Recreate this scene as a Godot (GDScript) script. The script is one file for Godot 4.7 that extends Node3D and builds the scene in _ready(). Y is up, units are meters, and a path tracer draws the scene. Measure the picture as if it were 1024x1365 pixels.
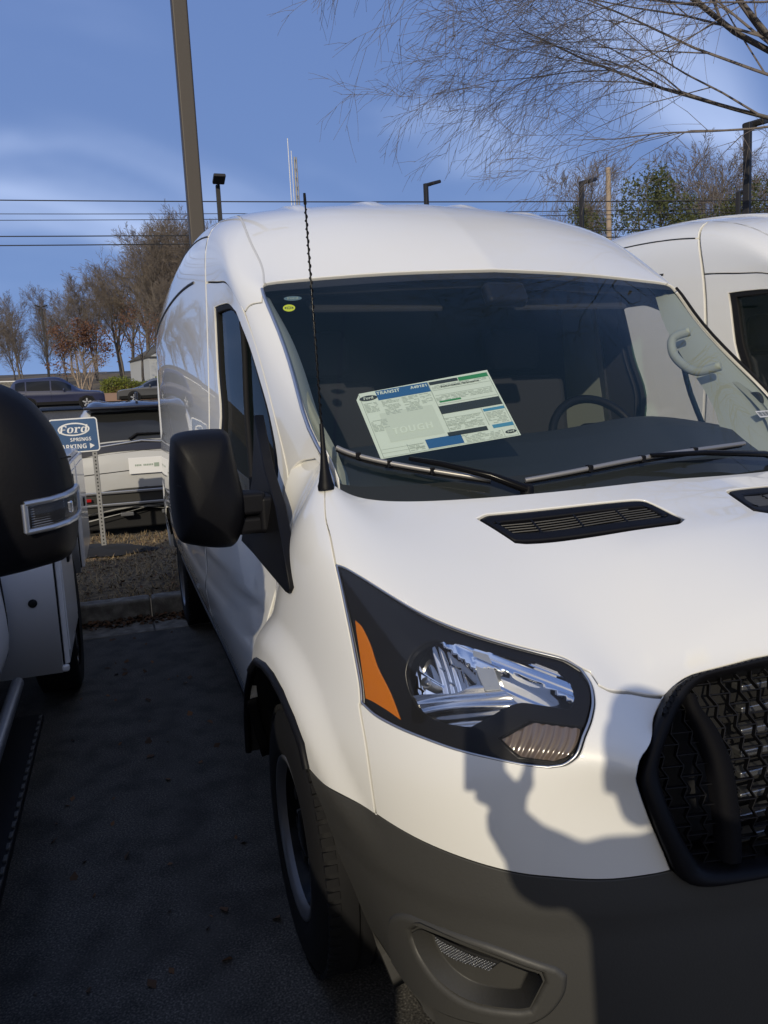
extends Node3D
# A row of parked work vans seen from between two of them on a clear winter day.

const SUN := Vector3(-0.4076, 0.3843, 0.8284)          # towards the sun
const EYE := Vector3(-1.337, 1.521, 0.995)
const LOOK := Vector3(-7.89, -18.49, -2.9)         # pitch, yaw, roll in degrees

const NOSE_NET := [
	[Vector3(-0.0000, 1.2880, -0.7233), Vector3(-0.1924, 1.2831, -0.7154), Vector3(-0.4185, 1.2750, -0.7779), Vector3(-0.6392, 1.2678, -0.8756), Vector3(-0.7871, 1.2807, -0.9496), Vector3(-0.8331, 1.3494, -0.9961), Vector3(-0.8597, 1.3062, -1.0463), Vector3(-0.8963, 1.2216, -1.1166), Vector3(-0.9225, 1.1871, -1.1990)],
	[Vector3(0.0000, 1.1969, -0.3656), Vector3(-0.2447, 1.1933, -0.4098), Vector3(-0.4526, 1.1516, -0.4390), Vector3(-0.5661, 1.1510, -0.4981), Vector3(-0.7469, 1.1939, -0.6873), Vector3(-0.8867, 1.2700, -0.8763), Vector3(-0.9299, 1.2308, -0.9864), Vector3(-0.9402, 1.1341, -1.0600), Vector3(-0.9509, 1.0768, -1.1337)],
	[Vector3(0.0000, 1.0116, -0.0808), Vector3(-0.2929, 0.9822, -0.1535), Vector3(-0.4920, 0.9249, -0.1624), Vector3(-0.5045, 0.9829, -0.1571), Vector3(-0.7571, 1.0714, -0.4301), Vector3(-0.9094, 1.1976, -0.7299), Vector3(-0.9547, 1.1580, -0.9134), Vector3(-0.9706, 1.0502, -1.0251), Vector3(-0.9602, 1.0027, -1.1066)],
	[Vector3(-0.0000, 0.8899, 0.0079), Vector3(-0.2575, 0.8564, -0.0302), Vector3(-0.4478, 0.8447, -0.0359), Vector3(-0.5653, 0.9063, -0.0741), Vector3(-0.7871, 0.9727, -0.2934), Vector3(-0.9141, 1.0504, -0.5769), Vector3(-0.9638, 1.0378, -0.8183), Vector3(-0.9940, 0.9723, -0.9937), Vector3(-0.9828, 0.9433, -1.1061)],
	[Vector3(0.0000, 0.8088, -0.0095), Vector3(-0.2067, 0.8015, -0.0147), Vector3(-0.4164, 0.8290, -0.0390), Vector3(-0.6282, 0.8769, -0.1143), Vector3(-0.8312, 0.8821, -0.2518), Vector3(-0.9272, 0.9085, -0.4616), Vector3(-0.9715, 0.9322, -0.7216), Vector3(-1.0139, 0.9030, -0.9522), Vector3(-1.0176, 0.8659, -1.1147)],
	[Vector3(0.0000, 0.7177, -0.0147), Vector3(-0.1989, 0.7484, -0.0319), Vector3(-0.4340, 0.7783, -0.0689), Vector3(-0.6596, 0.7976, -0.1287), Vector3(-0.8322, 0.8079, -0.2318), Vector3(-0.9340, 0.8275, -0.4013), Vector3(-0.9949, 0.8565, -0.6466), Vector3(-1.0296, 0.8323, -0.9008), Vector3(-1.0304, 0.7489, -1.1206)],
	[Vector3(0.0000, 0.6081, 0.0068), Vector3(-0.2154, 0.6630, -0.0336), Vector3(-0.4646, 0.6831, -0.0763), Vector3(-0.6774, 0.6779, -0.1191), Vector3(-0.8216, 0.7094, -0.2223), Vector3(-0.9307, 0.7343, -0.3746), Vector3(-0.9956, 0.7658, -0.5947), Vector3(-1.0276, 0.7281, -0.8524), Vector3(-1.0399, 0.6113, -1.1193)],
	[Vector3(0.0000, 0.4693, 0.0055), Vector3(-0.2224, 0.5057, -0.0198), Vector3(-0.4717, 0.5121, -0.0566), Vector3(-0.6868, 0.5085, -0.1160), Vector3(-0.8309, 0.5323, -0.2294), Vector3(-0.9232, 0.5614, -0.3781), Vector3(-0.9780, 0.5821, -0.5725), Vector3(-1.0115, 0.5509, -0.8231), Vector3(-1.0346, 0.4615, -1.1097)],
	[Vector3(0.0000, 0.2854, -0.0612), Vector3(-0.2078, 0.2787, -0.0434), Vector3(-0.4594, 0.2756, -0.0717), Vector3(-0.6921, 0.2744, -0.1552), Vector3(-0.8359, 0.2812, -0.2827), Vector3(-0.8773, 0.3081, -0.4243), Vector3(-0.8872, 0.3349, -0.5932), Vector3(-0.9486, 0.3309, -0.8250), Vector3(-1.0118, 0.3143, -1.1021)],
]
const BODY_NET := [
	[Vector3(0.0000, 1.9744, -1.6127), Vector3(0.0000, 2.1782, -1.8658), Vector3(0.0000, 2.3315, -2.1518), Vector3(0.0000, 2.4313, -2.5261), Vector3(0.0000, 2.4920, -3.1976), Vector3(0.0000, 2.5037, -4.2790), Vector3(0.0000, 2.4973, -5.3769), Vector3(0.0000, 2.4954, -5.9767)],
	[Vector3(-0.3957, 1.9723, -1.6581), Vector3(-0.3879, 2.1797, -1.9006), Vector3(-0.3894, 2.3304, -2.1610), Vector3(-0.3724, 2.4054, -2.5355), Vector3(-0.3392, 2.4798, -3.2216), Vector3(-0.3225, 2.5119, -4.2863), Vector3(-0.3235, 2.5121, -5.3572), Vector3(-0.3296, 2.5030, -5.9839)],
	[Vector3(-0.7875, 1.9485, -1.7241), Vector3(-0.7767, 2.1118, -1.9300), Vector3(-0.7747, 2.2670, -2.1561), Vector3(-0.7367, 2.3770, -2.4909), Vector3(-0.6871, 2.4759, -3.1738), Vector3(-0.6558, 2.4910, -4.2686), Vector3(-0.6370, 2.4707, -5.3652), Vector3(-0.6251, 2.4621, -5.9826)],
	[Vector3(-0.8474, 1.9399, -1.6929), Vector3(-0.9232, 2.0112, -1.8734), Vector3(-0.9152, 2.1453, -2.0716), Vector3(-0.9074, 2.2937, -2.3835), Vector3(-0.9296, 2.3940, -3.0923), Vector3(-0.9264, 2.3825, -4.2401), Vector3(-0.8859, 2.3399, -5.3745), Vector3(-0.8337, 2.3330, -5.9824)],
	[Vector3(-0.8171, 1.7922, -1.5512), Vector3(-0.9029, 1.8560, -1.7247), Vector3(-0.9034, 1.9562, -1.9312), Vector3(-0.9254, 2.0649, -2.2872), Vector3(-0.9880, 2.1275, -3.0553), Vector3(-1.0243, 2.1212, -4.2355), Vector3(-1.0034, 2.0940, -5.3801), Vector3(-0.9375, 2.0889, -5.9826)],
	[Vector3(-0.8173, 1.6053, -1.3249), Vector3(-0.8810, 1.6669, -1.5235), Vector3(-0.9134, 1.7159, -1.8110), Vector3(-0.9532, 1.7595, -2.2549), Vector3(-0.9839, 1.7812, -3.0673), Vector3(-1.0007, 1.7822, -4.2449), Vector3(-1.0002, 1.7786, -5.3774), Vector3(-0.9715, 1.7782, -5.9819)],
	[Vector3(-0.8433, 1.4368, -1.1182), Vector3(-0.8710, 1.4550, -1.3087), Vector3(-0.9300, 1.4562, -1.7011), Vector3(-0.9738, 1.4616, -2.2515), Vector3(-0.9896, 1.4654, -3.0949), Vector3(-0.9871, 1.4671, -4.2531), Vector3(-0.9811, 1.4693, -5.3664), Vector3(-0.9748, 1.4705, -5.9817)],
	[Vector3(-0.7584, 1.2901, -0.9904), Vector3(-0.8691, 1.2317, -1.1245), Vector3(-0.9576, 1.2049, -1.5973), Vector3(-1.0050, 1.1962, -2.2462), Vector3(-1.0180, 1.1952, -3.1128), Vector3(-1.0113, 1.1966, -4.2570), Vector3(-0.9961, 1.1979, -5.3633), Vector3(-0.9796, 1.1975, -5.9811)],
	[Vector3(-0.9250, 1.0249, -1.0164), Vector3(-0.9630, 1.0060, -1.0287), Vector3(-1.0131, 0.9746, -1.5402), Vector3(-1.0450, 0.9554, -2.2444), Vector3(-1.0557, 0.9538, -3.0980), Vector3(-1.0521, 0.9563, -4.2497), Vector3(-1.0295, 0.9587, -5.3990), Vector3(-0.9949, 0.9606, -5.9709)],
	[Vector3(-1.0532, 0.7776, -1.0268), Vector3(-1.0564, 0.7581, -1.0446), Vector3(-1.0458, 0.7224, -1.5585), Vector3(-1.0479, 0.7039, -2.2548), Vector3(-1.0530, 0.7052, -3.0560), Vector3(-1.0516, 0.7078, -4.2286), Vector3(-1.0337, 0.7080, -5.4674), Vector3(-1.0031, 0.7111, -5.9512)],
	[Vector3(-0.9989, 0.4027, -0.9953), Vector3(-1.0120, 0.3978, -1.1153), Vector3(-0.9558, 0.4031, -1.6137), Vector3(-0.9412, 0.4074, -2.2668), Vector3(-0.9415, 0.4059, -3.0356), Vector3(-0.9249, 0.4090, -4.2103), Vector3(-0.9578, 0.3941, -5.5029), Vector3(-0.9808, 0.3791, -5.9443)],
]
const HEADLIGHT := [Vector2(5.001, 1.987), Vector2(4.871, 1.960), Vector2(4.637, 1.981), Vector2(4.409, 2.018), Vector2(4.170, 2.052), Vector2(3.952, 2.046), Vector2(3.744, 2.013), Vector2(3.537, 1.973), Vector2(3.316, 1.928), Vector2(3.058, 1.885), Vector2(2.914, 1.925), Vector2(2.907, 2.057), Vector2(2.979, 2.284), Vector2(3.066, 2.579), Vector2(3.132, 2.989), Vector2(3.130, 3.518), Vector2(3.167, 3.825), Vector2(3.256, 3.956), Vector2(3.420, 3.999), Vector2(3.686, 3.995), Vector2(3.967, 4.003), Vector2(4.234, 4.002), Vector2(4.539, 4.027), Vector2(4.821, 4.031), Vector2(4.993, 3.967), Vector2(4.978, 3.676), Vector2(4.995, 3.241), Vector2(5.006, 2.731), Vector2(5.002, 2.313)]
const HOOD := [Vector2(0.000, 0.000), Vector2(1.000, 0.000), Vector2(2.000, 0.000), Vector2(3.000, 0.000), Vector2(4.000, 0.000), Vector2(4.600, 0.000), Vector2(5.000, 0.000), Vector2(5.016, 1.008), Vector2(4.986, 1.437), Vector2(5.001, 1.987), Vector2(4.871, 1.960), Vector2(4.637, 1.981), Vector2(4.409, 2.018), Vector2(4.170, 2.052), Vector2(3.952, 2.046), Vector2(3.744, 2.013), Vector2(3.537, 1.973), Vector2(3.316, 1.928), Vector2(3.058, 1.885), Vector2(2.914, 1.925), Vector2(2.816, 1.935), Vector2(2.808, 2.065), Vector2(2.693, 2.072), Vector2(2.228, 2.010), Vector2(1.741, 2.089), Vector2(1.661, 2.068), Vector2(1.473, 2.014), Vector2(1.327, 1.998), Vector2(1.067, 2.007), Vector2(0.697, 2.013)]
const FENDER := [Vector2(5.000, 0.000), Vector2(6.542, -1.432), Vector2(7.205, -1.726), Vector2(7.537, -1.541), Vector2(7.709, -1.236), Vector2(8.000, 0.000), Vector2(8.000, 1.000), Vector2(8.000, 2.000), Vector2(8.000, 3.000), Vector2(8.000, 4.000), Vector2(7.933, 4.510), Vector2(7.490, 4.282), Vector2(7.012, 4.369), Vector2(6.697, 4.557), Vector2(6.428, 4.839), Vector2(6.177, 5.255), Vector2(6.025, 5.618), Vector2(6.001, 5.988), Vector2(5.742, 6.035), Vector2(5.461, 6.021), Vector2(5.001, 6.010), Vector2(5.003, 5.584), Vector2(4.993, 4.734), Vector2(5.017, 4.032), Vector2(4.993, 3.967), Vector2(4.978, 3.676), Vector2(4.995, 3.241), Vector2(5.006, 2.731), Vector2(5.002, 2.313), Vector2(5.001, 1.987), Vector2(4.986, 1.437), Vector2(5.016, 1.008)]
const BUMPER_COVER := [Vector2(5.001, 6.010), Vector2(5.003, 5.584), Vector2(4.993, 4.734), Vector2(5.017, 4.032), Vector2(4.993, 3.967), Vector2(4.821, 4.031), Vector2(4.539, 4.027), Vector2(4.234, 4.002), Vector2(3.967, 4.003), Vector2(3.686, 3.995), Vector2(3.420, 3.999), Vector2(3.256, 3.956), Vector2(3.167, 3.825), Vector2(3.130, 3.518), Vector2(3.132, 2.989), Vector2(3.066, 2.579), Vector2(2.979, 2.284), Vector2(2.907, 2.057), Vector2(2.914, 1.925), Vector2(2.816, 1.935), Vector2(2.808, 2.065), Vector2(2.693, 2.072), Vector2(2.228, 2.010), Vector2(1.741, 2.089), Vector2(1.766, 2.105), Vector2(2.169, 2.344), Vector2(2.605, 2.953), Vector2(2.617, 3.678), Vector2(2.500, 4.340), Vector2(2.313, 5.109), Vector2(2.154, 5.673), Vector2(2.075, 5.964), Vector2(2.207, 5.994), Vector2(2.496, 6.018), Vector2(2.704, 6.014), Vector2(3.049, 5.992), Vector2(3.370, 6.003), Vector2(3.712, 6.005), Vector2(4.080, 6.006), Vector2(4.484, 6.005), Vector2(4.978, 5.993)]
const LOWER_TOP := [Vector2(6.004, 6.002), Vector2(5.742, 6.035), Vector2(5.461, 6.021), Vector2(4.978, 5.993), Vector2(4.484, 6.005), Vector2(4.080, 6.006), Vector2(3.712, 6.005), Vector2(3.370, 6.003), Vector2(3.049, 5.992), Vector2(2.704, 6.014), Vector2(2.496, 6.018), Vector2(2.207, 5.994), Vector2(2.075, 5.964), Vector2(2.055, 5.983), Vector2(1.961, 6.113), Vector2(1.810, 6.172), Vector2(1.585, 6.156), Vector2(1.298, 6.087)]
const LOWER_SIDE := [Vector2(5.755, 8.584), Vector2(5.855, 8.207), Vector2(5.997, 7.947), Vector2(5.982, 7.510), Vector2(6.069, 7.162), Vector2(5.977, 6.519)]
const VENT := [Vector2(2.509, 0.330), Vector2(2.367, 0.284), Vector2(1.458, 0.289), Vector2(0.719, 0.322), Vector2(0.595, 0.365), Vector2(0.473, 0.673), Vector2(0.586, 0.720), Vector2(1.395, 0.688), Vector2(2.249, 0.653), Vector2(2.365, 0.635)]
const FOG_RIM := [Vector2(4.960, 7.215), Vector2(4.646, 7.038), Vector2(3.697, 6.907), Vector2(3.020, 7.000), Vector2(2.912, 7.083), Vector2(2.927, 7.279), Vector2(3.050, 7.500), Vector2(3.258, 7.649), Vector2(3.702, 7.765), Vector2(4.270, 7.881), Vector2(4.835, 7.947), Vector2(5.272, 7.916), Vector2(5.136, 7.436)]
const FOG_POCKET := [Vector2(4.616, 7.232), Vector2(4.447, 7.103), Vector2(3.690, 7.049), Vector2(3.171, 7.113), Vector2(3.151, 7.162), Vector2(3.248, 7.429), Vector2(3.344, 7.465), Vector2(3.849, 7.542), Vector2(4.265, 7.508), Vector2(4.524, 7.386)]
const FOG_MESH := [Vector2(4.404, 7.193), Vector2(3.555, 7.152), Vector2(3.675, 7.283), Vector2(4.262, 7.343), Vector2(4.382, 7.277)]
const AMBER := [Vector2(4.915, 2.763), Vector2(4.850, 2.805), Vector2(4.779, 2.989), Vector2(4.728, 3.264), Vector2(4.606, 3.545), Vector2(4.515, 3.874), Vector2(4.656, 3.840), Vector2(4.841, 3.836), Vector2(4.939, 3.859), Vector2(4.937, 3.363), Vector2(4.930, 2.963)]
const REFLECTOR := [Vector2(4.404, 3.101), Vector2(4.327, 2.799), Vector2(4.206, 2.546), Vector2(4.072, 2.355), Vector2(3.826, 2.204), Vector2(3.687, 2.169), Vector2(3.521, 2.121), Vector2(3.342, 2.054), Vector2(3.191, 2.047), Vector2(3.144, 2.173), Vector2(3.165, 2.326), Vector2(3.245, 2.538), Vector2(3.410, 2.629), Vector2(3.567, 2.724), Vector2(3.680, 2.926), Vector2(3.772, 3.163), Vector2(3.903, 3.485), Vector2(4.057, 3.563), Vector2(4.182, 3.595), Vector2(4.312, 3.535), Vector2(4.389, 3.339)]
const TURN_SIGNAL := [Vector2(3.665, 3.533), Vector2(3.489, 2.999), Vector2(3.319, 2.891), Vector2(3.156, 2.791), Vector2(3.166, 3.087), Vector2(3.186, 3.574), Vector2(3.238, 3.789), Vector2(3.485, 3.833)]
const DIVIDER := [Vector2(3.822, 2.210), Vector2(3.698, 2.177), Vector2(3.693, 2.448), Vector2(3.683, 2.650), Vector2(3.800, 2.782), Vector2(3.837, 2.524)]
const DOOR := [Vector2(3.000, 4.000), Vector2(5.685, 1.652), Vector2(1.679, 3.682), Vector2(6.638, 0.865), Vector2(1.004, 3.897), Vector2(1.026, 4.062), Vector2(0.986, 4.487), Vector2(1.001, 4.983), Vector2(1.003, 5.293), Vector2(0.995, 5.672), Vector2(1.013, 6.043), Vector2(1.000, 7.000), Vector2(1.000, 8.000), Vector2(1.000, 9.300), Vector2(2.000, 9.350), Vector2(3.000, 9.350), Vector2(3.000, 7.000), Vector2(3.000, 5.500)]
const WINDOW := [Vector2(2.698, 4.372), Vector2(2.370, 4.295), Vector2(1.990, 4.213), Vector2(1.582, 4.243), Vector2(1.484, 4.389), Vector2(1.314, 4.709), Vector2(1.225, 5.242), Vector2(1.166, 5.776), Vector2(1.220, 6.500), Vector2(1.350, 6.800), Vector2(2.000, 6.900), Vector2(2.750, 6.950), Vector2(2.830, 6.850), Vector2(2.611, 5.863), Vector2(2.674, 5.251)]
const WINDOW_BAR := [Vector2(1.484, 4.389), Vector2(1.747, 5.207), Vector2(1.852, 5.834), Vector2(1.828, 6.871)]
const GRILLE_OUT := [Vector2(-0.207, 1.009), Vector2(-0.305, 1.001), Vector2(-0.365, 0.995), Vector2(-0.393, 0.987), Vector2(-0.423, 0.972), Vector2(-0.471, 0.924), Vector2(-0.503, 0.879), Vector2(-0.520, 0.848), Vector2(-0.520, 0.819), Vector2(-0.507, 0.767), Vector2(-0.486, 0.710), Vector2(-0.469, 0.670), Vector2(-0.448, 0.651), Vector2(-0.414, 0.642), Vector2(-0.361, 0.642), Vector2(-0.292, 0.645)]
const GRILLE_IN := [Vector2(-0.216, 0.995), Vector2(-0.303, 0.990), Vector2(-0.350, 0.985), Vector2(-0.386, 0.970), Vector2(-0.430, 0.933), Vector2(-0.475, 0.875), Vector2(-0.484, 0.845), Vector2(-0.477, 0.796), Vector2(-0.459, 0.743), Vector2(-0.435, 0.697), Vector2(-0.418, 0.674), Vector2(-0.386, 0.663), Vector2(-0.292, 0.661)]
const GRILLE_BAR := [Vector2(-0.385, 0.967), Vector2(-0.384, 0.943), Vector2(-0.374, 0.912), Vector2(-0.367, 0.881), Vector2(-0.362, 0.848), Vector2(-0.362, 0.784), Vector2(-0.359, 0.725), Vector2(-0.357, 0.674)]


# ---------------------------------------------------------------- mesh helpers
class MB:
	var v := PackedVector3Array()
	var n := PackedVector3Array()
	var t := PackedVector2Array()
	var i := PackedInt32Array()
	func add(p: Vector3, nn: Vector3, uv := Vector2.ZERO) -> int:
		v.append(p); n.append(nn); t.append(uv)
		return v.size() - 1
	func tri(a: int, b: int, c: int) -> void:
		var g := (v[b] - v[a]).cross(v[c] - v[a])
		if g.dot(n[a] + n[b] + n[c]) > 0.0:
			i.append(a); i.append(c); i.append(b)
		else:
			i.append(a); i.append(b); i.append(c)
	func quad(a: int, b: int, c: int, d: int) -> void:
		tri(a, b, c); tri(a, c, d)
	func flat_tri(a: Vector3, b: Vector3, c: Vector3, out: Vector3) -> void:
		var g := (b - a).cross(c - a).normalized()
		if g.dot(out) < 0.0: g = -g
		tri(add(a, g), add(b, g), add(c, g))
	func flat_quad(a: Vector3, b: Vector3, c: Vector3, d: Vector3, out: Vector3) -> void:
		var g := (b - a).cross(c - a).normalized()
		if g.length() < 0.5: g = (c - a).cross(d - a).normalized()
		if g.dot(out) < 0.0: g = -g
		var k := add(a, g, Vector2(0, 0)); add(b, g, Vector2(1, 0)); add(c, g, Vector2(1, 1)); add(d, g, Vector2(0, 1))
		tri(k, k + 1, k + 2); tri(k, k + 2, k + 3)
	func mesh() -> ArrayMesh:
		var a := []
		a.resize(Mesh.ARRAY_MAX)
		a[Mesh.ARRAY_VERTEX] = v; a[Mesh.ARRAY_NORMAL] = n; a[Mesh.ARRAY_TEX_UV] = t; a[Mesh.ARRAY_INDEX] = i
		var m := ArrayMesh.new()
		if i.size(): m.add_surface_from_arrays(Mesh.PRIMITIVE_TRIANGLES, a)
		return m
	# a box with rounded edges
	func box(c: Vector3, size: Vector3, r := 0.0, b := Basis()) -> MB:
		var h := size * 0.5
		r = minf(r, minf(h.x, minf(h.y, h.z)) * 0.99)
		for ax in 3:
			for sg in [-1.0, 1.0]:
				var a1 := (ax + 1) % 3
				var a2 := (ax + 2) % 3
				var s1: Array = [-h[a1], h[a1]] if r <= 0.0 else [-h[a1], -h[a1] + r, h[a1] - r, h[a1]]
				var s2: Array = [-h[a2], h[a2]] if r <= 0.0 else [-h[a2], -h[a2] + r, h[a2] - r, h[a2]]
				var base := v.size()
				for x in s1:
					for y in s2:
						var p := Vector3()
						p[ax] = sg * h[ax]; p[a1] = x; p[a2] = y
						var nn := Vector3()
						nn[ax] = sg
						if r > 0.0:
							var q := p.clamp(-(h - Vector3(r, r, r)), h - Vector3(r, r, r))
							nn = (p - q).normalized()
							p = q + nn * r
						add(c + b * p, b * nn, Vector2(x, y))
				var w := s2.size()
				for k in s1.size() - 1:
					for l in w - 1:
						quad(base + k * w + l, base + k * w + l + 1, base + (k + 1) * w + l + 1, base + (k + 1) * w + l)
		return self
	func tube(pts: Array, rad, sides := 6, closed := true) -> MB:
		var base := v.size()
		var up := Vector3(0.3, 1, 0.2).normalized()
		var last := pts.size() - 1
		var side := Vector3.ZERO
		for k in pts.size():
			var d: Vector3 = (pts[mini(k + 1, last)] - pts[maxi(k - 1, 0)]).normalized()
			if side == Vector3.ZERO:
				side = d.cross(up).normalized() if absf(d.dot(up)) < 0.98 else d.cross(Vector3.RIGHT).normalized()
			side = (side - d * side.dot(d)).normalized()
			var o := d.cross(side)
			var r: float = rad if rad is float else rad[k]
			for s in sides:
				var a := TAU * s / sides
				var nn := side * cos(a) + o * sin(a)
				add(pts[k] + nn * r, nn, Vector2(float(s) / sides, float(k)))
		for k in last:
			for s in sides:
				var s2 := (s + 1) % sides
				quad(base + k * sides + s, base + k * sides + s2, base + (k + 1) * sides + s2, base + (k + 1) * sides + s)
		if closed:
			for e in [0, last]:
				var dd: Vector3 = (pts[0] - pts[1]).normalized() if e == 0 else (pts[last] - pts[last - 1]).normalized()
				var c := add(pts[e], dd)
				var ring := []
				for s in sides: ring.append(add(v[base + e * sides + s], dd))
				for s in sides: tri(c, ring[s], ring[(s + 1) % sides])
		return self
	# profile of (radius, height) turned round the y axis of x
	func lathe(prof: Array, seg := 24, x := Transform3D()) -> MB:
		var base := v.size()
		for k in prof.size():
			var d: Vector2 = (prof[mini(k + 1, prof.size() - 1)] - prof[maxi(k - 1, 0)])
			var nn2 := Vector2(d.y, -d.x).normalized()
			for s in seg:
				var a := TAU * s / seg
				add(x * Vector3(prof[k].x * cos(a), prof[k].y, prof[k].x * sin(a)), (x.basis * Vector3(nn2.x * cos(a), nn2.y, nn2.x * sin(a))).normalized(), Vector2(float(s) / seg, float(k)))
		for k in prof.size() - 1:
			for s in seg:
				var s2 := (s + 1) % seg
				quad(base + k * seg + s, base + k * seg + s2, base + (k + 1) * seg + s2, base + (k + 1) * seg + s)
		return self
	# a plate: polygon in x's xy plane, thickness along its z, bevelled front and back
	func slab(poly: PackedVector2Array, thick: float, bev := 0.0, x := Transform3D()) -> MB:
		var cw := Geometry2D.is_polygon_clockwise(poly)
		var m := poly.size()
		var inn := PackedVector2Array()
		var nor := PackedVector2Array()
		for k in m:
			var d1 := (poly[k] - poly[(k + m - 1) % m]).normalized()
			var d2 := (poly[(k + 1) % m] - poly[k]).normalized()
			var o := (Vector2(d1.y, -d1.x) + Vector2(d2.y, -d2.x)).normalized()
			if cw: o = -o
			nor.append(o); inn.append(poly[k] - o * bev)
		var h := thick * 0.5
		var tris := Geometry2D.triangulate_polygon(inn)
		for sg in [1.0, -1.0]:
			var base := v.size()
			for k in m: add(x * Vector3(inn[k].x, inn[k].y, sg * h), (x.basis * Vector3(0, 0, sg)).normalized(), inn[k])
			for k in range(0, tris.size(), 3): tri(base + tris[k], base + tris[k + 1], base + tris[k + 2])
		var rings := [[1.0, h, 0.5], [0.0, h - bev, 1.0], [0.0, -h + bev, 1.0], [1.0, -h, 0.5]]
		var b2 := v.size()
		for rg in rings:
			for k in m:
				var p: Vector2 = inn[k] if rg[0] > 0.5 else poly[k]
				var zz := 0.0
				if rg[0] > 0.5: zz = signf(rg[1])
				add(x * Vector3(p.x, p.y, rg[1]), (x.basis * Vector3(nor[k].x, nor[k].y, zz)).normalized(), p)
		for r in 3:
			for k in m:
				var k2 := (k + 1) % m
				quad(b2 + r * m + k, b2 + r * m + k2, b2 + (r + 1) * m + k2, b2 + (r + 1) * m + k)
		return self
	# a surface given by a function of two numbers between 0 and 1
	func sheet(fn: Callable, ns := 16, nt := 16, out := Vector3.ZERO) -> MB:
		var base := v.size()
		for a in ns + 1:
			for b in nt + 1:
				var s := float(a) / ns
				var tt := float(b) / nt
				var p: Vector3 = fn.call(s, tt)
				var ds: Vector3 = fn.call(minf(s + 0.01, 1.0), tt) - fn.call(maxf(s - 0.01, 0.0), tt)
				var dt: Vector3 = fn.call(s, minf(tt + 0.01, 1.0)) - fn.call(s, maxf(tt - 0.01, 0.0))
				var nn := ds.cross(dt).normalized()
				if out != Vector3.ZERO and nn.dot(out) < 0.0: nn = -nn
				add(p, nn, Vector2(s, tt))
		for a in ns:
			for b in nt:
				quad(base + a * (nt + 1) + b, base + a * (nt + 1) + b + 1, base + (a + 1) * (nt + 1) + b + 1, base + (a + 1) * (nt + 1) + b)
		return self

# a smooth B-spline surface over a net of points; rows run over v, columns over u
class Patch:
	var nu: int
	var nv: int
	var e := PackedVector3Array()
	var mir_u := false
	var mir_v := false
	var bump: Callable
	var facing := 1.0
	func _init(net: Array, mu: bool, mv: bool) -> void:
		nv = net.size(); nu = net[0].size(); mir_u = mu; mir_v = mv
		e.resize((nu + 2) * (nv + 2))
		for r in range(-1, nv + 1):
			for c in range(-1, nu + 1):
				e[(r + 1) * (nu + 2) + c + 1] = row(net, r, c)
	func row(net: Array, r: int, c: int) -> Vector3:
		if r < 0: return row(net, 0, c) * 2.0 - row(net, 1, c)
		if r >= nv: return row(net, nv - 1, c) * 2.0 - row(net, nv - 2, c)
		if c < 0:
			if mir_u: return net[r][1] * Vector3(-1, 1, 1)
			return net[r][0] * 2.0 - net[r][1]
		if c >= nu: return net[r][nu - 1] * 2.0 - net[r][nu - 2]
		return net[r][c]
	func raw(u: float, v: float) -> Vector3:
		var sx := 1.0
		if mir_u and u < 0.0: u = -u; sx = -1.0
		if mir_v and v < 0.0: v = -v; sx = -1.0
		var iu := clampi(floori(u), 0, nu - 2)
		var iv := clampi(floori(v), 0, nv - 2)
		var f := u - iu
		var g := v - iv
		var f1 := 1.0 - f
		var b0 := f1 * f1 * f1
		var b1 := 3.0 * f * f * f - 6.0 * f * f + 4.0
		var b3 := f * f * f
		var b2 := 6.0 - b0 - b1 - b3
		var g1 := 1.0 - g
		var c0 := g1 * g1 * g1
		var c1 := 3.0 * g * g * g - 6.0 * g * g + 4.0
		var c3 := g * g * g
		var c2 := 6.0 - c0 - c1 - c3
		var w := nu + 2
		var k := iv * w + iu
		var p := (e[k] * b0 + e[k + 1] * b1 + e[k + 2] * b2 + e[k + 3] * b3) * c0
		k += w
		p += (e[k] * b0 + e[k + 1] * b1 + e[k + 2] * b2 + e[k + 3] * b3) * c1
		k += w
		p += (e[k] * b0 + e[k + 1] * b1 + e[k + 2] * b2 + e[k + 3] * b3) * c2
		k += w
		p += (e[k] * b0 + e[k + 1] * b1 + e[k + 2] * b2 + e[k + 3] * b3) * c3
		p /= 36.0
		p.x *= sx
		return p
	func plain_normal(u: float, v: float) -> Vector3:
		var a := raw(u + 0.01, v) - raw(u - 0.01, v)
		var b := raw(u, v + 0.01) - raw(u, v - 0.01)
		return a.cross(b).normalized() * facing
	func at(u: float, v: float) -> Vector3:
		var p := raw(u, v)
		if bump.is_valid():
			var h: float = bump.call(p)
			if absf(h) > 1e-6: p += plain_normal(u, v) * h
		return p
	func normal(u: float, v: float) -> Vector3:
		var a := at(u + 0.02, v) - at(u - 0.02, v)
		var b := at(u, v + 0.02) - at(u, v - 0.02)
		return a.cross(b).normalized() * facing

# moves the points of a net until its surface runs through the given places
func fitted(net: Array, mv: bool) -> Patch:
	var goal := net.duplicate(true)
	var p: Patch
	for step in 9:
		p = Patch.new(net, false, mv)
		if step == 8: break
		for r in net.size():
			for c in net[0].size():
				net[r][c] += goal[r][c] - p.raw(c, r)
	return p

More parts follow.
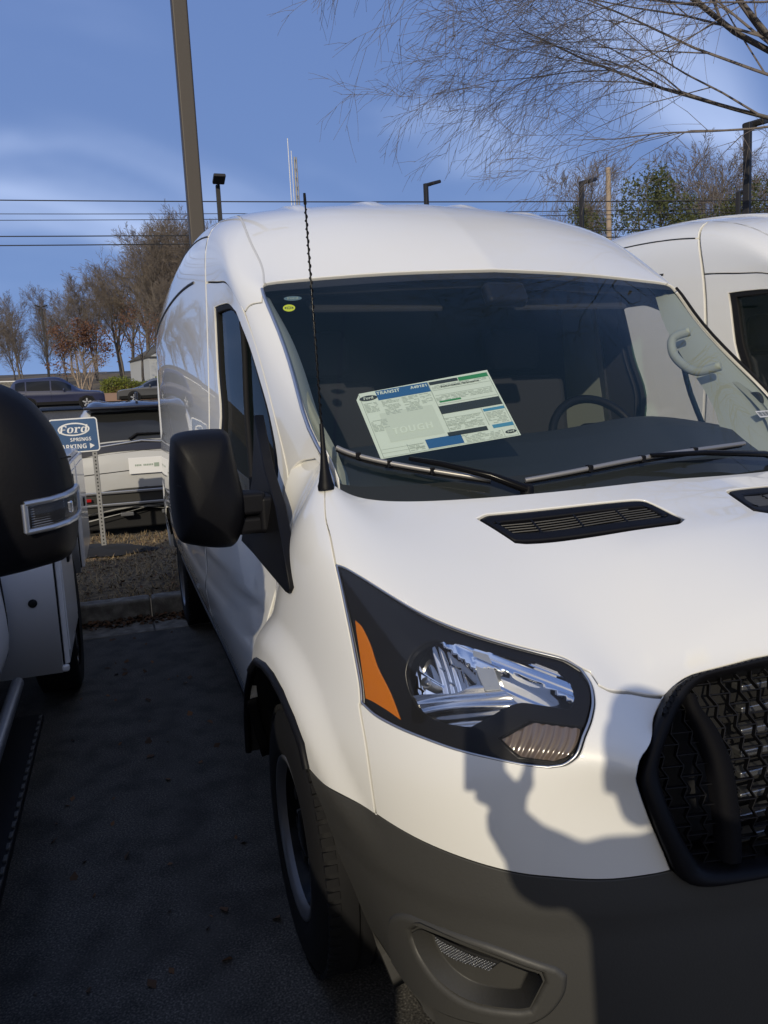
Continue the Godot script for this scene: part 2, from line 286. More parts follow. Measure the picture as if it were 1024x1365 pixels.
# rounds an outline through its points, keeping its sharp corners
func smooth(pts: Array, closed := true, steps := 4, sharp := 38.0) -> PackedVector2Array:
	var out := PackedVector2Array()
	var m := pts.size()
	var corner := []
	for k in m:
		if not closed and (k == 0 or k == m - 1): corner.append(true); continue
		var a: Vector2 = (pts[k] - pts[(k + m - 1) % m]).normalized()
		var b: Vector2 = (pts[(k + 1) % m] - pts[k]).normalized()
		corner.append(rad_to_deg(absf(a.angle_to(b))) > sharp)
	for k in (m if closed else m - 1):
		var p1: Vector2 = pts[k]
		var p2: Vector2 = pts[(k + 1) % m]
		var p0: Vector2 = pts[(k + m - 1) % m] if not corner[k] else p1 * 2.0 - p2
		var p3: Vector2 = pts[(k + 2) % m] if not corner[(k + 1) % m] else p2 * 2.0 - p1
		var l := p1.distance_to(p2)
		p0 = p1 + (p0 - p1).limit_length(l * 1.2)
		p3 = p2 + (p3 - p2).limit_length(l * 1.2)
		for s in steps:
			var f := float(s) / steps
			out.append(0.5 * (2.0 * p1 + (p2 - p0) * f + (2.0 * p0 - 5.0 * p1 + 4.0 * p2 - p3) * f * f + (3.0 * p1 - 3.0 * p2 + p3 - p0) * f * f * f))
	if not closed: out.append(pts[m - 1])
	return out

func inset(loop: PackedVector2Array, d: float) -> PackedVector2Array:
	var cw := Geometry2D.is_polygon_clockwise(loop)
	var m := loop.size()
	var out := PackedVector2Array()
	for k in m:
		var d1 := (loop[k] - loop[(k + m - 1) % m]).normalized()
		var d2 := (loop[(k + 1) % m] - loop[k]).normalized()
		var o := Vector2(d1.y, -d1.x) + Vector2(d2.y, -d2.x)
		var l := maxf(o.length(), 0.7)
		o = o / (l * l) * 2.0
		if cw: o = -o
		out.append(loop[k] - o * d)
	return out

func flip_u(pts) -> Array:
	var o := []
	for p in pts: o.append(Vector2(-p.x, p.y))
	return o
func flip_v(pts) -> Array:
	var o := []
	for p in pts: o.append(Vector2(p.x, -p.y))
	return o

# one pressed panel: the part of a patch inside a loop, with rounded edges turned inwards
func panel(p: Patch, loop: PackedVector2Array, o := {}) -> ArrayMesh:
	var gap: float = o.get("gap", 0.012)
	var bev: float = o.get("bevel", 0.012)
	var drop: float = o.get("round", 0.0025)
	var thick: float = o.get("thick", 0.014)
	var off: float = o.get("off", 0.0)
	var du: float = o.get("du", 0.125)
	var dv: float = o.get("dv", 0.125)
	var depth: Callable
	if o.has("depth"): depth = o.depth
	var holes: Array = o.get("holes", [])
	var outer := inset(loop, gap)
	var edges := [outer]
	var faces := [inset(outer, bev)]
	var hole_faces := []
	for h in holes:
		var e := inset(h, -gap)
		edges.append(e)
		hole_faces.append(inset(e, -bev))
	faces.append_array(hole_faces)
	var face: PackedVector2Array = faces[0]
	if o.has("dbg"): print(o.dbg, " ", loop.size(), " ", face)
	var mb := MB.new()
	var cache := {}
	var vert := func(q: Vector2) -> int:
		var key := Vector2i(roundi(q.x * 4096.0), roundi(q.y * 4096.0))
		if cache.has(key): return cache[key]
		var nn := p.normal(q.x, q.y)
		var pos := p.at(q.x, q.y)
		if depth.is_valid():
			pos += nn * (off + depth.call(q))
			var n1: Vector3 = p.at(q.x + 0.01, q.y) + nn * depth.call(q + Vector2(0.01, 0)) - (p.at(q.x - 0.01, q.y) + nn * depth.call(q - Vector2(0.01, 0)))
			var n2: Vector3 = p.at(q.x, q.y + 0.01) + nn * depth.call(q + Vector2(0, 0.01)) - (p.at(q.x, q.y - 0.01) + nn * depth.call(q - Vector2(0, 0.01)))
			var n3 := n2.cross(n1).normalized()
			nn = n3 if n3.dot(nn) > 0.0 else -n3
		else:
			pos += nn * off
		var idx := mb.add(pos, nn, q)
		cache[key] = idx
		return idx
	var lo := face[0]
	var hi := face[0]
	for q in face: lo = lo.min(q); hi = hi.max(q)
	var i0 := floori(lo.x / du)
	var i1 := ceili(hi.x / du)
	var j0 := floori(lo.y / dv)
	var j1 := ceili(hi.y / dv)
	var crossed := {}
	for fl in faces:
		for k in fl.size():
			var a: Vector2 = fl[k]
			var b: Vector2 = fl[(k + 1) % fl.size()]
			var st := maxi(1, ceili(maxf(absf(a.x - b.x) / du, absf(a.y - b.y) / dv) * 12.0))
			for s in st + 1:
				var q := a.lerp(b, float(s) / st)
				for dx in [-1e-4, 1e-4]:
					for dy in [-1e-4, 1e-4]:
						crossed[Vector2i(floori((q.x + dx) / du), floori((q.y + dy) / dv))] = true
	for i in range(i0, i1):
		for j in range(j0, j1):
			var r := PackedVector2Array([Vector2(i * du, j * dv), Vector2((i + 1) * du, j * dv), Vector2((i + 1) * du, (j + 1) * dv), Vector2(i * du, (j + 1) * dv)])
			if not crossed.has(Vector2i(i, j)):
				var c := Vector2((i + 0.5) * du, (j + 0.5) * dv)
				if not Geometry2D.is_point_in_polygon(c, face): continue
				var skip := false
				for h in hole_faces:
					if Geometry2D.is_point_in_polygon(c, h): skip = true
				if skip: continue
				mb.quad(vert.call(r[0]), vert.call(r[1]), vert.call(r[2]), vert.call(r[3]))
				continue
			var bits: Array = Geometry2D.intersect_polygons(r, face)
			for h in hole_faces:
				var nb := []
				for bt in bits: nb.append_array(Geometry2D.clip_polygons(bt, h))
				bits = nb
			for bt in bits:
				if bt.size() < 3: continue
				var tr := Geometry2D.triangulate_polygon(bt)
				for k in range(0, tr.size(), 3):
					mb.tri(vert.call(bt[tr[k]]), vert.call(bt[tr[k + 1]]), vert.call(bt[tr[k + 2]]))
	if absf(thick) > 0.0:
		for n in edges.size():
			var eo: PackedVector2Array = edges[n]
			var fo: PackedVector2Array = faces[n]
			var m := eo.size()
			var base := mb.v.size()
			for k in m:
				var nn := p.normal(fo[k].x, fo[k].y)
				var dd := off
				var de := off
				if depth.is_valid(): dd += depth.call(fo[k]); de += depth.call(eo[k])
				var a := p.at(fo[k].x, fo[k].y) + nn * dd
				var b := p.at(eo[k].x, eo[k].y) + nn * de
				var out := (b - a).normalized()
				mb.add(a, nn)
				mb.add(b - nn * drop, (out + nn * 0.25).normalized())
				mb.add(b - nn * drop, out)
				mb.add(b - nn * thick, out)
			for k in m:
				var c := base + k * 4
				var d := base + ((k + 1) % m) * 4
				mb.quad(c, d, d + 1, c + 1)
				mb.quad(c + 2, d + 2, d + 3, c + 3)
	return mb.mesh()

# ---------------------------------------------------------------- naming
func numbered(called: String, under: Node) -> String:
	if not under.has_node(NodePath(called)): return called
	var k := 1
	while under.has_node(NodePath("%s_%03d" % [called, k])): k += 1
	return "%s_%03d" % [called, k]

func part(under: Node, called: String, m: Mesh, material: Material, label := "") -> MeshInstance3D:
	var o := MeshInstance3D.new()
	o.name = numbered(called, under)
	if m is ArrayMesh and m.get_surface_count() == 0: print("EMPTY ", called)
	o.mesh = m
	o.material_override = material
	under.add_child(o, true)
	if label: o.set_meta("label", label)
	return o

func thing(called: String, label: String, category: String, pos := Vector3.ZERO, turn := 0.0, group := "") -> Node3D:
	var o := Node3D.new()
	o.name = numbered(called, self)
	add_child(o, true)
	o.position = pos
	o.rotation.y = turn
	tag(o, label, category, group)
	return o

func tag(o: Node3D, label: String, category: String, group := "") -> void:
	o.set_meta("label", label)
	o.set_meta("category", category)
	if group: o.set_meta("group", group)

func setting(called: String, m: Mesh, material: Material, kind := "structure", label := "") -> MeshInstance3D:
	var o := part(self, called, m, material)
	o.set_meta("kind", kind)
	if label: o.set_meta("label", label)
	return o

func copy(o: Node3D, label: String, pos: Vector3, turn: float) -> Node3D:
	var c: Node3D = o.duplicate()
	c.name = numbered(String(o.name).rstrip("0123456789").trim_suffix("_"), self)
	add_child(c, true)
	c.position = pos
	c.rotation.y = turn
	c.set_meta("label", label)
	return c

# ---------------------------------------------------------------- materials
var M := {}
func lin(r: float, g: float, b: float) -> Color:
	return Color(r, g, b).linear_to_srgb()

func mat(called: String, c: Color, rough := 0.5, o := {}) -> StandardMaterial3D:
	var m := StandardMaterial3D.new()
	m.resource_name = called
	m.albedo_color = c
	m.roughness = rough
	m.metallic = o.get("metal", 0.0)
	m.metallic_specular = o.get("spec", 0.5)
	if o.has("coat"):
		m.clearcoat_enabled = true; m.clearcoat = o.coat; m.clearcoat_roughness = o.get("coat_rough", 0.02)
	if o.has("glass"):
		m.transparency = BaseMaterial3D.TRANSPARENCY_ALPHA
		m.albedo_color.a = o.glass
	if o.has("tex"):
		m.albedo_texture = o.tex
		m.uv1_triplanar = true
		m.uv1_world_triplanar = o.get("world", false)
		m.uv1_scale = Vector3.ONE * o.get("scale", 1.0)
	if o.has("height"):
		m.heightmap_enabled = true
		m.heightmap_texture = o.height
		m.heightmap_scale = o.get("relief", 0.1)
		m.uv1_triplanar = true
		m.uv1_world_triplanar = o.get("world", false)
		m.uv1_scale = Vector3.ONE * o.get("scale", 1.0)
	if o.has("rough_tex"):
		m.roughness_texture = o.rough_tex
	if o.has("backlight"):
		m.backlight_enabled = true; m.backlight = o.backlight
	M[called] = m
	return m

func noise_tex(sd: int, freq: float, size := 512, ramp: Gradient = null, oct := 4, kind := FastNoiseLite.TYPE_SIMPLEX_SMOOTH) -> NoiseTexture2D:
	var f := FastNoiseLite.new()
	f.seed = sd; f.frequency = freq; f.fractal_octaves = oct; f.noise_type = kind
	var t := NoiseTexture2D.new()
	t.width = size; t.height = size; t.seamless = true
	t.noise = f
	if ramp: t.color_ramp = ramp
	return t

func ramp(cols: Array) -> Gradient:
	var g := Gradient.new()
	var offs := PackedFloat32Array()
	var cs := PackedColorArray()
	for c in cols: offs.append(c[0]); cs.append(c[1])
	g.offsets = offs; g.colors = cs
	return g

func grey(v: float) -> Color:
	return lin(v, v, v)

func make_materials() -> void:
	var grain := noise_tex(3, 0.09, 256, null, 2)
	var fine := noise_tex(5, 0.25, 512, null, 3)
	mat("paint", lin(0.76, 0.75, 0.71), 0.40, {"coat": 1.0, "coat_rough": 0.015})
	mat("paint_inner", lin(0.5, 0.5, 0.49), 0.6)
	mat("rib_seal", lin(0.02, 0.02, 0.022), 0.6)
	mat("bumper_plastic", lin(0.05, 0.049, 0.046), 0.5, {"height": grain, "relief": 0.02, "scale": 6.0, "spec": 0.45})
	mat("black_plastic", lin(0.0045, 0.0045, 0.006), 0.5, {"height": grain, "relief": 0.015, "scale": 6.0, "spec": 0.3})
	mat("gloss_black", lin(0.005, 0.005, 0.006), 0.16, {"spec": 0.22})
	mat("dark", lin(0.006, 0.006, 0.007), 0.8)
	mat("glass", lin(0.015, 0.04, 0.035), 0.0, {"glass": 0.12, "spec": 0.36})
	mat("side_glass", lin(0.26, 0.60, 0.42), 0.0, {"glass": 0.36, "spec": 0.4})
	mat("tinted", lin(0.004, 0.005, 0.006), 0.0, {"glass": 0.8})
	mat("lens", lin(0.5, 0.5, 0.5), 0.0, {"glass": 0.02, "spec": 0.33})
	mat("chrome", lin(0.8, 0.81, 0.83), 0.06, {"metal": 1.0})
	mat("reflector_satin", lin(0.5, 0.5, 0.51), 0.16, {"metal": 1.0})
	mat("silver", lin(0.45, 0.46, 0.48), 0.3, {"metal": 0.9})
	mat("frosted", lin(0.36, 0.37, 0.37), 0.3, {"metal": 0.5, "height": fine, "relief": 0.05, "scale": 30.0})
	mat("amber", lin(0.46, 0.125, 0.0), 0.22, {"height": noise_tex(9, 0.2, 128, null, 1, FastNoiseLite.TYPE_CELLULAR), "relief": 0.05, "scale": 22.0, "coat": 0.25, "spec": 0.3})
	mat("smoke_amber", lin(0.10, 0.07, 0.05), 0.12, {"coat": 1.0})
	mat("rubber", lin(0.008, 0.008, 0.009), 0.75, {"spec": 0.35})
	mat("steel_rim", lin(0.20, 0.205, 0.22), 0.35, {"metal": 0.7})
	mat("dash", lin(0.016, 0.019, 0.02), 0.6, {"height": grain, "relief": 0.03, "scale": 5.0})
	mat("trim_grey", lin(0.27, 0.305, 0.265), 0.7, {"height": fine, "relief": 0.02, "scale": 4.0})  # grey trim, with some green added to its colour for the windscreen tint
	mat("fabric_dark", lin(0.02, 0.021, 0.025), 0.95)
	mat("blade_steel", lin(0.30, 0.29, 0.28), 0.4, {"metal": 0.6})
	mat("asphalt", Color.WHITE, 0.9, {"tex": noise_tex(21, 0.012, 1024, ramp([[0.0, grey(0.08)], [0.28, grey(0.115)], [0.5, grey(0.16)], [0.7, grey(0.18)], [1.0, grey(0.21)]]), 6), "scale": 0.37, "world": true, "height": noise_tex(22, 0.30, 1024, null, 3), "relief": 0.16})
	M.asphalt.albedo_color = Color(1.0, 0.975, 0.93)
	M.asphalt.detail_enabled = true
	M.asphalt.detail_blend_mode = BaseMaterial3D.BLEND_MODE_MUL
	M.asphalt.detail_albedo = noise_tex(23, 0.33, 1024, ramp([[0.0, Color(0.3, 0.3, 0.3)], [0.45, Color(0.62, 0.62, 0.62)], [0.62, Color(0.72, 0.72, 0.72)], [0.78, Color(1, 1, 1)]]), 2)
	mat("concrete", Color.WHITE, 0.9, {"tex": noise_tex(31, 0.02, 512, ramp([[0.2, lin(0.12, 0.112, 0.098)], [0.8, lin(0.24, 0.23, 0.205)]]), 6), "scale": 0.8, "world": true, "height": noise_tex(32, 0.15, 512, null, 3), "relief": 0.3})
	mat("soil", Color.WHITE, 1.0, {"tex": noise_tex(41, 0.03, 512, ramp([[0.2, lin(0.05, 0.035, 0.02)], [0.55, lin(0.16, 0.115, 0.06)], [0.9, lin(0.26, 0.19, 0.10)]]), 6), "scale": 0.9, "world": true, "height": noise_tex(42, 0.1, 512, null, 4), "relief": 2.0})
	mat("near_black_ground", lin(0.010, 0.009, 0.008), 1.0)  # near-black, for the patch round the sign posts
	mat("straw", Color.WHITE, 0.9)
	M.straw.vertex_color_use_as_albedo = true
	mat("litter", Color.WHITE, 0.9)
	M.litter.vertex_color_use_as_albedo = true
	mat("land", Color.WHITE, 1.0, {"tex": noise_tex(51, 0.01, 512, ramp([[0.2, lin(0.09, 0.07, 0.04)], [0.8, lin(0.2, 0.15, 0.09)]]), 5), "scale": 0.05, "world": true})
	mat("bark", Color.WHITE, 0.95, {"tex": noise_tex(61, 0.03, 256, ramp([[0.2, lin(0.07, 0.06, 0.052)], [0.8, lin(0.2, 0.18, 0.16)]]), 4), "scale": 2.5})
	mat("twig", lin(0.17, 0.14, 0.115), 0.95)
	mat("twig_near", lin(0.17, 0.145, 0.13), 0.9)
	mat("rust_leaf", lin(0.15, 0.075, 0.045), 0.9, {"backlight": lin(0.1, 0.04, 0.02)})
	mat("pine_needles", lin(0.07, 0.08, 0.03), 0.9, {"backlight": lin(0.08, 0.09, 0.02)})
	mat("hedge_leaf", lin(0.13, 0.15, 0.022), 0.9, {"backlight": lin(0.12, 0.13, 0.02)})
	mat("pole_brown", lin(0.055, 0.045, 0.036), 0.55)
	mat("pole_dark", lin(0.014, 0.013, 0.014), 0.6)
	mat("wood_pole", lin(0.36, 0.28, 0.21), 0.95)
	mat("galvanised", lin(0.28, 0.28, 0.28), 0.5, {"metal": 0.5})
	mat("wire", lin(0.02, 0.02, 0.022), 0.7)
	mat("sign_blue", lin(0.03, 0.085, 0.20), 0.45)
	mat("sign_white", lin(0.72, 0.72, 0.72), 0.45)
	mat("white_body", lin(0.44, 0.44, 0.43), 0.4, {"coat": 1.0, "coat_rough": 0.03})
	mat("truck_white", lin(0.66, 0.67, 0.70), 0.38, {"coat": 0.6, "coat_rough": 0.05})
	mat("navy_paint", lin(0.012, 0.016, 0.055), 0.4, {"coat": 1.0, "coat_rough": 0.03})
	mat("grey_paint", lin(0.11, 0.11, 0.115), 0.35, {"coat": 1.0, "coat_rough": 0.03, "metal": 0.4})
	mat("black_paint", lin(0.006, 0.006, 0.012), 0.3, {"coat": 1.0, "coat_rough": 0.03})
	mat("alloy", lin(0.5, 0.5, 0.5), 0.3, {"metal": 0.8})
	mat("red_lens", lin(0.35, 0.012, 0.012), 0.15, {"coat": 1.0})
	mat("glass_tinted_paper", lin(0.60, 0.70, 0.58), 0.75)  # white sheet, with the green tint of the windscreen glass put into its colour
	mat("print_blue", lin(0.012, 0.10, 0.25), 0.7)
	mat("print_black", lin(0.018, 0.028, 0.028), 0.75)
	mat("print_grey", lin(0.30, 0.37, 0.31), 0.75)
	mat("print_pale", lin(0.52, 0.61, 0.50), 0.75)  # pale print carries the same green glass tint in its colour
	mat("print_green", lin(0.02, 0.22, 0.07), 0.7)
	mat("print_cyan", lin(0.05, 0.24, 0.37), 0.7)
	mat("yellow_sticker", lin(0.58, 0.66, 0.02), 0.5)
	mat("teal_sticker", lin(0.10, 0.16, 0.17), 0.4)
	mat("siding", lin(0.42, 0.44, 0.46), 0.8)
	mat("roofing", lin(0.10, 0.10, 0.10), 0.9)
	mat("window_dark", lin(0.01, 0.012, 0.015), 0.1)
	mat("skin", lin(0.42, 0.24, 0.16), 0.55, {})
	mat("jacket", lin(0.03, 0.04, 0.07), 0.9)
	mat("trousers", lin(0.04, 0.045, 0.06), 0.9)
	mat("hair", lin(0.03, 0.018, 0.01), 0.7)
	mat("shoe", lin(0.03, 0.028, 0.026), 0.6)

# ---------------------------------------------------------------- the van
var nose: Patch
var body: Patch

func nose_bump(p: Vector3) -> float:
	var h := 0.0
	var ax := absf(p.x)
	if ax > 0.7:
		var r := Vector2(p.y - 0.30, p.z + 0.95).length()
		h += 0.020 * (1.0 - smoothstep(0.60, 0.69, r)) * smoothstep(0.80, 0.93, ax) * smoothstep(0.60, 0.74, p.y)
	if ax < 0.6 and p.y > 1.0:
		h += 0.007 * (1.0 - smoothstep(0.36 + 0.30 * (p.z + 0.1), 0.47 + 0.30 * (p.z + 0.1), ax)) * smoothstep(-0.12, -0.25, p.z) * smoothstep(-0.54, -0.42, p.z)
	if p.y < 0.64 and p.y > 0.3:
		h -= 0.006 * smoothstep(0.62, 0.56, p.y)
	return h

func body_bump(p: Vector3) -> float:
	var h := 0.0
	var ax := absf(p.x)
	if p.y > 2.2 and p.z < -2.15:
		var lead := smoothstep(-2.18, -2.34, p.z)
		for c in [0.22, 0.54]:
			h += 0.012 * lead * (1.0 - smoothstep(0.018, 0.034, absf(ax - c)))
	if ax > 0.8 and p.z < -1.15:
		# swages pressed along the lower side
		h -= 0.010 * smoothstep(0.98, 0.93, p.y) * smoothstep(0.80, 0.86, p.y)
		if p.z < -2.5 and p.y > 1.3 and p.y < 2.0:
			h -= 0.008 * smoothstep(1.3, 1.36, p.y) * smoothstep(2.0, 1.94, p.y) * smoothstep(-2.5, -2.56, p.z)
	return h

func curve(pts: Array, steps: int) -> Array:
	var out := []
	for k in pts.size() - 1:
		var p0: Vector3 = pts[maxi(k - 1, 0)]
		var p1: Vector3 = pts[k]
		var p2: Vector3 = pts[k + 1]
		var p3: Vector3 = pts[mini(k + 2, pts.size() - 1)]
		for s in steps:
			var f := float(s) / steps
			out.append(0.5 * (2.0 * p1 + (p2 - p0) * f + (2.0 * p0 - 5.0 * p1 + 4.0 * p2 - p3) * f * f + (3.0 * p1 - 3.0 * p2 + p3 - p0) * f * f * f))
	out.append(pts[-1])
	return out

func uv_loop(a: Array) -> PackedVector2Array: return smooth(a)

func glass_base(s: float) -> Vector3:
	return nose.raw(-s * 4.95, 0.0) + Vector3(0, -0.015, -0.05)
func glass_top(s: float) -> Vector3:
	return body.raw(0.0, -s * 2.95)
func glass_at(s: float, t: float) -> Vector3:
	var sg := signf(s)
	var edge := body.raw(0.0, -sg * lerpf(7.0, 2.95, t)) - glass_base(sg).lerp(glass_top(sg), t)
	return glass_base(s).lerp(glass_top(s), t) + edge * pow(absf(s), 5.0) + Vector3(0, 1, 1) * 0.025 * 4.0 * t * (1.0 - t) * (1.0 - s * s)
func glass_normal(s: float, t: float) -> Vector3:
	var n := (glass_at(s + 0.02, t) - glass_at(s - 0.02, t)).cross(glass_at(s, t + 0.02) - glass_at(s, t - 0.02)).normalized()
	return n if n.z > 0.0 else -n

func on_nose(u: float, v: float, off: float) -> Vector3:
	return nose.at(u, v) + nose.normal(u, v) * off

func both(van: Node3D, called: String, loop: Array, material: Material, o := {}, use_nose := true) -> void:
	for s in [1.0, -1.0]:
		var l: Array = loop
		var oo := o.duplicate()
		if s < 0.0:
			l = flip_u(loop) if use_nose else flip_v(loop)
			if o.has("holes"):
				var hs := []
				for h in o.holes:
					var h2 := PackedVector2Array()
					for q in h: h2.append(Vector2(-q.x, q.y) if use_nose else Vector2(q.x, -q.y))
					hs.append(h2)
				oo.holes = hs
		part(van, called, panel(nose if use_nose else body, smooth(l), oo), material)

func wheel(under: Node3D, centre: Vector3, side: float) -> void:
	var x := Transform3D(Basis(Vector3(0, 1, 0), Vector3(side, 0, 0), Vector3(0, 0, 1)), centre)
	var tyre := MB.new()
	tyre.lathe([Vector2(0.208, -0.11), Vector2(0.25, -0.118), Vector2(0.31, -0.116), Vector2(0.342, -0.10), Vector2(0.352, -0.085), Vector2(0.355, -0.03), Vector2(0.353, -0.027), Vector2(0.346, -0.025), Vector2(0.346, -0.019), Vector2(0.355, -0.017), Vector2(0.355, 0.017), Vector2(0.346, 0.019), Vector2(0.346, 0.025), Vector2(0.353, 0.027), Vector2(0.355, 0.03), Vector2(0.352, 0.085), Vector2(0.340, 0.101), Vector2(0.31, 0.115), Vector2(0.27, 0.119), Vector2(0.235, 0.117), Vector2(0.213, 0.108), Vector2(0.208, 0.10)], 56, x)
	var t := part(under, "tyre", tyre.mesh(), M.rubber)
	var lugs := MB.new()
	for k in 72:
		var a := TAU * k / 72.0
		var d := Vector3(cos(a), 0, sin(a))
		for sg in [-1.0, 1.0]:
			lugs.box(x * (d * 0.349 + Vector3(0, sg * 0.088, 0)), Vector3(0.014, 0.03, 0.019), 0.0, x.basis * Basis(d, Vector3.UP, d.cross(Vector3.UP)))
	var lg := part(t, "tread_block", lugs.mesh(), M.rubber)
	lg.set_meta("kind", "stuff")
	var rim := MB.new()
	rim.lathe([Vector2(0.19, -0.09), Vector2(0.195, 0.03), Vector2(0.2, 0.085), Vector2(0.212, 0.10), Vector2(0.219, 0.107), Vector2(0.216, 0.113), Vector2(0.207, 0.112), Vector2(0.198, 0.10), Vector2(0.192, 0.088)], 56, x)
	var r := part(under, "rim", rim.mesh(), M.steel_rim)
	var disc := MB.new()
	disc.lathe([Vector2(0.196, 0.088), Vector2(0.185, 0.05), Vector2(0.17, 0.03), Vector2(0.16, 0.052), Vector2(0.14, 0.066), Vector2(0.10, 0.045), Vector2(0.085, 0.058), Vector2(0.065, 0.062), Vector2(0.06, 0.085), Vector2(0.03, 0.09), Vector2(0.0001, 0.09)], 40, x)
	part(r, "wheel_disc", disc.mesh(), M.gloss_black)
	for k in 5:
		var a := TAU * k / 5.0
		var nut := MB.new()
		var c := Vector3(cos(a) * 0.075, 0.055, sin(a) * 0.075)
		nut.tube([x * c, x * (c + Vector3(0, 0.025, 0))], 0.011, 6)
		part(r, "wheel_nut", nut.mesh(), M.silver)
	for k in 10:
		var a := TAU * k / 10.0
		var hole := MB.new()
		var c := Vector3(cos(a) * 0.152, 0.0655, sin(a) * 0.152)
		hole.tube([x * c, x * (c + Vector3(0, 0.004, 0))], 0.019, 12)
		part(r, "vent_hole", hole.mesh(), M.dark)

func build_headlight(van: Node3D, s: float) -> void:
	var fl := func(a: Array) -> Array: return a if s > 0.0 else flip_u(a)
	var root := Node3D.new()
	root.name = numbered("headlight", van)
	van.add_child(root, true)
	var loop := smooth(fl.call(HEADLIGHT))
	# a dark tub behind the lens
	part(root, "housing", panel(nose, loop, {"gap": 0.02, "bevel": 0.01, "round": -0.12, "thick": -0.13, "off": -0.14, "du": 0.1, "dv": 0.1}), M.gloss_black)
	part(root, "bezel", panel(nose, loop, {"gap": 0.012, "bevel": 0.02, "round": 0.003, "thick": 0.014, "off": -0.010, "holes": [smooth(fl.call(REFLECTOR)), smooth(fl.call(TURN_SIGNAL))], "du": 0.1, "dv": 0.1}), M.gloss_black)
	var amber := smooth(fl.call(AMBER))
	part(root, "side_reflector", panel(nose, amber, {"gap": 0.0, "bevel": 0.004, "off": -0.006, "thick": 0.006}), M.amber)
	# the mirror bowl: two dishes cut into flutes
	var dish := func(q: Vector2) -> float:
		var u := absf(q.x)
		var low := Vector2((u - 4.22) / 0.56, (q.y - 3.10) / 0.80)
		var high := Vector2((u - 3.46) / 0.50, (q.y - 2.92) / 0.62)
		var d := maxf(sqrt(maxf(1.0 - low.length_squared(), 0.0)) * 0.040, sqrt(maxf(1.0 - high.length_squared(), 0.0)) * 0.034)
		# pressed into upright flutes of uneven width on the outer dish, level bands on the inner one
		var outer_dish := low.length_squared() < high.length_squared()
		var w := u * 10.0 + 0.55 * sin(u * 17.0) if outer_dish else q.y * 5.0 + 0.4 * sin(q.y * 9.0)
		var h := sin(floorf(w) * 12.9 + (3.0 if outer_dish else 0.0)) * 43758.5
		h -= floorf(h)
		var fu := w - floorf(w) - 0.5
		var step := q.y * 2.2 + floorf(w) * 0.37
		var fv := step - floorf(step) - 0.5
		return -d + (h - 0.5) * fu * 0.012 + absf(fu) * 0.005 + (h - 0.4) * fv * 0.010
	var bowl := part(root, "reflector_bowl", panel(nose, smooth(fl.call(REFLECTOR)), {"gap": -0.02, "bevel": 0.004, "off": -0.015, "thick": 0.006, "du": 0.0152, "dv": 0.032, "depth": dish}), M.chrome)
	for q in [Vector2(4.32, 3.05), Vector2(3.50, 2.9)]:
		var c := on_nose(q.x * s, q.y, -0.055)
		var f := on_nose(q.x * s, q.y, -0.022)
		var bulb := MB.new()
		var ax := (f - c).normalized()
		ax = ax.lerp(Vector3(0, 0, 1), 0.6).normalized()
		bulb.tube([c, c + ax * 0.006, c + ax * 0.022, c + ax * 0.032, c + ax * 0.034], [0.011, 0.011, 0.008, 0.006, 0.001], 12)
		part(bowl, "bulb", bulb.mesh(), M.silver)
	# the clear moulded wing under the two dishes
	var wave := func(q: Vector2) -> float:
		var u := absf(q.x)
		var k := (q.y - 3.2) * 1.1 - (u - 4.0) * 1.35
		return 0.0032 * sin(k * 15.0 + 1.2 * sin(u * 5.0)) + 0.0016 * sin(k * 38.0 + u * 3.0) + 0.012 * (1.0 - smoothstep(0.0, 0.5, absf(k + 0.1)))
	part(bowl, "light_guide", panel(nose, smooth(fl.call([Vector2(4.42, 3.42), Vector2(4.28, 3.58), Vector2(4.08, 3.64), Vector2(3.92, 3.54), Vector2(3.80, 3.30), Vector2(3.66, 2.98), Vector2(3.54, 2.80), Vector2(3.66, 2.62), Vector2(3.86, 2.72), Vector2(4.0, 2.98), Vector2(4.16, 3.16)])), {"gap": 0.0, "bevel": 0.01, "off": -0.026, "thick": 0.01, "du": 0.02, "dv": 0.03, "depth": wave}), M.reflector_satin)
	part(root, "divider", panel(nose, smooth(fl.call(DIVIDER)), {"gap": 0.0, "bevel": 0.01, "off": -0.013, "thick": 0.02}), M.frosted)
	var ribs := func(q: Vector2) -> float: return 0.0025 * sin(q.x * 95.0) * smoothstep(-0.02, 0.05, 0.02 + absf(sin(q.y * 3.0)))
	part(root, "turn_signal", panel(nose, smooth(fl.call(TURN_SIGNAL)), {"gap": 0.0, "bevel": 0.01, "off": -0.014, "thick": 0.008, "du": 0.02, "dv": 0.08, "depth": ribs}), M.smoke_amber)
	part(root, "lens", panel(nose, loop, {"gap": 0.014, "bevel": 0.02, "off": 0.001, "thick": 0.0, "du": 0.1, "dv": 0.1}), M.lens)
	var edge := MB.new()
	var pts := []
	for q in inset(loop, 0.008): pts.append(on_nose(q.x, q.y, -0.003))
	pts.append(pts[0])
	edge.tube(pts, 0.0028, 5, false)
	part(root, "lens_seal", edge.mesh(), M.silver)

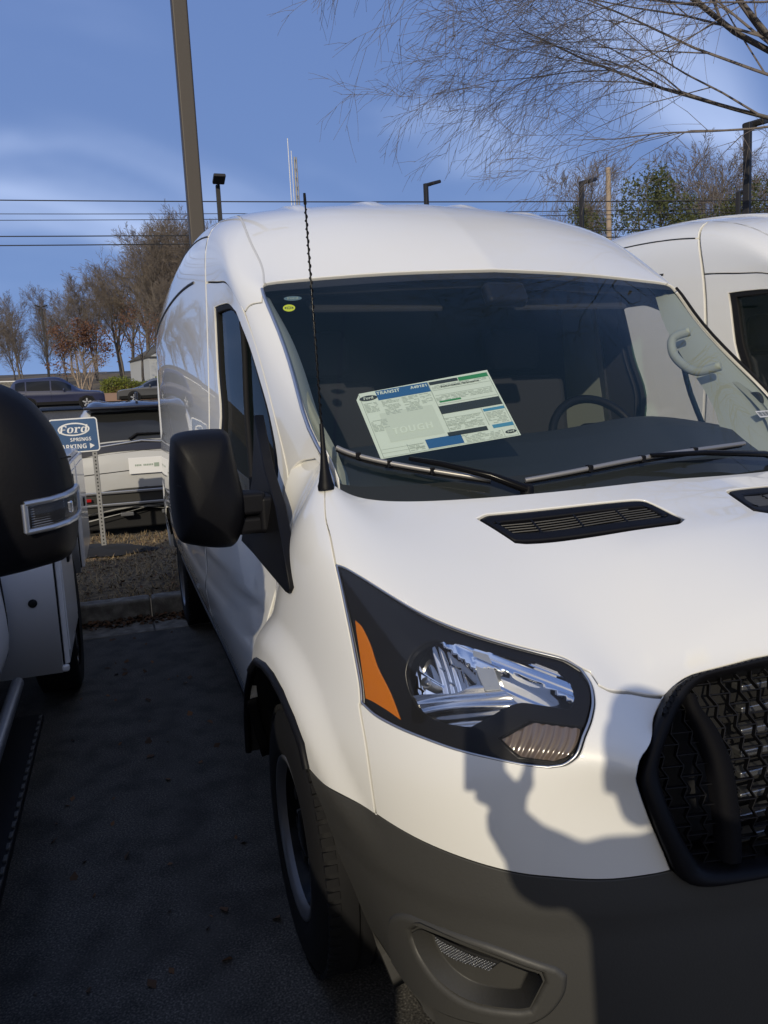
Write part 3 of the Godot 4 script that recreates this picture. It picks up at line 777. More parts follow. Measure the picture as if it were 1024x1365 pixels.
# a recess: the loop drawn inwards to a smaller floor
func tub(loop: PackedVector2Array, deep: float, taper: float) -> ArrayMesh:
	var c := Vector2.ZERO
	for q in loop: c += q / loop.size()
	var mb := MB.new()
	var m := loop.size()
	for r in [[1.03, 0.0], [0.99, 0.1], [taper, 0.92], [taper - 0.06, 1.0], [0.4, 1.0]]:
		for q in loop:
			var w: Vector2 = c + (q - c) * r[0]
			var inw := (on_nose(c.x, c.y, 0.0) - on_nose(q.x, q.y, 0.0)).normalized()
			var n := nose.normal(w.x, w.y)
			mb.add(on_nose(w.x, w.y, 0.004 - deep * r[1]), (inw + n * 0.3).normalized() if r[1] < 0.95 else n)
	for r in 4:
		for k in m: mb.quad(r * m + k, r * m + (k + 1) % m, (r + 1) * m + (k + 1) % m, (r + 1) * m + k)
	var t := mb.add(on_nose(c.x, c.y, 0.004 - deep), nose.normal(c.x, c.y))
	for k in m: mb.tri(4 * m + k, 4 * m + (k + 1) % m, t)
	return mb.mesh()

# the gently curved face that the grille lies in
func grille_at(q: Vector2, lift: float) -> Vector3:
	var z := -0.02 - 0.25 * q.x * q.x - 1.25 * pow(maxf(0.0, q.y - 0.72), 2.0)
	var n := Vector3(0.5 * q.x, 2.5 * maxf(0.0, q.y - 0.72), 1.0).normalized()
	return Vector3(q.x, q.y, z) + n * lift

func mirrored(a: Array) -> Array:
	var o := a.duplicate()
	for k in a.size(): o.append(Vector2(-a[a.size() - 1 - k].x, a[a.size() - 1 - k].y))
	return o

# where a ray from the middle leaves an outline
func reach(poly: PackedVector2Array, c: Vector2, d: Vector2) -> Vector2:
	var best := c + d * 0.2
	for k in poly.size():
		var h = Geometry2D.segment_intersects_segment(c, c + d * 3.0, poly[k], poly[(k + 1) % poly.size()])
		if h != null: best = h
	return best

func build_grille(van: Node3D) -> void:
	var outer := smooth(mirrored(GRILLE_OUT), true, 4, 60.0)
	var inner := smooth(mirrored(GRILLE_IN), true, 4, 60.0)
	var root := Node3D.new()
	root.name = "grille"
	van.add_child(root, true)
	var mid := Vector2(0, 0.83)
	var ring := MB.new()
	var prof := [[0.0, -0.07, 0.0], [0.0, 0.004, 0.0], [0.05, 0.014, 0.0], [0.3, 0.020, 0.0], [0.7, 0.016, 0.0], [0.94, 0.004, 0.0], [1.0, -0.008, 0.0], [1.02, -0.06, 0.0]]
	var n := 220
	for k in n:
		var a := TAU * k / n
		var d := Vector2(cos(a), sin(a) * 0.75).normalized()
		var o := reach(outer, mid, d)
		var i := reach(inner, mid, d)
		for p in prof: ring.add(grille_at(o.lerp(i, p[0]), p[1]), Vector3.ZERO)
	var m := prof.size()
	for k in n:
		for j in m:
			var t1 := ring.v[((k + 1) % n) * m + j] - ring.v[((k + n - 1) % n) * m + j]
			var t2 := ring.v[k * m + mini(j + 1, m - 1)] - ring.v[k * m + maxi(j - 1, 0)]
			var nn := t1.cross(t2).normalized()
			var want := Vector3(0, 0, 1)
			if j < 2: want = ring.v[k * m] - ring.v[k * m + m - 1]
			elif j > m - 3: want = ring.v[k * m + 0] * -1.0 + ring.v[k * m + m - 1] + Vector3(0, 0, 0.02)
			if nn.dot(want) < 0.0: nn = -nn
			ring.n[k * m + j] = nn
	for k in n:
		for j in m - 1: ring.quad(k * m + j, ((k + 1) % n) * m + j, ((k + 1) % n) * m + j + 1, k * m + j + 1)
	part(root, "grille_frame", ring.mesh(), M.black_plastic)
	for s in [1.0, -1.0]:
		var bar := MB.new()
		var bl := smooth(GRILLE_BAR, false, 5)
		var base := bar.v.size()
		var sec := [[-1.0, -0.03], [-1.0, -0.004], [-0.45, 0.010], [0.45, 0.010], [1.0, -0.004], [1.0, -0.03]]
		for k in bl.size():
			var f := float(k) / (bl.size() - 1)
			var d := (bl[mini(k + 1, bl.size() - 1)] - bl[maxi(k - 1, 0)]).normalized()
			var w := lerpf(0.010, 0.020, smoothstep(0.0, 0.4, f))
			for q in sec:
				var at: Vector2 = bl[k] + Vector2(d.y, -d.x) * w * q[0]
				bar.add(grille_at(Vector2(at.x * s, at.y), q[1] - 0.006), Vector3(q[0] * s * (-0.9 if d.y > 0.0 else -0.9), 0, 0.35 if absf(q[0]) > 0.9 else 1.0).normalized())
		for k in bl.size() - 1:
			for j in 5: bar.quad(base + k * 6 + j, base + (k + 1) * 6 + j, base + (k + 1) * 6 + j + 1, base + k * 6 + j + 1)
		part(root, "grille_bar", bar.mesh(), M.black_plastic)
	# honeycomb of long flat cells
	var comb := MB.new()
	var cw := 0.064
	var ch := 0.037
	var e := 0.021
	var strut := func(a: Vector2, b: Vector2) -> void:
		if not (Geometry2D.is_point_in_polygon(a, inner) or Geometry2D.is_point_in_polygon(b, inner)): return
		var pa := grille_at(a, -0.026)
		var pb := grille_at(b, -0.026)
		var nn := (grille_at(a, 0.0) - pa).normalized()
		var d := (pb - pa).normalized()
		comb.box((pa + pb) * 0.5, Vector3((pb - pa).length() + 0.001, 0.0026, 0.012), 0.0008, Basis(d, nn.cross(d).normalized(), nn))
	for r in 34:
		var y := 0.52 + r * ch * 0.5
		for k in range(-11, 12):
			var x := k * cw * 1.0 + (cw * 0.5 if r % 2 else 0.0)
			var a := Vector2(x - e, y)
			var b := Vector2(x + e, y)
			strut.call(a, b)
			strut.call(b, Vector2(x + cw * 0.5 - e, y + ch * 0.5))
			strut.call(a, Vector2(x - cw * 0.5 + e, y + ch * 0.5))
	part(root, "honeycomb", comb.mesh(), M.black_plastic).set_meta("kind", "stuff")
	for s in [1.0, -1.0]:
		part(root, "blanking_plate", MB.new().slab(PackedVector2Array([Vector2(-0.50 * s, 0.86), Vector2(-0.40 * s, 0.97), Vector2(-0.30 * s, 0.95), Vector2(-0.24 * s, 0.80), Vector2(-0.23 * s, 0.64), Vector2(-0.36 * s, 0.64)]), 0.004, 0.0, Transform3D(Basis(), Vector3(0, 0, -0.185))).mesh(), M.dark)
	for k in 8:
		part(root, "radiator_fin", MB.new().box(Vector3(0, 0.62 + k * 0.045, -0.19), Vector3(0.46, 0.014, 0.03), 0.003).mesh(), M.silver)
	part(root, "radiator_backing", MB.new().box(Vector3(0, 0.78, -0.25), Vector3(0.8, 0.36, 0.02)).mesh(), M.dark)

func build_vent(van: Node3D, s: float) -> void:
	var loop := smooth(VENT if s > 0.0 else flip_u(VENT), true, 4, 50.0)
	var root := Node3D.new()
	root.name = numbered("bonnet_vent", van)
	van.add_child(root, true)
	part(root, "vent_frame", panel(nose, loop, {"gap": 0.0, "bevel": 0.03, "off": 0.001, "thick": 0.03, "holes": [inset(loop, 0.11)]}), M.black_plastic)
	part(root, "vent_tray", panel(nose, loop, {"gap": 0.0, "bevel": 0.01, "off": -0.03, "thick": 0.0}), M.dark)
	# slats run across the vent
	var inn := inset(loop, 0.10)
	var lo := inn[0]
	var hi := inn[0]
	for q in inn: lo = lo.min(q); hi = hi.max(q)
	for k in 8:
		var v := lerpf(lo.y, hi.y, (k + 0.5) / 8.0)
		var us := []
		for m in 121:
			var u := lerpf(lo.x, hi.x, m / 120.0)
			if Geometry2D.is_point_in_polygon(Vector2(u, v), inn): us.append(u)
		if us.size() < 3: continue
		var pts := []
		for m in 6:
			var u: float = lerpf(us[0], us[-1], m / 5.0)
			pts.append(on_nose(u, v, -0.006))
		var sl := MB.new()
		for m in 5:
			var d: Vector3 = (pts[m + 1] - pts[m])
			var n := nose.normal(us[0], v)
			var dn := d.normalized()
			var b := Basis(dn, n, dn.cross(n)).rotated(dn, 0.55 * (1.0 if s > 0.0 else -1.0))
			sl.box((pts[m] + pts[m + 1]) * 0.5, Vector3(d.length() + 0.001, 0.003, 0.012), 0.001, b)
		part(root, "vent_slat", sl.mesh(), M.bumper_plastic)
	for f in [0.25, 0.5, 0.75]:
		var vs := []
		for m in 61:
			var v := lerpf(lo.y, hi.y, m / 60.0)
			var u := lerpf(lerpf(2.9, 1.95, (v - lo.y) / (hi.y - lo.y)), lerpf(0.0, 0.0, 0.0), 0.0)
			u = lerpf(lo.x, hi.x, f) * 1.0
			if Geometry2D.is_point_in_polygon(Vector2(u, v), inn): vs.append(Vector2(u, v))
		if vs.size() < 3: continue
		var bar := MB.new()
		bar.tube([on_nose(vs[0].x, vs[0].y, -0.003), on_nose(vs[-1].x, vs[-1].y, -0.003)], 0.003, 6)
		part(root, "vent_rib", bar.mesh(), M.black_plastic)

func shell_of(poly: PackedVector2Array, c: Vector2, s: float, z0: float, deep: float) -> MB:
	var shell := MB.new()
	var rings := [[0.0, 0.94], [0.025, 1.0], [0.06, 1.0], [0.10, 0.93], [0.125, 0.8], [0.14, 0.55], [0.146, 0.25]]
	var m := poly.size()
	for rg in rings:
		for q in poly:
			var w: Vector2 = c + (q - c) * rg[1]
			shell.add(Vector3(w.x * s, w.y, z0 + rg[0] * deep), Vector3.ZERO)
	var tip := shell.add(Vector3(c.x * s, c.y, z0 + 0.149 * deep), Vector3(0, 0, 1))
	for r in rings.size():
		for k in m:
			var a := shell.v[r * m + (k + 1) % m] - shell.v[r * m + (k + m - 1) % m]
			var b := shell.v[mini(r + 1, rings.size() - 1) * m + k] - shell.v[maxi(r - 1, 0) * m + k]
			var n := a.cross(b).normalized()
			var outw := Vector3(poly[k].x * s - c.x * s, poly[k].y - c.y, 0.02)
			if n.dot(outw) < 0.0: n = -n
			shell.n[r * m + k] = n
	for r in rings.size() - 1:
		for k in m:
			shell.quad(r * m + k, r * m + (k + 1) % m, (r + 1) * m + (k + 1) % m, (r + 1) * m + k)
	for k in m: shell.tri((rings.size() - 1) * m + k, (rings.size() - 1) * m + (k + 1) % m, tip)
	return shell

func build_mirror(van: Node3D, s: float) -> void:
	# s = 1 on the passenger side (x below zero)
	var root := Node3D.new()
	root.name = numbered("wing_mirror", van)
	van.add_child(root, true)
	var o := [Vector2(-1.200, 1.453), Vector2(-1.187, 1.467), Vector2(-1.148, 1.474), Vector2(-1.067, 1.474), Vector2(-1.048, 1.459), Vector2(-1.040, 1.414), Vector2(-1.024, 1.313), Vector2(-1.017, 1.275), Vector2(-1.022, 1.215), Vector2(-1.045, 1.165), Vector2(-1.065, 1.150), Vector2(-1.12, 1.154), Vector2(-1.19, 1.174), Vector2(-1.204, 1.19), Vector2(-1.212, 1.233), Vector2(-1.213, 1.334)]
	var poly := smooth(o, true, 3, 60.0)
	var c := Vector2(-1.12, 1.315)
	var shell := shell_of(poly, c, s, -1.225, 1.0)
	var head := part(root, "mirror_cap", shell.mesh(), M.black_plastic)
	var gp := PackedVector2Array()
	for q in poly: gp.append(Vector2((c.x + (q.x - c.x) * 0.9) * s, c.y + (q.y - c.y) * 0.92))
	part(root, "mirror_glass", MB.new().slab(gp, 0.006, 0.001, Transform3D(Basis(), Vector3(0, 0, -1.228))).mesh(), M.chrome)
	# parting line round the cap
	var ln := MB.new()
	ln.tube([Vector3(-1.205 * s, 1.335, -1.135), Vector3(-1.195 * s, 1.336, -1.10), Vector3(-1.15 * s, 1.31, -1.081)], 0.0016, 5)
	part(head, "parting_line", ln.mesh(), M.dark)
	# two arms to the sail
	part(root, "mirror_arm", MB.new().box(Vector3(-1.015 * s, 1.268, -1.165), Vector3(0.10, 0.062, 0.085), 0.012).mesh(), M.black_plastic)
	part(root, "mirror_arm", MB.new().box(Vector3(-1.0 * s, 1.208, -1.17), Vector3(0.10, 0.05, 0.08), 0.014).mesh(), M.black_plastic)
	var base := MB.new()
	base.box(Vector3(-0.962 * s, 1.235, -1.18), Vector3(0.05, 0.11, 0.12), 0.018)
	part(root, "mirror_foot", base.mesh(), M.black_plastic)
	# triangular sail on the door corner
	var sp := [Vector2(-1.437, 1.504), Vector2(-1.241, 1.353), Vector2(-1.083, 1.264), Vector2(-0.95, 1.156), Vector2(-0.866, 1.084), Vector2(-0.878, 1.068), Vector2(-0.90, 1.068), Vector2(-1.095, 1.095), Vector2(-1.212, 1.112), Vector2(-1.36, 1.13), Vector2(-1.37, 1.21), Vector2(-1.35, 1.31), Vector2(-1.39, 1.41)]
	var x := Transform3D(Basis(Vector3(0.1026 * s, 0, 1), Vector3(0.231 * s, 1, 0), Vector3(-s, 0, 0)), Vector3((-1.085 - 0.030) * s, 0, 0))
	part(root, "sail", MB.new().slab(PackedVector2Array(sp), 0.03, 0.003, x).mesh(), M.black_plastic)
	if s > 0.0:
		var sw := MB.new().tube([Vector3(-0.918, 1.085, -0.87), Vector3(-0.925, 1.079, -0.868)], 0.006, 8)
		part(root, "screw", sw.mesh(), M.silver)

func wiper(van: Node3D, blade: Array, arm: Array) -> void:
	var root := Node3D.new()
	root.name = numbered("wiper", van)
	van.add_child(root, true)
	var lift := func(q: Vector2, h: float) -> Vector3: return glass_at(q.x, q.y) + glass_normal(q.x, q.y) * h
	var rub := MB.new()
	var top := MB.new()
	var steps := 14
	for pass_ in 2:
		var pts := []
		for k in steps + 1:
			var q: Vector2 = blade[0].lerp(blade[1], float(k) / steps)
			pts.append(lift.call(q, 0.008 if pass_ == 0 else 0.02 + 0.006 * sin(PI * k / steps)))
		if pass_ == 0: rub.tube(pts, 0.004, 6)
		else: top.tube(pts, 0.0068, 8)
	part(root, "rubber_blade", rub.mesh(), M.rubber)
	part(root, "blade_frame", top.mesh(), M.blade_steel)
	for f in [0.22, 0.45, 0.7]:
		var q: Vector2 = blade[0].lerp(blade[1], f)
		part(root, "blade_clip", MB.new().box(lift.call(q, 0.022), Vector3(0.014, 0.02, 0.022), 0.003).mesh(), M.black_plastic)
	var a := MB.new()
	var pts2 := [lift.call(arm[0], 0.034), lift.call(arm[0].lerp(arm[1], 0.3), 0.048), lift.call(arm[0].lerp(arm[1], 0.7), 0.05), lift.call(arm[1], 0.03)]
	a.tube(pts2, [0.006, 0.008, 0.010, 0.012], 8)
	part(root, "wiper_arm", a.mesh(), M.gloss_black)
	part(root, "wiper_pivot", MB.new().lathe([Vector2(0.017, -0.02), Vector2(0.018, 0.012), Vector2(0.013, 0.02), Vector2(0.0001, 0.022)], 14, Transform3D(Basis(), lift.call(arm[1], 0.02))).mesh(), M.black_plastic)

func text(under: Node, called: String, s: String, size: float, x: Transform3D, material: Material, font := "Droid Sans", bold := true, deep := 0.0006, wide := 1.0) -> MeshInstance3D:
	var f := SystemFont.new()
	f.font_names = PackedStringArray([font])
	if bold: f.font_weight = 700
	var t := TextMesh.new()
	t.text = s
	t.font = f
	t.font_size = 64
	t.pixel_size = size / 64.0
	t.depth = deep
	t.curve_step = 2.0
	var o := part(under, called, t, material)
	o.transform = x * Transform3D(Basis.from_scale(Vector3(wide, 1, 1)), Vector3.ZERO)
	return o

# the price sheet laid against the inside of the glass
func price_sheet(van: Node3D) -> void:
	var c := [Vector2(-0.623, 0.425), Vector2(-0.25, 0.458), Vector2(-0.263, 0.206), Vector2(-0.633, 0.163)]
	var P := []
	for q in c: P.append(glass_at(q.x, q.y) - glass_normal(q.x, q.y) * 0.014)
	var w: float = (P[1].distance_to(P[0]) + P[2].distance_to(P[3])) * 0.5
	var h: float = (P[3].distance_to(P[0]) + P[2].distance_to(P[1])) * 0.5
	var ex: Vector3 = (P[1] - P[0] + P[2] - P[3]).normalized()
	var ey: Vector3 = (P[0] - P[3] + P[1] - P[2]).normalized()
	var ez := ex.cross(ey).normalized()
	ey = ez.cross(ex)
	var root := Node3D.new()
	root.name = "price_sheet"
	van.add_child(root, true)
	root.set_meta("label", "white printed price sheet, green glass tint put into its colour, behind the windscreen with blue and black headings")
	root.transform = Transform3D(Basis(ex, ey, ez), (P[0] + P[1] + P[2] + P[3]) * 0.25)
	var poly := PackedVector2Array()
	for k in 4:
		var q: Vector3 = root.transform.affine_inverse() * P[k]
		poly.append(Vector2(q.x, q.y))
	var cl := poly[0]
	poly = PackedVector2Array([cl + Vector2(0.0, -0.03), cl + Vector2(0.012, -0.006), poly[1], poly[2], poly[3]])
	part(root, "sheet", MB.new().slab(poly, 0.0006, 0.0, Transform3D()).mesh(), M.glass_tinted_paper)
	# map (0..1, 0..1) from the top left corner onto the sheet
	var a0 := Vector2(poly[0].x, cl.y)
	var at := func(u: float, v: float) -> Vector2:
		var tl := cl
		return tl.lerp(poly[2], u).lerp(poly[4].lerp(poly[3], u), v)
	var bars := {"print_blue": [], "print_black": [], "print_grey": [], "print_pale": [], "print_green": [], "print_cyan": []}
	var z := {"print_pale": 0.0008, "print_blue": 0.0010, "print_black": 0.0010, "print_grey": 0.0009, "print_green": 0.0010, "print_cyan": 0.0010}
	var rect := func(k: String, u0: float, v0: float, u1: float, v1: float) -> void: bars[k].append([u0, v0, u1, v1])
	rect.call("print_blue", 0.145, 0.03, 0.535, 0.175)
	rect.call("print_black", 0.545, 0.035, 0.76, 0.085)
	rect.call("print_green", 0.765, 0.035, 0.985, 0.095)
	rect.call("print_black", 0.535, 0.415, 0.985, 0.535)
	rect.call("print_black", 0.515, 0.80, 0.80, 0.86)
	rect.call("print_blue", 0.345, 0.845, 0.60, 0.975)
	rect.call("print_cyan", 0.83, 0.56, 0.985, 0.60)
	rect.call("print_cyan", 0.84, 0.80, 0.99, 0.85)
	rect.call("print_green", 0.56, 0.34, 0.72, 0.365)
	rect.call("print_pale", 0.11, 0.37, 0.50, 0.80)
	for l in [[0.02, 0.03, 0.024, 0.985], [0.02, 0.985, 0.985, 0.99], [0.985, 0.03, 0.989, 0.99], [0.535, 0.03, 0.54, 0.80], [0.545, 0.17, 0.98, 0.175], [0.55, 0.25, 0.98, 0.255], [0.545, 0.385, 0.98, 0.39], [0.82, 0.545, 0.824, 0.80], [0.53, 0.60, 0.81, 0.604], [0.53, 0.70, 0.81, 0.704], [0.02, 0.88, 0.33, 0.884], [0.02, 0.93, 0.33, 0.934], [0.21, 0.86, 0.214, 0.98], [0.89, 0.88, 0.893, 0.98]]:
		rect.call("print_grey", l[0], l[1], l[2], l[3])
	var rng := RandomNumberGenerator.new()
	rng.seed = 77
	for blk in [[0.03, 0.19, 0.13, 0.34], [0.16, 0.19, 0.29, 0.40], [0.31, 0.19, 0.43, 0.40], [0.44, 0.19, 0.525, 0.33], [0.03, 0.46, 0.15, 0.62], [0.545, 0.27, 0.97, 0.33], [0.545, 0.61, 0.80, 0.69], [0.545, 0.71, 0.80, 0.78], [0.835, 0.62, 0.975, 0.78], [0.62, 0.89, 0.88, 0.975], [0.22, 0.88, 0.33, 0.97], [0.60, 0.875, 0.75, 0.885], [0.55, 0.105, 0.97, 0.16]]:
		var v: float = blk[1]
		while v < blk[3]:
			var u: float = blk[0]
			while u < blk[2] - 0.01:
				var l := minf(rng.randf_range(0.012, 0.05), blk[2] - u)
				if rng.randf() < 0.8: rect.call("print_grey", u, v, u + l * 0.85, v + 0.008)
				u += l
			v += 0.019
	for k in 9: rect.call("print_pale", 0.16 + rng.randf() * 0.2, 0.05 + k * 0.012, 0.40 + rng.randf() * 0.1, 0.054 + k * 0.012)
	for k in 5: rect.call("print_pale", 0.36, 0.865 + k * 0.02, 0.5 + rng.randf() * 0.08, 0.872 + k * 0.02)
	rect.call("print_pale", 0.56, 0.92, 0.59, 0.965)
	for key in bars:
		var mb := MB.new()
		for r in bars[key]:
			var qs := [at.call(r[0], r[1]), at.call(r[2], r[1]), at.call(r[2], r[3]), at.call(r[0], r[3])]
			mb.flat_quad(Vector3(qs[0].x, qs[0].y, z[key]), Vector3(qs[1].x, qs[1].y, z[key]), Vector3(qs[2].x, qs[2].y, z[key]), Vector3(qs[3].x, qs[3].y, z[key]), Vector3(0, 0, 1))
		part(root, "printing", mb.mesh(), M[key]).set_meta("kind", "stuff")
	var put := func(s: String, u: float, v: float, size: float, material: Material, font := "Droid Sans") -> void:
		var q: Vector2 = at.call(u, v)
		text(root, "lettering", s, size, Transform3D(Basis(), Vector3(q.x, q.y, 0.0014)), material, font)
	put.call("TRANSIT", 0.235, 0.072, 0.017, M.glass_tinted_paper)
	put.call("A49181", 0.465, 0.072, 0.015, M.glass_tinted_paper)
	put.call("TOUGH", 0.30, 0.66, 0.034, M.glass_tinted_paper)
	put.call("Environmental Performance", 0.76, 0.135, 0.0085, M.print_black)
	var oval := func(u: float, v: float, rx: float, ry: float) -> void:
		var q: Vector2 = at.call(u, v)
		var pl := PackedVector2Array()
		for k in 24: pl.append(q + Vector2(cos(TAU * k / 24) * rx, sin(TAU * k / 24) * ry))
		part(root, "logo_oval", MB.new().slab(pl, 0.0004, 0.0, Transform3D(Basis(), Vector3(0, 0, 0.0009))).mesh(), M.print_black)
		text(root, "lettering", "Ford", ry * 1.15, Transform3D(Basis(), Vector3(q.x, q.y, 0.0016)), M.glass_tinted_paper, "Droid Serif")
	oval.call(0.08, 0.115, 0.027, 0.011)
	oval.call(0.945, 0.93, 0.016, 0.007)

func build_van() -> Node3D:
	nose = Patch.new(NOSE_NET, true, false)
	body = Patch.new(BODY_NET, false, true)
	nose.bump = nose_bump
	body.bump = body_bump
	var van := thing("cargo_van", "white cargo van facing the viewer with a printed price sheet behind its windscreen", "van", Vector3.ZERO, 0.0, "white cargo vans parked side by side")
	# bonnet: half outline and its mirror image
	var half: Array = HOOD.filter(func(q): return q.x > 0.05)
	var hl: Array = half.duplicate()
	var mir := flip_u(half)
	mir.reverse()
	hl.append_array(mir)
	var vent := smooth(VENT, true, 4, 50.0)
	var vent2 := PackedVector2Array()
	for q in vent: vent2.append(Vector2(-q.x, q.y))
	part(van, "bonnet", panel(nose, smooth(hl), {"holes": [inset(vent, -0.01), inset(vent2, -0.01)], "du": 0.1, "dv": 0.1}), M.paint)
	both(van, "front_wing", FENDER, M.paint, {"du": 0.1, "dv": 0.1})
	both(van, "bumper_cover", BUMPER_COVER, M.paint, {"du": 0.1, "dv": 0.1})
	# lower bumper
	var lt: Array = LOWER_TOP.filter(func(q): return q.x > 0.05)
	var lower: Array = lt.duplicate()
	mir = flip_u(lt)
	mir.reverse()
	lower.append_array(mir)
	var side: Array = LOWER_SIDE.duplicate()
	side.reverse()
	lower.append_array(flip_u(side))
	lower.append_array([Vector2(-5.9, 8.0), Vector2(-3, 8.0), Vector2(0, 8.0), Vector2(3, 8.0), Vector2(5.9, 8.0)])
	lower.append_array(LOWER_SIDE)
	var pocket := smooth(FOG_POCKET)
	var pocket2 := PackedVector2Array()
	for q in pocket: pocket2.append(Vector2(-q.x, q.y))
	part(van, "lower_bumper", panel(nose, smooth(lower), {"gap": 0.002, "holes": [pocket, pocket2], "thick": 0.03, "du": 0.125, "dv": 0.125}), M.bumper_plastic)
	for s in [1.0, -1.0]:
		var fl := func(a) -> Array: return a if s > 0.0 else flip_u(a)
		var fog := Node3D.new()
		fog.name = numbered("fog_lamp_bezel", van)
		van.add_child(fog, true)
		part(fog, "bezel_ring", panel(nose, smooth(fl.call(FOG_RIM)), {"gap": 0.0, "bevel": 0.06, "round": 0.010, "off": 0.009, "thick": 0.014, "holes": [inset(smooth(fl.call(FOG_POCKET)), -0.03)]}), M.bumper_plastic)
		part(fog, "bezel_pocket", tub(smooth(fl.call(FOG_POCKET)), 0.034, 0.86), M.bumper_plastic)
		var mesh_loop := smooth(fl.call(FOG_MESH))
		part(fog, "vent_mesh", panel(nose, mesh_loop, {"gap": 0.0, "bevel": 0.02, "off": -0.018, "thick": 0.02}), M.dark)
		var dots := MB.new()
		var lo := mesh_loop[0]
		var hi := mesh_loop[0]
		for q in mesh_loop: lo = lo.min(q); hi = hi.max(q)
		for a in 26:
			for b in 14:
				var q := Vector2(lerpf(lo.x, hi.x, (a + 0.5 * (b % 2)) / 25.0), lerpf(lo.y, hi.y, b / 13.0))
				if Geometry2D.is_point_in_polygon(q, inset(mesh_loop, 0.015)):
					dots.box(on_nose(q.x, q.y, -0.017), Vector3(0.003, 0.003, 0.004), 0.001)
		part(fog, "mesh_knots", dots.mesh(), M.silver).set_meta("kind", "stuff")
		build_headlight(van, s)
		build_vent(van, s)
		build_mirror(van, s)
		# flare lip round the front arch and the liner inside
		var lip := MB.new()
		var ap := []
		for q in FENDER:
			if q.y > 3.9 and q.x > 5.95: ap.append(q)
		var arch := []
		for z_y in [[-1.46, 0.42], [-1.44, 0.55], [-1.37, 0.66], [-1.26, 0.755]]:
			arch.append(Vector3(-1.022 * s, z_y[1], z_y[0]))
		for k in range(9, 17):
			pass
		var av := []
		for q in FENDER:
			if q.x > 5.9 and q.y > 3.0 and q.x < 7.99: av.append(q)
		for q in av: arch.append(on_nose(q.x * s, q.y, 0.002))
		lip.tube(arch, 0.011, 8)
		for q in [LOWER_SIDE[4], LOWER_SIDE[3], LOWER_SIDE[2], LOWER_SIDE[1], LOWER_SIDE[0]]: arch.append(on_nose(q.x * s, q.y, -0.02))
		part(van, "arch_lip", lip.mesh(), M.black_plastic)
		var liner := MB.new()
		var na := arch.size()
		for k in na:
			var p: Vector3 = arch[k]
			for w in 4:
				var inx := [0.0, 0.06, 0.2, 0.36]
				var q2 := p + Vector3(s * inx[w], 0.0, 0.0)
				liner.add(q2, (Vector3(0, 0.42, -0.98) - Vector3(0, p.y, p.z)).normalized())
		for k in na - 1:
			for w in 3: liner.quad(k * 4 + w, k * 4 + w + 1, (k + 1) * 4 + w + 1, (k + 1) * 4 + w)
		part(van, "wheel_arch_liner", liner.mesh(), M.dark)
		part(van, "wheel_arch_wall", MB.new().box(Vector3(-0.62 * s, 0.55, -1.0), Vector3(0.02, 0.7, 1.0)).mesh(), M.dark)
		for z in [-1.02, -4.77]:
			var w := Node3D.new()
			w.name = numbered("wheel", van)
			van.add_child(w, true)
			wheel(w, Vector3(-0.865 * s, 0.352, z), -s)
	build_grille(van)
	# cab and body
	var door := [Vector2(3, 4.0), Vector2(2.5, 3.95), Vector2(1.9, 3.80), Vector2(1.40, 3.80), Vector2(1.06, 3.98), Vector2(1.0, 4.5), Vector2(1.0, 5.3), Vector2(1.0, 6.0), Vector2(1.0, 7.0), Vector2(1.0, 8.0), Vector2(1.02, 8.67), Vector2(1.345, 8.895), Vector2(1.55, 9.2), Vector2(1.58, 9.33), Vector2(2.2, 9.35), Vector2(3, 9.35), Vector2(3, 8), Vector2(3, 7), Vector2(3, 5.5)]
	var window: Array = WINDOW
	var wl := smooth(window)
	var wl2 := PackedVector2Array()
	for q in wl: wl2.append(Vector2(q.x, -q.y))
	for s in [1.0, -1.0]:
		var fv := func(a) -> Array: return a if s > 0.0 else flip_v(a)
		var w := wl if s > 0.0 else wl2
		var d := Node3D.new()
		d.name = numbered("front_door", van)
		van.add_child(d, true)
		part(d, "door_skin", panel(body, smooth(fv.call(door)), {"holes": [w], "thick": 0.03}), M.paint)
		part(d, "window_frame", panel(body, w, {"gap": 0.0, "bevel": 0.02, "off": -0.004, "thick": 0.03, "holes": [inset(w, 0.085)]}), M.rubber)
		part(d, "window_glass", panel(body, w, {"gap": 0.02, "bevel": 0.01, "off": -0.014, "thick": 0.0}), M.side_glass if s < 0.0 else M.glass)
		var bar := MB.new()
		var pts := []
		for q in smooth(WINDOW_BAR, false, 3): pts.append(body.at(q.x, q.y * s) - body.normal(q.x, q.y * s) * 0.008)
		bar.tube(pts, 0.011, 6)
		part(d, "window_divider", bar.mesh(), M.rubber)
		# inner door card below the window
		part(d, "door_card", panel(body, smooth(fv.call([Vector2(1.1, 7.05), Vector2(2.95, 7.1), Vector2(2.95, 9.3), Vector2(1.7, 9.3), Vector2(1.1, 8.6)])), {"off": -0.06, "thick": 0.02}), M.fabric_dark)
		part(d, "window_surround_trim", panel(body, smooth(fv.call(door.slice(0, 9) + [Vector2(3, 7.1), Vector2(3, 5.5)])), {"off": -0.035, "gap": 0.03, "thick": 0.01, "holes": [inset(w, 0.06)]}), M.fabric_dark)
		# handle
		var hp: Vector3 = body.at(2.72, 7.45 * s)
		var hn: Vector3 = body.normal(2.72, 7.45 * s)
		part(d, "door_handle", MB.new().box(hp + hn * 0.03, Vector3(0.022, 0.035, 0.2), 0.01).mesh(), M.black_plastic)
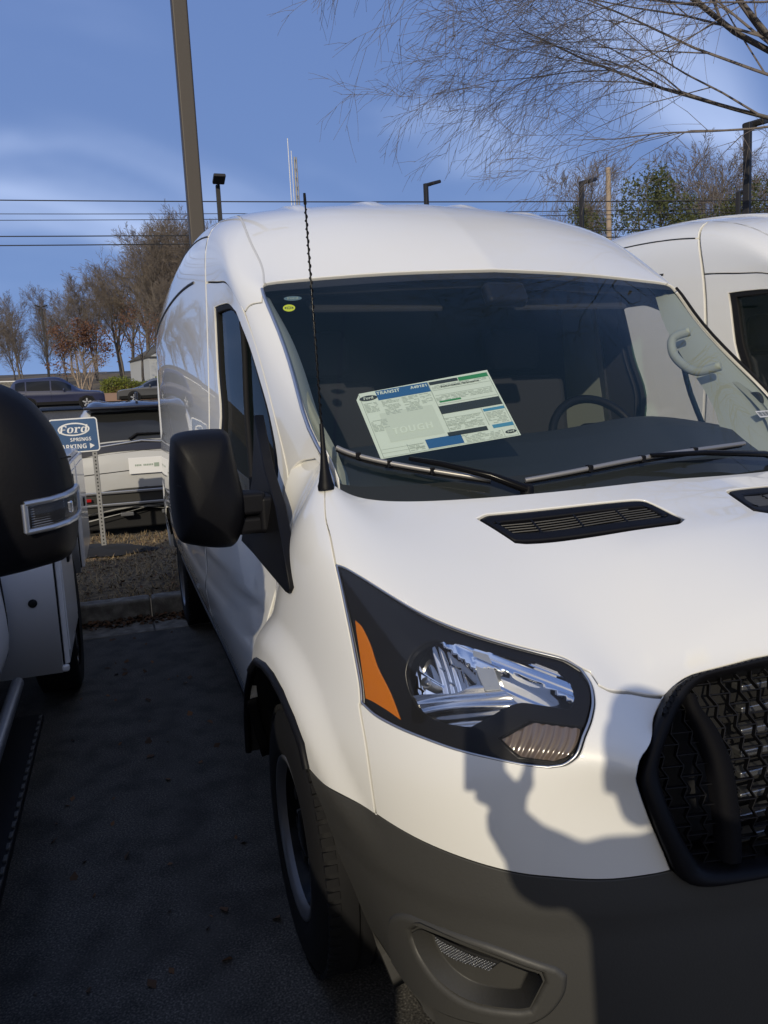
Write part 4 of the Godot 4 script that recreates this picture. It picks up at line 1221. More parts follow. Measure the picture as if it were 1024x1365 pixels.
		# windscreen pillar, roof corner, side panels
		part(van, "windscreen_pillar", panel(body, smooth(fv.call([Vector2(-0.02, 3.06), Vector2(0.0, 3.6), Vector2(0.0, 4.3), Vector2(0.0, 5), Vector2(0.0, 5.7), Vector2(0.02, 6.2), Vector2(0.08, 6.64), Vector2(0.25, 6.38), Vector2(0.65, 6.41), Vector2(0.90, 6.52), Vector2(1.0, 6.65), Vector2(1.0, 6.0), Vector2(1.0, 5.3), Vector2(1.0, 4.5), Vector2(0.98, 4.03), Vector2(0.61, 3.75), Vector2(0.15, 3.52)]))), M.paint)
		part(van, "roof_corner", panel(body, smooth(fv.call([Vector2(3, 4.0), Vector2(2.5, 3.95), Vector2(1.9, 3.80), Vector2(1.40, 3.80), Vector2(1.06, 3.98), Vector2(0.98, 4.03), Vector2(0.61, 3.75), Vector2(0.15, 3.52), Vector2(-0.02, 3.06), Vector2(0.0, 2.62), Vector2(0.3, 2.40), Vector2(0.7, 2.31), Vector2(1.55, 2.30), Vector2(3, 2.25), Vector2(3, 3.1)]))), M.paint)
		var rear_arch := [Vector2(5.02, 9.36), Vector2(5.05, 8.81), Vector2(5.217, 8.504), Vector2(5.454, 8.387), Vector2(5.713, 8.506), Vector2(5.897, 8.811), Vector2(5.9, 9.36)]
		part(van, "high_roof_side", panel(body, smooth(fv.call([Vector2(3, 2.25), Vector2(4, 2.25), Vector2(5.5, 2.25), Vector2(7, 2.25), Vector2(7, 3.2), Vector2(5, 3.17), Vector2(3, 3.12)])), {"dv": 0.1}), M.paint)
		part(van, "cargo_side", panel(body, smooth(fv.call([Vector2(3, 3.12), Vector2(5, 3.17), Vector2(7, 3.2), Vector2(7, 5), Vector2(7, 7), Vector2(7, 9.36), rear_arch[6], rear_arch[5], rear_arch[4], rear_arch[3], rear_arch[2], rear_arch[1], rear_arch[0], Vector2(4, 9.36), Vector2(3, 9.36), Vector2(3, 8), Vector2(3, 6), Vector2(3, 4.5)]))), M.paint)
		# sliding rail
		var rail := MB.new()
		pts = []
		for k in 13: pts.append(body.at(3.45 + k * 0.19, (3.95 + 0.02 * sin(k * 0.2)) * s) + body.normal(3.45 + k * 0.19, 3.95 * s) * 0.001)
		rail.tube(pts, 0.006, 6)
		part(van, "door_rail", rail.mesh(), M.rib_seal)
		var crease := MB.new()
		pts = []
		for k in 17: pts.append(body.at(3.06 + k * 0.24, (3.125 + 0.02 * k / 4.0) * s) + body.normal(3.06 + k * 0.24, 3.14 * s) * 0.0005)
		crease.tube(pts, 0.0035, 5)
		part(van, "high_roof_seam", crease.mesh(), M.rib_seal)
		part(van, "pillar_foot", panel(body, smooth(fv.call([Vector2(-0.05, 6.1), Vector2(0.5, 6.1), Vector2(1.1, 6.2), Vector2(1.1, 7.3), Vector2(0.5, 7.3), Vector2(-0.05, 7.3)])), {"off": -0.012, "gap": 0.0, "thick": 0.004}), M.paint)
		# rocker cladding
		part(van, "sill_cladding", panel(body, smooth(fv.call([Vector2(1.58, 9.33), Vector2(2.2, 9.35), Vector2(3.5, 9.35), Vector2(5.02, 9.36), Vector2(5.02, 10.05), Vector2(3.5, 10.05), Vector2(2, 10.05), Vector2(1.64, 10.0), Vector2(1.62, 9.6)])), {"off": 0.006, "gap": 0.0, "thick": 0.03}), M.black_plastic)
		# rear arch liner
		var ra := MB.new()
		var k0 := 0
		for q in rear_arch:
			var p: Vector3 = body.at(q.x, q.y * s)
			for w2 in 2: ra.add(p + Vector3(0.3 * w2 * s, 0, 0), (Vector3(0, 0.35, -4.77) - Vector3(0, p.y, p.z)).normalized())
			if k0 > 0: ra.quad(k0 * 2 - 2, k0 * 2 - 1, k0 * 2 + 1, k0 * 2)
			k0 += 1
		part(van, "rear_arch_liner", ra.mesh(), M.dark)
		# inner faces
		part(van, "pillar_trim", panel(body, smooth(fv.call([Vector2(0.1, 3.0), Vector2(0.08, 4), Vector2(0.08, 5), Vector2(0.08, 6), Vector2(0.1, 7.2), Vector2(1.0, 7.2), Vector2(1.15, 6.3), Vector2(1.08, 5.7), Vector2(0.98, 5.2), Vector2(1.02, 4.6), Vector2(1.2, 4.1), Vector2(1.1, 3.4)])), {"off": -0.035, "gap": 0.0, "bevel": 0.06, "round": 0.015, "thick": 0.03}), M.trim_grey)
		part(van, "side_lining", panel(body, smooth(fv.call([Vector2(2.95, 2.8), Vector2(3.6, 2.8), Vector2(3.6, 9.3), Vector2(2.95, 9.3)])), {"off": -0.07, "thick": 0.0}), M.trim_grey)
	var ring: Array = []
	for v in [2.95, 2.0, 1.0, 0.0, -1.0, -2.0, -2.95]: ring.append(Vector2(0.12, v))
	for v in [-2.9, -1.5, 0.0, 1.5, 2.9]: ring.append(Vector2(3.4, v))
	part(van, "headliner", panel(body, smooth(ring), {"off": -0.07, "thick": 0.03, "du": 0.25, "dv": 0.25}), M.fabric_dark)
	var rf: Array = []
	for v in [2.62, 2.0, 1.0, 0.0, -1.0, -2.0, -2.62]: rf.append(Vector2(0.0, v))
	rf.append_array(flip_v([Vector2(0.3, 2.40), Vector2(0.7, 2.31), Vector2(1.55, 2.30), Vector2(3, 2.25), Vector2(5, 2.25), Vector2(7, 2.25)]))
	for v in [-1.0, 0.0, 1.0]: rf.append(Vector2(7.0, v))
	var back := [Vector2(0.3, 2.40), Vector2(0.7, 2.31), Vector2(1.55, 2.30), Vector2(3, 2.25), Vector2(5, 2.25), Vector2(7, 2.25)]
	back.reverse()
	rf.append_array(back)
	part(van, "roof", panel(body, smooth(rf), {"du": 0.05, "dv": 0.04}), M.paint)
	for s in [1.0, -1.0]:
		var ditch := MB.new()
		var pts := []
		for q in smooth([Vector2(0.02, 2.60), Vector2(0.3, 2.40), Vector2(0.7, 2.31), Vector2(1.55, 2.30), Vector2(3, 2.25), Vector2(5, 2.25), Vector2(6.95, 2.25)], false, 4):
			pts.append(body.at(q.x, q.y * s) - body.normal(q.x, q.y * s) * 0.006)
		ditch.tube(pts, 0.008, 6)
		part(van, "roof_seam", ditch.mesh(), M.paint_inner)
	# tail: two flat doors that follow the section
	for s in [1.0, -1.0]:
		var sec := PackedVector2Array()
		for k in 41:
			var p := body.raw(7.0, k * 0.25 * s)
			sec.append(Vector2(p.x, p.y))
		sec.append(Vector2(0, 0.38))
		part(van, "rear_door", MB.new().slab(sec, 0.04, 0.01, Transform3D(Basis(), Vector3(0, 0, -5.97))).mesh(), M.paint)
		part(van, "tail_lamp", MB.new().box(Vector3(-0.90 * s, 1.25, -5.99), Vector3(0.09, 0.7, 0.04), 0.015).mesh(), M.red_lens)
	part(van, "rear_bumper", MB.new().box(Vector3(0, 0.46, -5.98), Vector3(1.9, 0.18, 0.18), 0.03).mesh(), M.bumper_plastic)
	part(van, "underbody", MB.new().box(Vector3(0, 0.40, -3.1), Vector3(1.3, 0.2, 5.5), 0.02).mesh(), M.dark)
	part(van, "cargo_floor", MB.new().box(Vector3(0, 0.52, -3.7), Vector3(1.85, 0.04, 4.5)).mesh(), M.dark)
	part(van, "bulkhead", MB.new().box(Vector3(0, 1.36, -2.62), Vector3(1.8, 1.68, 0.03)).mesh(), M.fabric_dark)
	part(van, "cab_floor", MB.new().box(Vector3(0, 0.56, -1.6), Vector3(1.86, 0.04, 2.0)).mesh(), M.fabric_dark)
	part(van, "engine_bay", MB.new().box(Vector3(0, 0.66, -0.78), Vector3(1.1, 0.54, 0.66)).mesh(), M.dark)
	part(van, "firewall", MB.new().box(Vector3(0, 0.9, -1.14), Vector3(1.7, 0.66, 0.03)).mesh(), M.dark)
	# windscreen
	part(van, "windscreen", MB.new().sheet(func(a, b): return glass_at(a * 2.0 - 1.0, b) - glass_normal(clampf(a * 2.0 - 1.0, -0.98, 0.98), clampf(b, 0.02, 0.98)) * 0.006, 28, 18, Vector3(0, 0.5, 1)).mesh(), M.glass)
	var frit := MB.new()
	for st in [[0.0, 1.0, 0.0, 0.07], [0.0, 1.0, 0.955, 1.0], [0.0, 0.016, 0.07, 0.955], [0.984, 1.0, 0.07, 0.955]]:
		frit.sheet(func(a, b):
			var q := Vector2(lerpf(st[0], st[1], a) * 2.0 - 1.0, lerpf(st[2], st[3], b))
			return glass_at(q.x, q.y) - glass_normal(clampf(q.x, -0.98, 0.98), clampf(q.y, 0.02, 0.98)) * 0.010, 24, 8, Vector3(0, 0.5, 1))
	for s in [1.0, -1.0]:
		part(van, "pillar_face", MB.new().sheet(func(a, b):
			var w: float = lerpf(0.23, 0.075, a) * (1.0 if s > 0.0 else 0.62)
			var p := glass_at(s * 0.955, lerpf(0.02, 0.95, a)) - glass_normal(s * 0.95, a * 0.9 + 0.05) * 0.016
			return p + Vector3(-s * w * 0.62 * b, -0.006 * b, -w * (0.30 + 0.5 * b) * b), 20, 8, Vector3(-s, 0.3, 1)).mesh(), M.trim_grey)
	part(van, "windscreen_border", frit.mesh(), M.dark)
	for s in [1.0, -1.0]:
		var sl := MB.new()
		var pts := []
		for k in 15: pts.append(glass_at(-s * 0.995, lerpf(0.0, 0.985, k / 14.0)) + Vector3(-s * 0.001, 0.001, 0.002))
		sl.tube(pts, 0.0055, 6)
		part(van, "windscreen_moulding", sl.mesh(), M.silver if s > 0.0 else M.rubber)
	part(van, "scuttle_panel", MB.new().sheet(func(a, b):
		var s2: float = a * 2.0 - 1.0
		var p0 := nose.raw(-s2 * 5.1, 0.12) + Vector3(0, -0.035, 0)
		var p1 := glass_base(s2) + Vector3(0, -0.02, -0.14)
		return p0.lerp(p1, b) + Vector3(0, -0.02 * sin(b * PI), 0), 24, 6, Vector3(0, 1, 0.2)).mesh(), M.black_plastic)
	wiper(van, [Vector2(-0.802, 0.184), Vector2(-0.40, 0.045)], [Vector2(-0.563, 0.125), Vector2(-0.336, 0.0)])
	wiper(van, [Vector2(-0.327, 0.034), Vector2(0.425, 0.095)], [Vector2(0.034, 0.062), Vector2(0.60, 0.02)])
	# dashboard
	part(van, "dashboard", MB.new().sheet(func(a, b):
		var s2: float = a * 2.0 - 1.0
		var x: float = s2 * 0.84
		var hump := 0.035 * exp(-pow((x - 0.42) / 0.26, 2.0))
		var zb := glass_base(s2 * 0.97).z - 0.02
		var ys := [1.225, 1.315, 1.375, 1.395, 1.36, 1.15, 0.85]
		var zs := [zb, lerpf(zb, -1.22, 0.5), -1.22, -1.36, -1.47, -1.5, -1.46]
		var k := clampi(int(b * 6.0), 0, 5)
		var f: float = b * 6.0 - k
		var edge := 1.0 - 0.35 * pow(absf(s2), 6.0)
		return Vector3(x, lerpf(ys[k], ys[k + 1], f) + hump * smoothstep(0.15, 0.5, b) * (1.0 - smoothstep(0.66, 0.9, b)) - (1.0 - edge) * 0.1, lerpf(zs[k], zs[k + 1], f)), 32, 36, Vector3(0, 1, 0.1)).mesh(), M.dash)
	var sw := Node3D.new()
	sw.name = "steering_wheel"
	van.add_child(sw, true)
	var wx := Transform3D(Basis(Vector3(1, 0, 0), deg_to_rad(-28)), Vector3(0.41, 1.33, -1.6))
	var rim := MB.new()
	var rp := []
	for k in 41: rp.append(wx * Vector3(cos(TAU * k / 40) * 0.19, sin(TAU * k / 40) * 0.19, 0))
	rim.tube(rp, 0.017, 8, false)
	part(sw, "wheel_rim", rim.mesh(), M.black_plastic)
	part(sw, "wheel_hub", MB.new().box(wx.origin + wx.basis.z * 0.03, Vector3(0.17, 0.13, 0.06), 0.02, wx.basis).mesh(), M.black_plastic)
	for a in [0.0, PI, -PI / 2]:
		part(sw, "wheel_spoke", MB.new().tube([wx.origin, wx * Vector3(cos(a) * 0.19, sin(a) * 0.19, 0)], 0.016, 6).mesh(), M.black_plastic)
	for x in [-0.47, 0.47]:
		var seat := Node3D.new()
		seat.name = numbered("seat", van)
		van.add_child(seat, true)
		part(seat, "cushion", MB.new().box(Vector3(x, 0.92, -2.02), Vector3(0.5, 0.16, 0.5), 0.05).mesh(), M.fabric_dark)
		part(seat, "backrest", MB.new().box(Vector3(x, 1.29, -2.30), Vector3(0.47, 0.66, 0.13), 0.05, Basis(Vector3(1, 0, 0), -0.16)).mesh(), M.fabric_dark)
		part(seat, "headrest", MB.new().box(Vector3(x, 1.74, -2.38), Vector3(0.26, 0.2, 0.1), 0.04).mesh(), M.fabric_dark)
		part(seat, "seat_base", MB.new().box(Vector3(x, 0.7, -2.05), Vector3(0.4, 0.3, 0.42), 0.02).mesh(), M.dark)
	# grab handle on the driver's pillar
	var gh := MB.new()
	var g := []
	for p in [Vector3(0.80, 1.735, -1.56), Vector3(0.757, 1.715, -1.60), Vector3(0.745, 1.66, -1.585), Vector3(0.745, 1.61, -1.525), Vector3(0.757, 1.585, -1.465), Vector3(0.80, 1.60, -1.40)]: g.append(p + Vector3(-0.09, -0.008, 0.113))
	gh.tube(curve(g, 5), 0.0165, 10)
	part(van, "grab_handle", gh.mesh(), M.trim_grey)
	part(van, "tweeter_cover", MB.new().tube([Vector3(0.79, 1.46, -1.22), Vector3(0.805, 1.46, -1.22)], 0.035, 18).mesh(), M.dash)
	part(van, "sun_visor", MB.new().box(Vector3(-0.4, 1.90, -1.83), Vector3(0.5, 0.02, 0.2), 0.008, Basis(Vector3(1, 0, 0), 0.5)).mesh(), M.fabric_dark)
	part(van, "sun_visor", MB.new().box(Vector3(0.4, 1.90, -1.83), Vector3(0.5, 0.02, 0.2), 0.008, Basis(Vector3(1, 0, 0), 0.5)).mesh(), M.fabric_dark)
	part(van, "sensor_pod", MB.new().box(glass_at(0.0, 0.9) - glass_normal(0.0, 0.9) * 0.045, Vector3(0.16, 0.09, 0.05), 0.018, Basis(Vector3(1, 0, 0), -0.6)).mesh(), M.black_plastic)
	# stickers
	for st in [[-0.697, 0.897, 0.030, 0.013, "teal_sticker"], [-0.742, 0.842, 0.020, 0.019, "yellow_sticker"]]:
		var pl := PackedVector2Array()
		for k in 24: pl.append(Vector2(cos(TAU * k / 24) * st[2], sin(TAU * k / 24) * st[3]))
		var n := glass_normal(st[0], st[1])
		var ex := Vector3.UP.cross(n).normalized()
		var x := Transform3D(Basis(ex, n.cross(ex), n), glass_at(st[0], st[1]) - n * 0.0085)
		var o := part(van, "sticker", MB.new().slab(pl, 0.0008, 0.0, x).mesh(), M[st[4]], "round yellow sticker in the windscreen corner" if st[4] == "yellow_sticker" else "dark oval sticker in the windscreen corner")
		if st[4] == "yellow_sticker":
			var mk := MB.new()
			for k in 5:
				mk.box(x * Vector3(-0.012 + k * 0.006, 0.005 - 0.0012 * absf(k - 2.0), 0.0006), Vector3(0.004, 0.005, 0.0004), 0.0, x.basis)
				mk.box(x * Vector3(-0.012 + k * 0.006, -0.005 + 0.0012 * absf(k - 2.0), 0.0006), Vector3(0.004, 0.005, 0.0004), 0.0, x.basis)
			part(o, "print_marks", mk.mesh(), M.print_black).set_meta("kind", "stuff")
		else:
			text(o, "lettering", "Ford", 0.016, Transform3D(x.basis, x.origin + n * 0.001), M.print_grey, "Droid Serif")
	# number plate strip seen through the glass
	var vx := glass_at(0.793, 0.236)
	var vp := Node3D.new()
	vp.name = "identity_label"
	van.add_child(vp, true)
	var nn := glass_normal(0.793, 0.236)
	var e1 := Vector3.UP.cross(nn).normalized()
	var vb := Basis(e1, nn.cross(e1), nn)
	part(vp, "label_sheet", MB.new().box(vx - nn * 0.015, Vector3(0.07, 0.03, 0.001), 0.0, vb).mesh(), M.sign_white)
	var bc := MB.new()
	for k in 12: bc.box(vx - nn * 0.0143 + vb * Vector3(-0.03 + k * 0.0055, 0, 0), Vector3(0.002 + 0.001 * (k % 3), 0.02, 0.0005), 0.0, vb)
	part(vp, "bar_code", bc.mesh(), M.print_black).set_meta("kind", "stuff")
	# aerial: conical foot, rod and wound whip
	var an := Node3D.new()
	an.name = "aerial"
	van.add_child(an, true)
	var foot := nose.at(4.95, 0.22)
	var tip := Vector3(-0.82, 2.067, -1.067)
	var dirn := (tip - foot).normalized()
	var bx := dirn.cross(Vector3(0, 0, 1)).normalized()
	var ab := Basis(bx, dirn, bx.cross(dirn))
	var ax := Transform3D(ab, foot)
	part(an, "aerial_foot", MB.new().lathe([Vector2(0.021, -0.006), Vector2(0.0215, 0.006), Vector2(0.018, 0.016), Vector2(0.012, 0.05), Vector2(0.007, 0.10), Vector2(0.0055, 0.165), Vector2(0.0001, 0.167)], 20, ax).mesh(), M.black_plastic)
	var ln := foot.distance_to(tip)
	part(an, "aerial_rod", MB.new().tube([ax * Vector3(0, 0.16, 0), ax * Vector3(0, ln - 0.03, 0), ax * Vector3(0, ln - 0.028, 0), ax * Vector3(0, ln, 0)], [0.0025, 0.0022, 0.0042, 0.0035], 8).mesh(), M.gloss_black)
	var coil := MB.new()
	var cp := []
	for k in 260:
		var f := k / 259.0
		cp.append(ax * Vector3(cos(f * TAU * 26.0) * 0.0035, lerpf(0.17, ln - 0.04, f), sin(f * TAU * 26.0) * 0.0035))
	coil.tube(cp, 0.0014, 4)
	part(an, "aerial_winding", coil.mesh(), M.gloss_black)
	price_sheet(van)
	return van

# ---------------------------------------------------------------- light and camera
func build_sky() -> void:
	var cam := Camera3D.new()
	cam.name = "camera"
	cam.fov = 66.27
	cam.near = 0.02
	cam.far = 3000.0
	cam.position = EYE
	cam.rotation_degrees = LOOK
	add_child(cam, true)
	cam.current = true
	var env := Environment.new()
	env.background_mode = Environment.BG_SKY
	var sky := Sky.new()
	var ps := ProceduralSkyMaterial.new()
	ps.sky_top_color = Color(0.40, 0.51, 0.735)
	ps.sky_horizon_color = Color(0.51, 0.635, 0.835)
	ps.sky_curve = 0.18
	ps.ground_bottom_color = lin(0.06, 0.055, 0.05)
	ps.ground_horizon_color = lin(0.16, 0.15, 0.14)
	ps.sun_angle_max = 75.0
	ps.sun_curve = 0.5
	ps.sky_energy_multiplier = 1.0
	# thin streaks of high cloud
	var w := 1024
	var h := 512
	var n1 := FastNoiseLite.new()
	n1.seed = 4; n1.frequency = 1.0; n1.fractal_octaves = 5; n1.noise_type = FastNoiseLite.TYPE_SIMPLEX_SMOOTH
	var n2 := FastNoiseLite.new()
	n2.seed = 14; n2.frequency = 1.0; n2.fractal_octaves = 3; n2.noise_type = FastNoiseLite.TYPE_SIMPLEX_SMOOTH
	var im := Image.create_empty(w, h, false, Image.FORMAT_RGBA8)
	im.fill(Color(1, 1, 1, 0))
	for y in h / 2 + 4:
		var el := (0.5 - (y + 0.5) / h) * PI
		for x in w:
			var az := (x + 0.5) / w * TAU
			var d := Vector3(cos(el) * sin(az), sin(el), cos(el) * cos(az))
			var q := Vector3(d.x / (d.y + 0.22), d.z / (d.y + 0.22), 0.0)
			# streaks drawn out along one wind direction
			var a := q.x * 0.9 + q.y * 0.35
			var b := q.y * 0.9 - q.x * 0.35
			var warp := n2.get_noise_3d(a * 0.8, b * 0.8, 3.0) * 0.5
			var c := n1.get_noise_3d(a * 0.55 + warp, b * 2.1 + warp, 0.0)
			var big := n2.get_noise_3d(a * 0.45, b * 0.6, 9.0)
			var v := clampf(0.26 + 0.85 * c + 0.6 * big, 0.0, 1.0)
			v = v * v * 1.15
			im.set_pixel(x, y, Color(1, 1, 1, clampf(v, 0.0, 1.0) * smoothstep(-0.02, 0.08, el)))
	ps.sky_cover = ImageTexture.create_from_image(im)
	ps.sky_cover_modulate = Color(0.66, 0.68, 0.71)
	sky.sky_material = ps
	env.sky = sky
	env.tonemap_mode = Environment.TONE_MAPPER_LINEAR
	env.tonemap_exposure = 1.0
	env.sdfgi_enabled = true
	env.ssao_enabled = true
	env.ssil_enabled = true
	var we := WorldEnvironment.new()
	we.name = "world_environment"
	we.environment = env
	add_child(we, true)
	var sun := DirectionalLight3D.new()
	sun.name = "sun"
	sun.light_energy = 0.84
	sun.light_color = Color(1.0, 0.95, 0.85)
	sun.light_angular_distance = 0.53
	sun.shadow_enabled = true
	add_child(sun, true)
	sun.look_at_from_position(SUN * 50.0, Vector3.ZERO)

# ---------------------------------------------------------------- ground
func land_height(x: float, z: float) -> float:
	var d := -z
	if d < 12.0: return 0.0
	var h := 0.0
	h += 2.0 * smoothstep(12.0, 46.0, d) * (d - 12.0) / 34.0 if d < 46.0 else 2.0
	if d > 46.0: h += (d - 46.0) * 0.075 if d < 140.0 else 94.0 * 0.075
	return h

func build_ground() -> void:
	var mb := MB.new()
	var xs := [-900.0, -300.0, -120.0, -60.0, -30.0, -15.0, -6.0, 0.0, 6.0, 15.0, 30.0, 60.0, 120.0, 300.0, 900.0]
	var zs := [900.0, 300.0, 100.0, 40.0, 15.0, 5.0, 0.0, -5.05]
	_grid(mb, xs, zs, 0.0)
	setting("asphalt_ground", mb.mesh(), M.asphalt)
	mb = MB.new()
	_grid(mb, xs, [-8.75, -12.0, -16.0, -20.0, -25.0, -30.0, -36.0, -42.0, -46.0, -50.0, -56.0], 0.0)
	setting("upper_parking_ground", mb.mesh(), M.asphalt)
	mb = MB.new()
	_grid(mb, xs, [-56.0, -70.0, -90.0, -110.0, -140.0, -200.0, -400.0, -900.0], 0.0)
	setting("far_ground", mb.mesh(), M.land)
	# concrete gutter and kerb along the bay ends
	var kb := Node3D.new()
	kb.name = "kerb"
	add_child(kb, true)
	kb.set_meta("kind", "structure")
	for k in range(-6, 9):
		var x0 := k * 3.0 - 1.2
		var rise := 0.0
		part(kb, "kerb_stone", MB.new().box(Vector3(x0 + 1.5, 0.03, -5.12), Vector3(2.992, 0.26, 0.16), 0.025).mesh(), M.concrete)
		part(kb, "gutter_slab", MB.new().box(Vector3(x0 + 1.5, -0.045, -4.86), Vector3(2.992, 0.1, 0.36), 0.008).mesh(), M.concrete)
	# planted strip
	var f := FastNoiseLite.new()
	f.seed = 8; f.frequency = 0.9
	var hgt := func(x: float, z: float) -> float:
		return 0.125 + 0.025 * f.get_noise_2d(x, z) + 0.03 * sin(clampf((-z - 5.2) / 3.5, 0.0, 1.0) * PI)
	mb = MB.new()
	mb.sheet(func(a, b):
		var x := lerpf(-19.0, 25.0, a)
		var z := lerpf(-5.19, -8.78, b)
		return Vector3(x, hgt.call(x, z) - (0.14 if b > 0.999 else 0.0), z), 150, 24, Vector3.UP)
	setting("planting_strip_soil", mb.mesh(), M.soil)
	setting("dark_mound", MB.new().sheet(func(a, b):
		var r: float = 0.50 * a * (1.0 + 0.18 * sin(b * TAU * 3.0 + 0.7) + 0.12 * sin(b * TAU * 7.0))
		var x: float = -1.68 + cos(b * TAU) * r * 1.05
		var z: float = -7.45 + sin(b * TAU) * r
		return Vector3(x, hgt.call(x, z) + 0.012 + 0.05 * (1.0 - a * a), z), 10, 40, Vector3.UP).mesh(), M.near_black_ground)  # low dark mound with a wavy outline at the foot of the sign
	# dead grass: short pale blades
	var blade := MB.new()
	blade.flat_tri(Vector3(-0.004, 0, 0), Vector3(0.004, 0, 0), Vector3(0.0, 1.0, 0.35), Vector3(0, 0.3, 1))
	var rng := RandomNumberGenerator.new()
	rng.seed = 101
	var mm := MultiMesh.new()
	mm.transform_format = MultiMesh.TRANSFORM_3D
	mm.use_colors = true
	mm.mesh = blade.mesh()
	var n := 26000
	mm.instance_count = n
	for k in n:
		var x := rng.randf_range(-3.2, 0.6)
		var z := rng.randf_range(-5.25, -8.7)
		var tall := 0.03 + 0.05 * rng.randf()
		var bare := Vector2(x + 1.68, z + 7.45).length() < 0.5
		if bare or f.get_noise_2d(x * 2.0 + 40.0, z * 2.0) < -0.25: tall *= 0.2
		var b := Basis(Vector3.UP, rng.randf() * TAU) * Basis(Vector3.RIGHT, rng.randf_range(0.3, 1.3)) * Basis.from_scale(Vector3(1.2, tall, tall))
		mm.set_instance_transform(k, Transform3D(b, Vector3(x, hgt.call(x, z) - 0.004, z)))
		var g := rng.randf()
		mm.set_instance_color(k, Color(lerpf(0.13, 0.34, g), lerpf(0.09, 0.24, g), lerpf(0.04, 0.115, g)))
	var gi := MultiMeshInstance3D.new()
	gi.name = "dead_grass"
	gi.multimesh = mm
	gi.material_override = M.straw
	gi.set_meta("kind", "stuff")
	add_child(gi, true)
	# dry leaves blown into the gutter and over the strip
	var leaf := MB.new()
	leaf.flat_quad(Vector3(-0.5, 0.0, 0), Vector3(0, 0.12, 0.35), Vector3(0.55, 0.05, 0), Vector3(0, 0.1, -0.35), Vector3.UP)
	var lm := MultiMesh.new()
	lm.transform_format = MultiMesh.TRANSFORM_3D
	lm.use_colors = true
	lm.mesh = leaf.mesh()
	n = 2600
	lm.instance_count = n
	for k in n:
		var in_gutter := k < 1500
		var x := rng.randf_range(-3.0, 1.0)
		var z := -5.03 + pow(rng.randf(), 2.0) * 0.16 if in_gutter else rng.randf_range(-5.2, -8.6)
		if k > 2540: z = rng.randf_range(-4.6, -1.0); x = rng.randf_range(-1.7, -1.0)
		var y: float = (0.008 + 0.03 * rng.randf() * (1.0 - (z + 5.03) / 0.16)) if in_gutter else (hgt.call(x, z) + 0.02 if z < -5.0 else 0.004)
		var s := rng.randf_range(0.015, 0.05)
		lm.set_instance_transform(k, Transform3D(Basis.from_euler(Vector3(rng.randf_range(-0.7, 0.7), rng.randf() * TAU, rng.randf_range(-0.7, 0.7))).scaled(Vector3(s, s, s)), Vector3(x, y, z)))
		var g := rng.randf()
		lm.set_instance_color(k, Color(lerpf(0.04, 0.17, g), lerpf(0.025, 0.085, g), lerpf(0.015, 0.04, g)))
	var li := MultiMeshInstance3D.new()
	li.name = "fallen_leaves"
	li.multimesh = lm
	li.material_override = M.litter
	li.set_meta("kind", "stuff")
	add_child(li, true)

func _grid(mb: MB, xs: Array, zs: Array, up: float) -> void:
	var base := mb.v.size()
	for z in zs:
		for x in xs:
			var e := 0.5
			var n := Vector3(land_height(x - e, z) - land_height(x + e, z), 2.0 * e, land_height(x, z - e) - land_height(x, z + e)).normalized()
			mb.add(Vector3(x, land_height(x, z) + up, z), n, Vector2(x, z))
	var w := xs.size()
	for j in zs.size() - 1:
		for i in w - 1:
			mb.quad(base + j * w + i, base + j * w + i + 1, base + (j + 1) * w + i + 1, base + (j + 1) * w + i)

func _ready() -> void:
	make_materials()
	build_sky()
	build_ground()
	var van := build_van()
	tag(van, "white cargo van in the middle with a printed price sheet behind its windscreen", "van", "white cargo vans parked side by side")
	build_neighbours(van)
	build_street()
	build_trees()
	build_photographer()

# ---------------------------------------------------------------- other vehicles
# columns: z, roof height, half width of the roof, belt height, half width at the belt, half width at the waist, lowest height
func car_patch(cols: Array) -> Patch:
	var net := [[], [], [], [], [], []]
	for c in cols:
		var belt: float = minf(c[3], c[1] - 0.05)
		var mid: float = minf(0.74, belt - 0.05)
		var low: float = minf(c[6], mid - 0.03)
		net[0].append(Vector3(0, c[1], c[0]))
		net[1].append(Vector3(-c[2] * 0.6, c[1] - 0.012, c[0]))
		net[2].append(Vector3(-c[2], c[1] - 0.06, c[0]))
		net[3].append(Vector3(-c[4], belt, c[0]))
		net[4].append(Vector3(-c[5], mid, c[0]))
		net[5].append(Vector3(-c[5] + 0.05, low, c[0]))
	var made := fitted(net, true)
	made.facing = -1.0
	return made

func car_wheel(under: Node3D, at: Vector3, side: float, r: float) -> void:
	var w := Node3D.new()
	w.name = numbered("wheel", under)
	under.add_child(w, true)
	var x := Transform3D(Basis(Vector3(0, 1, 0), Vector3(side, 0, 0), Vector3(0, 0, 1)), at)
	part(w, "tyre", MB.new().lathe([Vector2(r * 0.66, -0.1), Vector2(r * 0.9, -0.11), Vector2(r, -0.09), Vector2(r, 0.09), Vector2(r * 0.9, 0.11), Vector2(r * 0.68, 0.1)], 28, x).mesh(), M.rubber)
	var rim := part(w, "rim", MB.new().lathe([Vector2(r * 0.66, 0.02), Vector2(r * 0.69, 0.10), Vector2(r * 0.62, 0.09), Vector2(r * 0.58, 0.03), Vector2(0.001, 0.02)], 28, x).mesh(), M.gloss_black)
	for k in 5:
		var a := TAU * k / 5.0
		part(rim, "spoke", MB.new().box(x * Vector3(cos(a) * r * 0.33, 0.07, sin(a) * r * 0.33), Vector3(r * 0.66, 0.03, 0.07), 0.0, x.basis * Basis(Vector3.UP, -a)).mesh(), M.alloy)

func loop_of(a: Array) -> PackedVector2Array:
	return smooth(a, true, 3, 60.0)

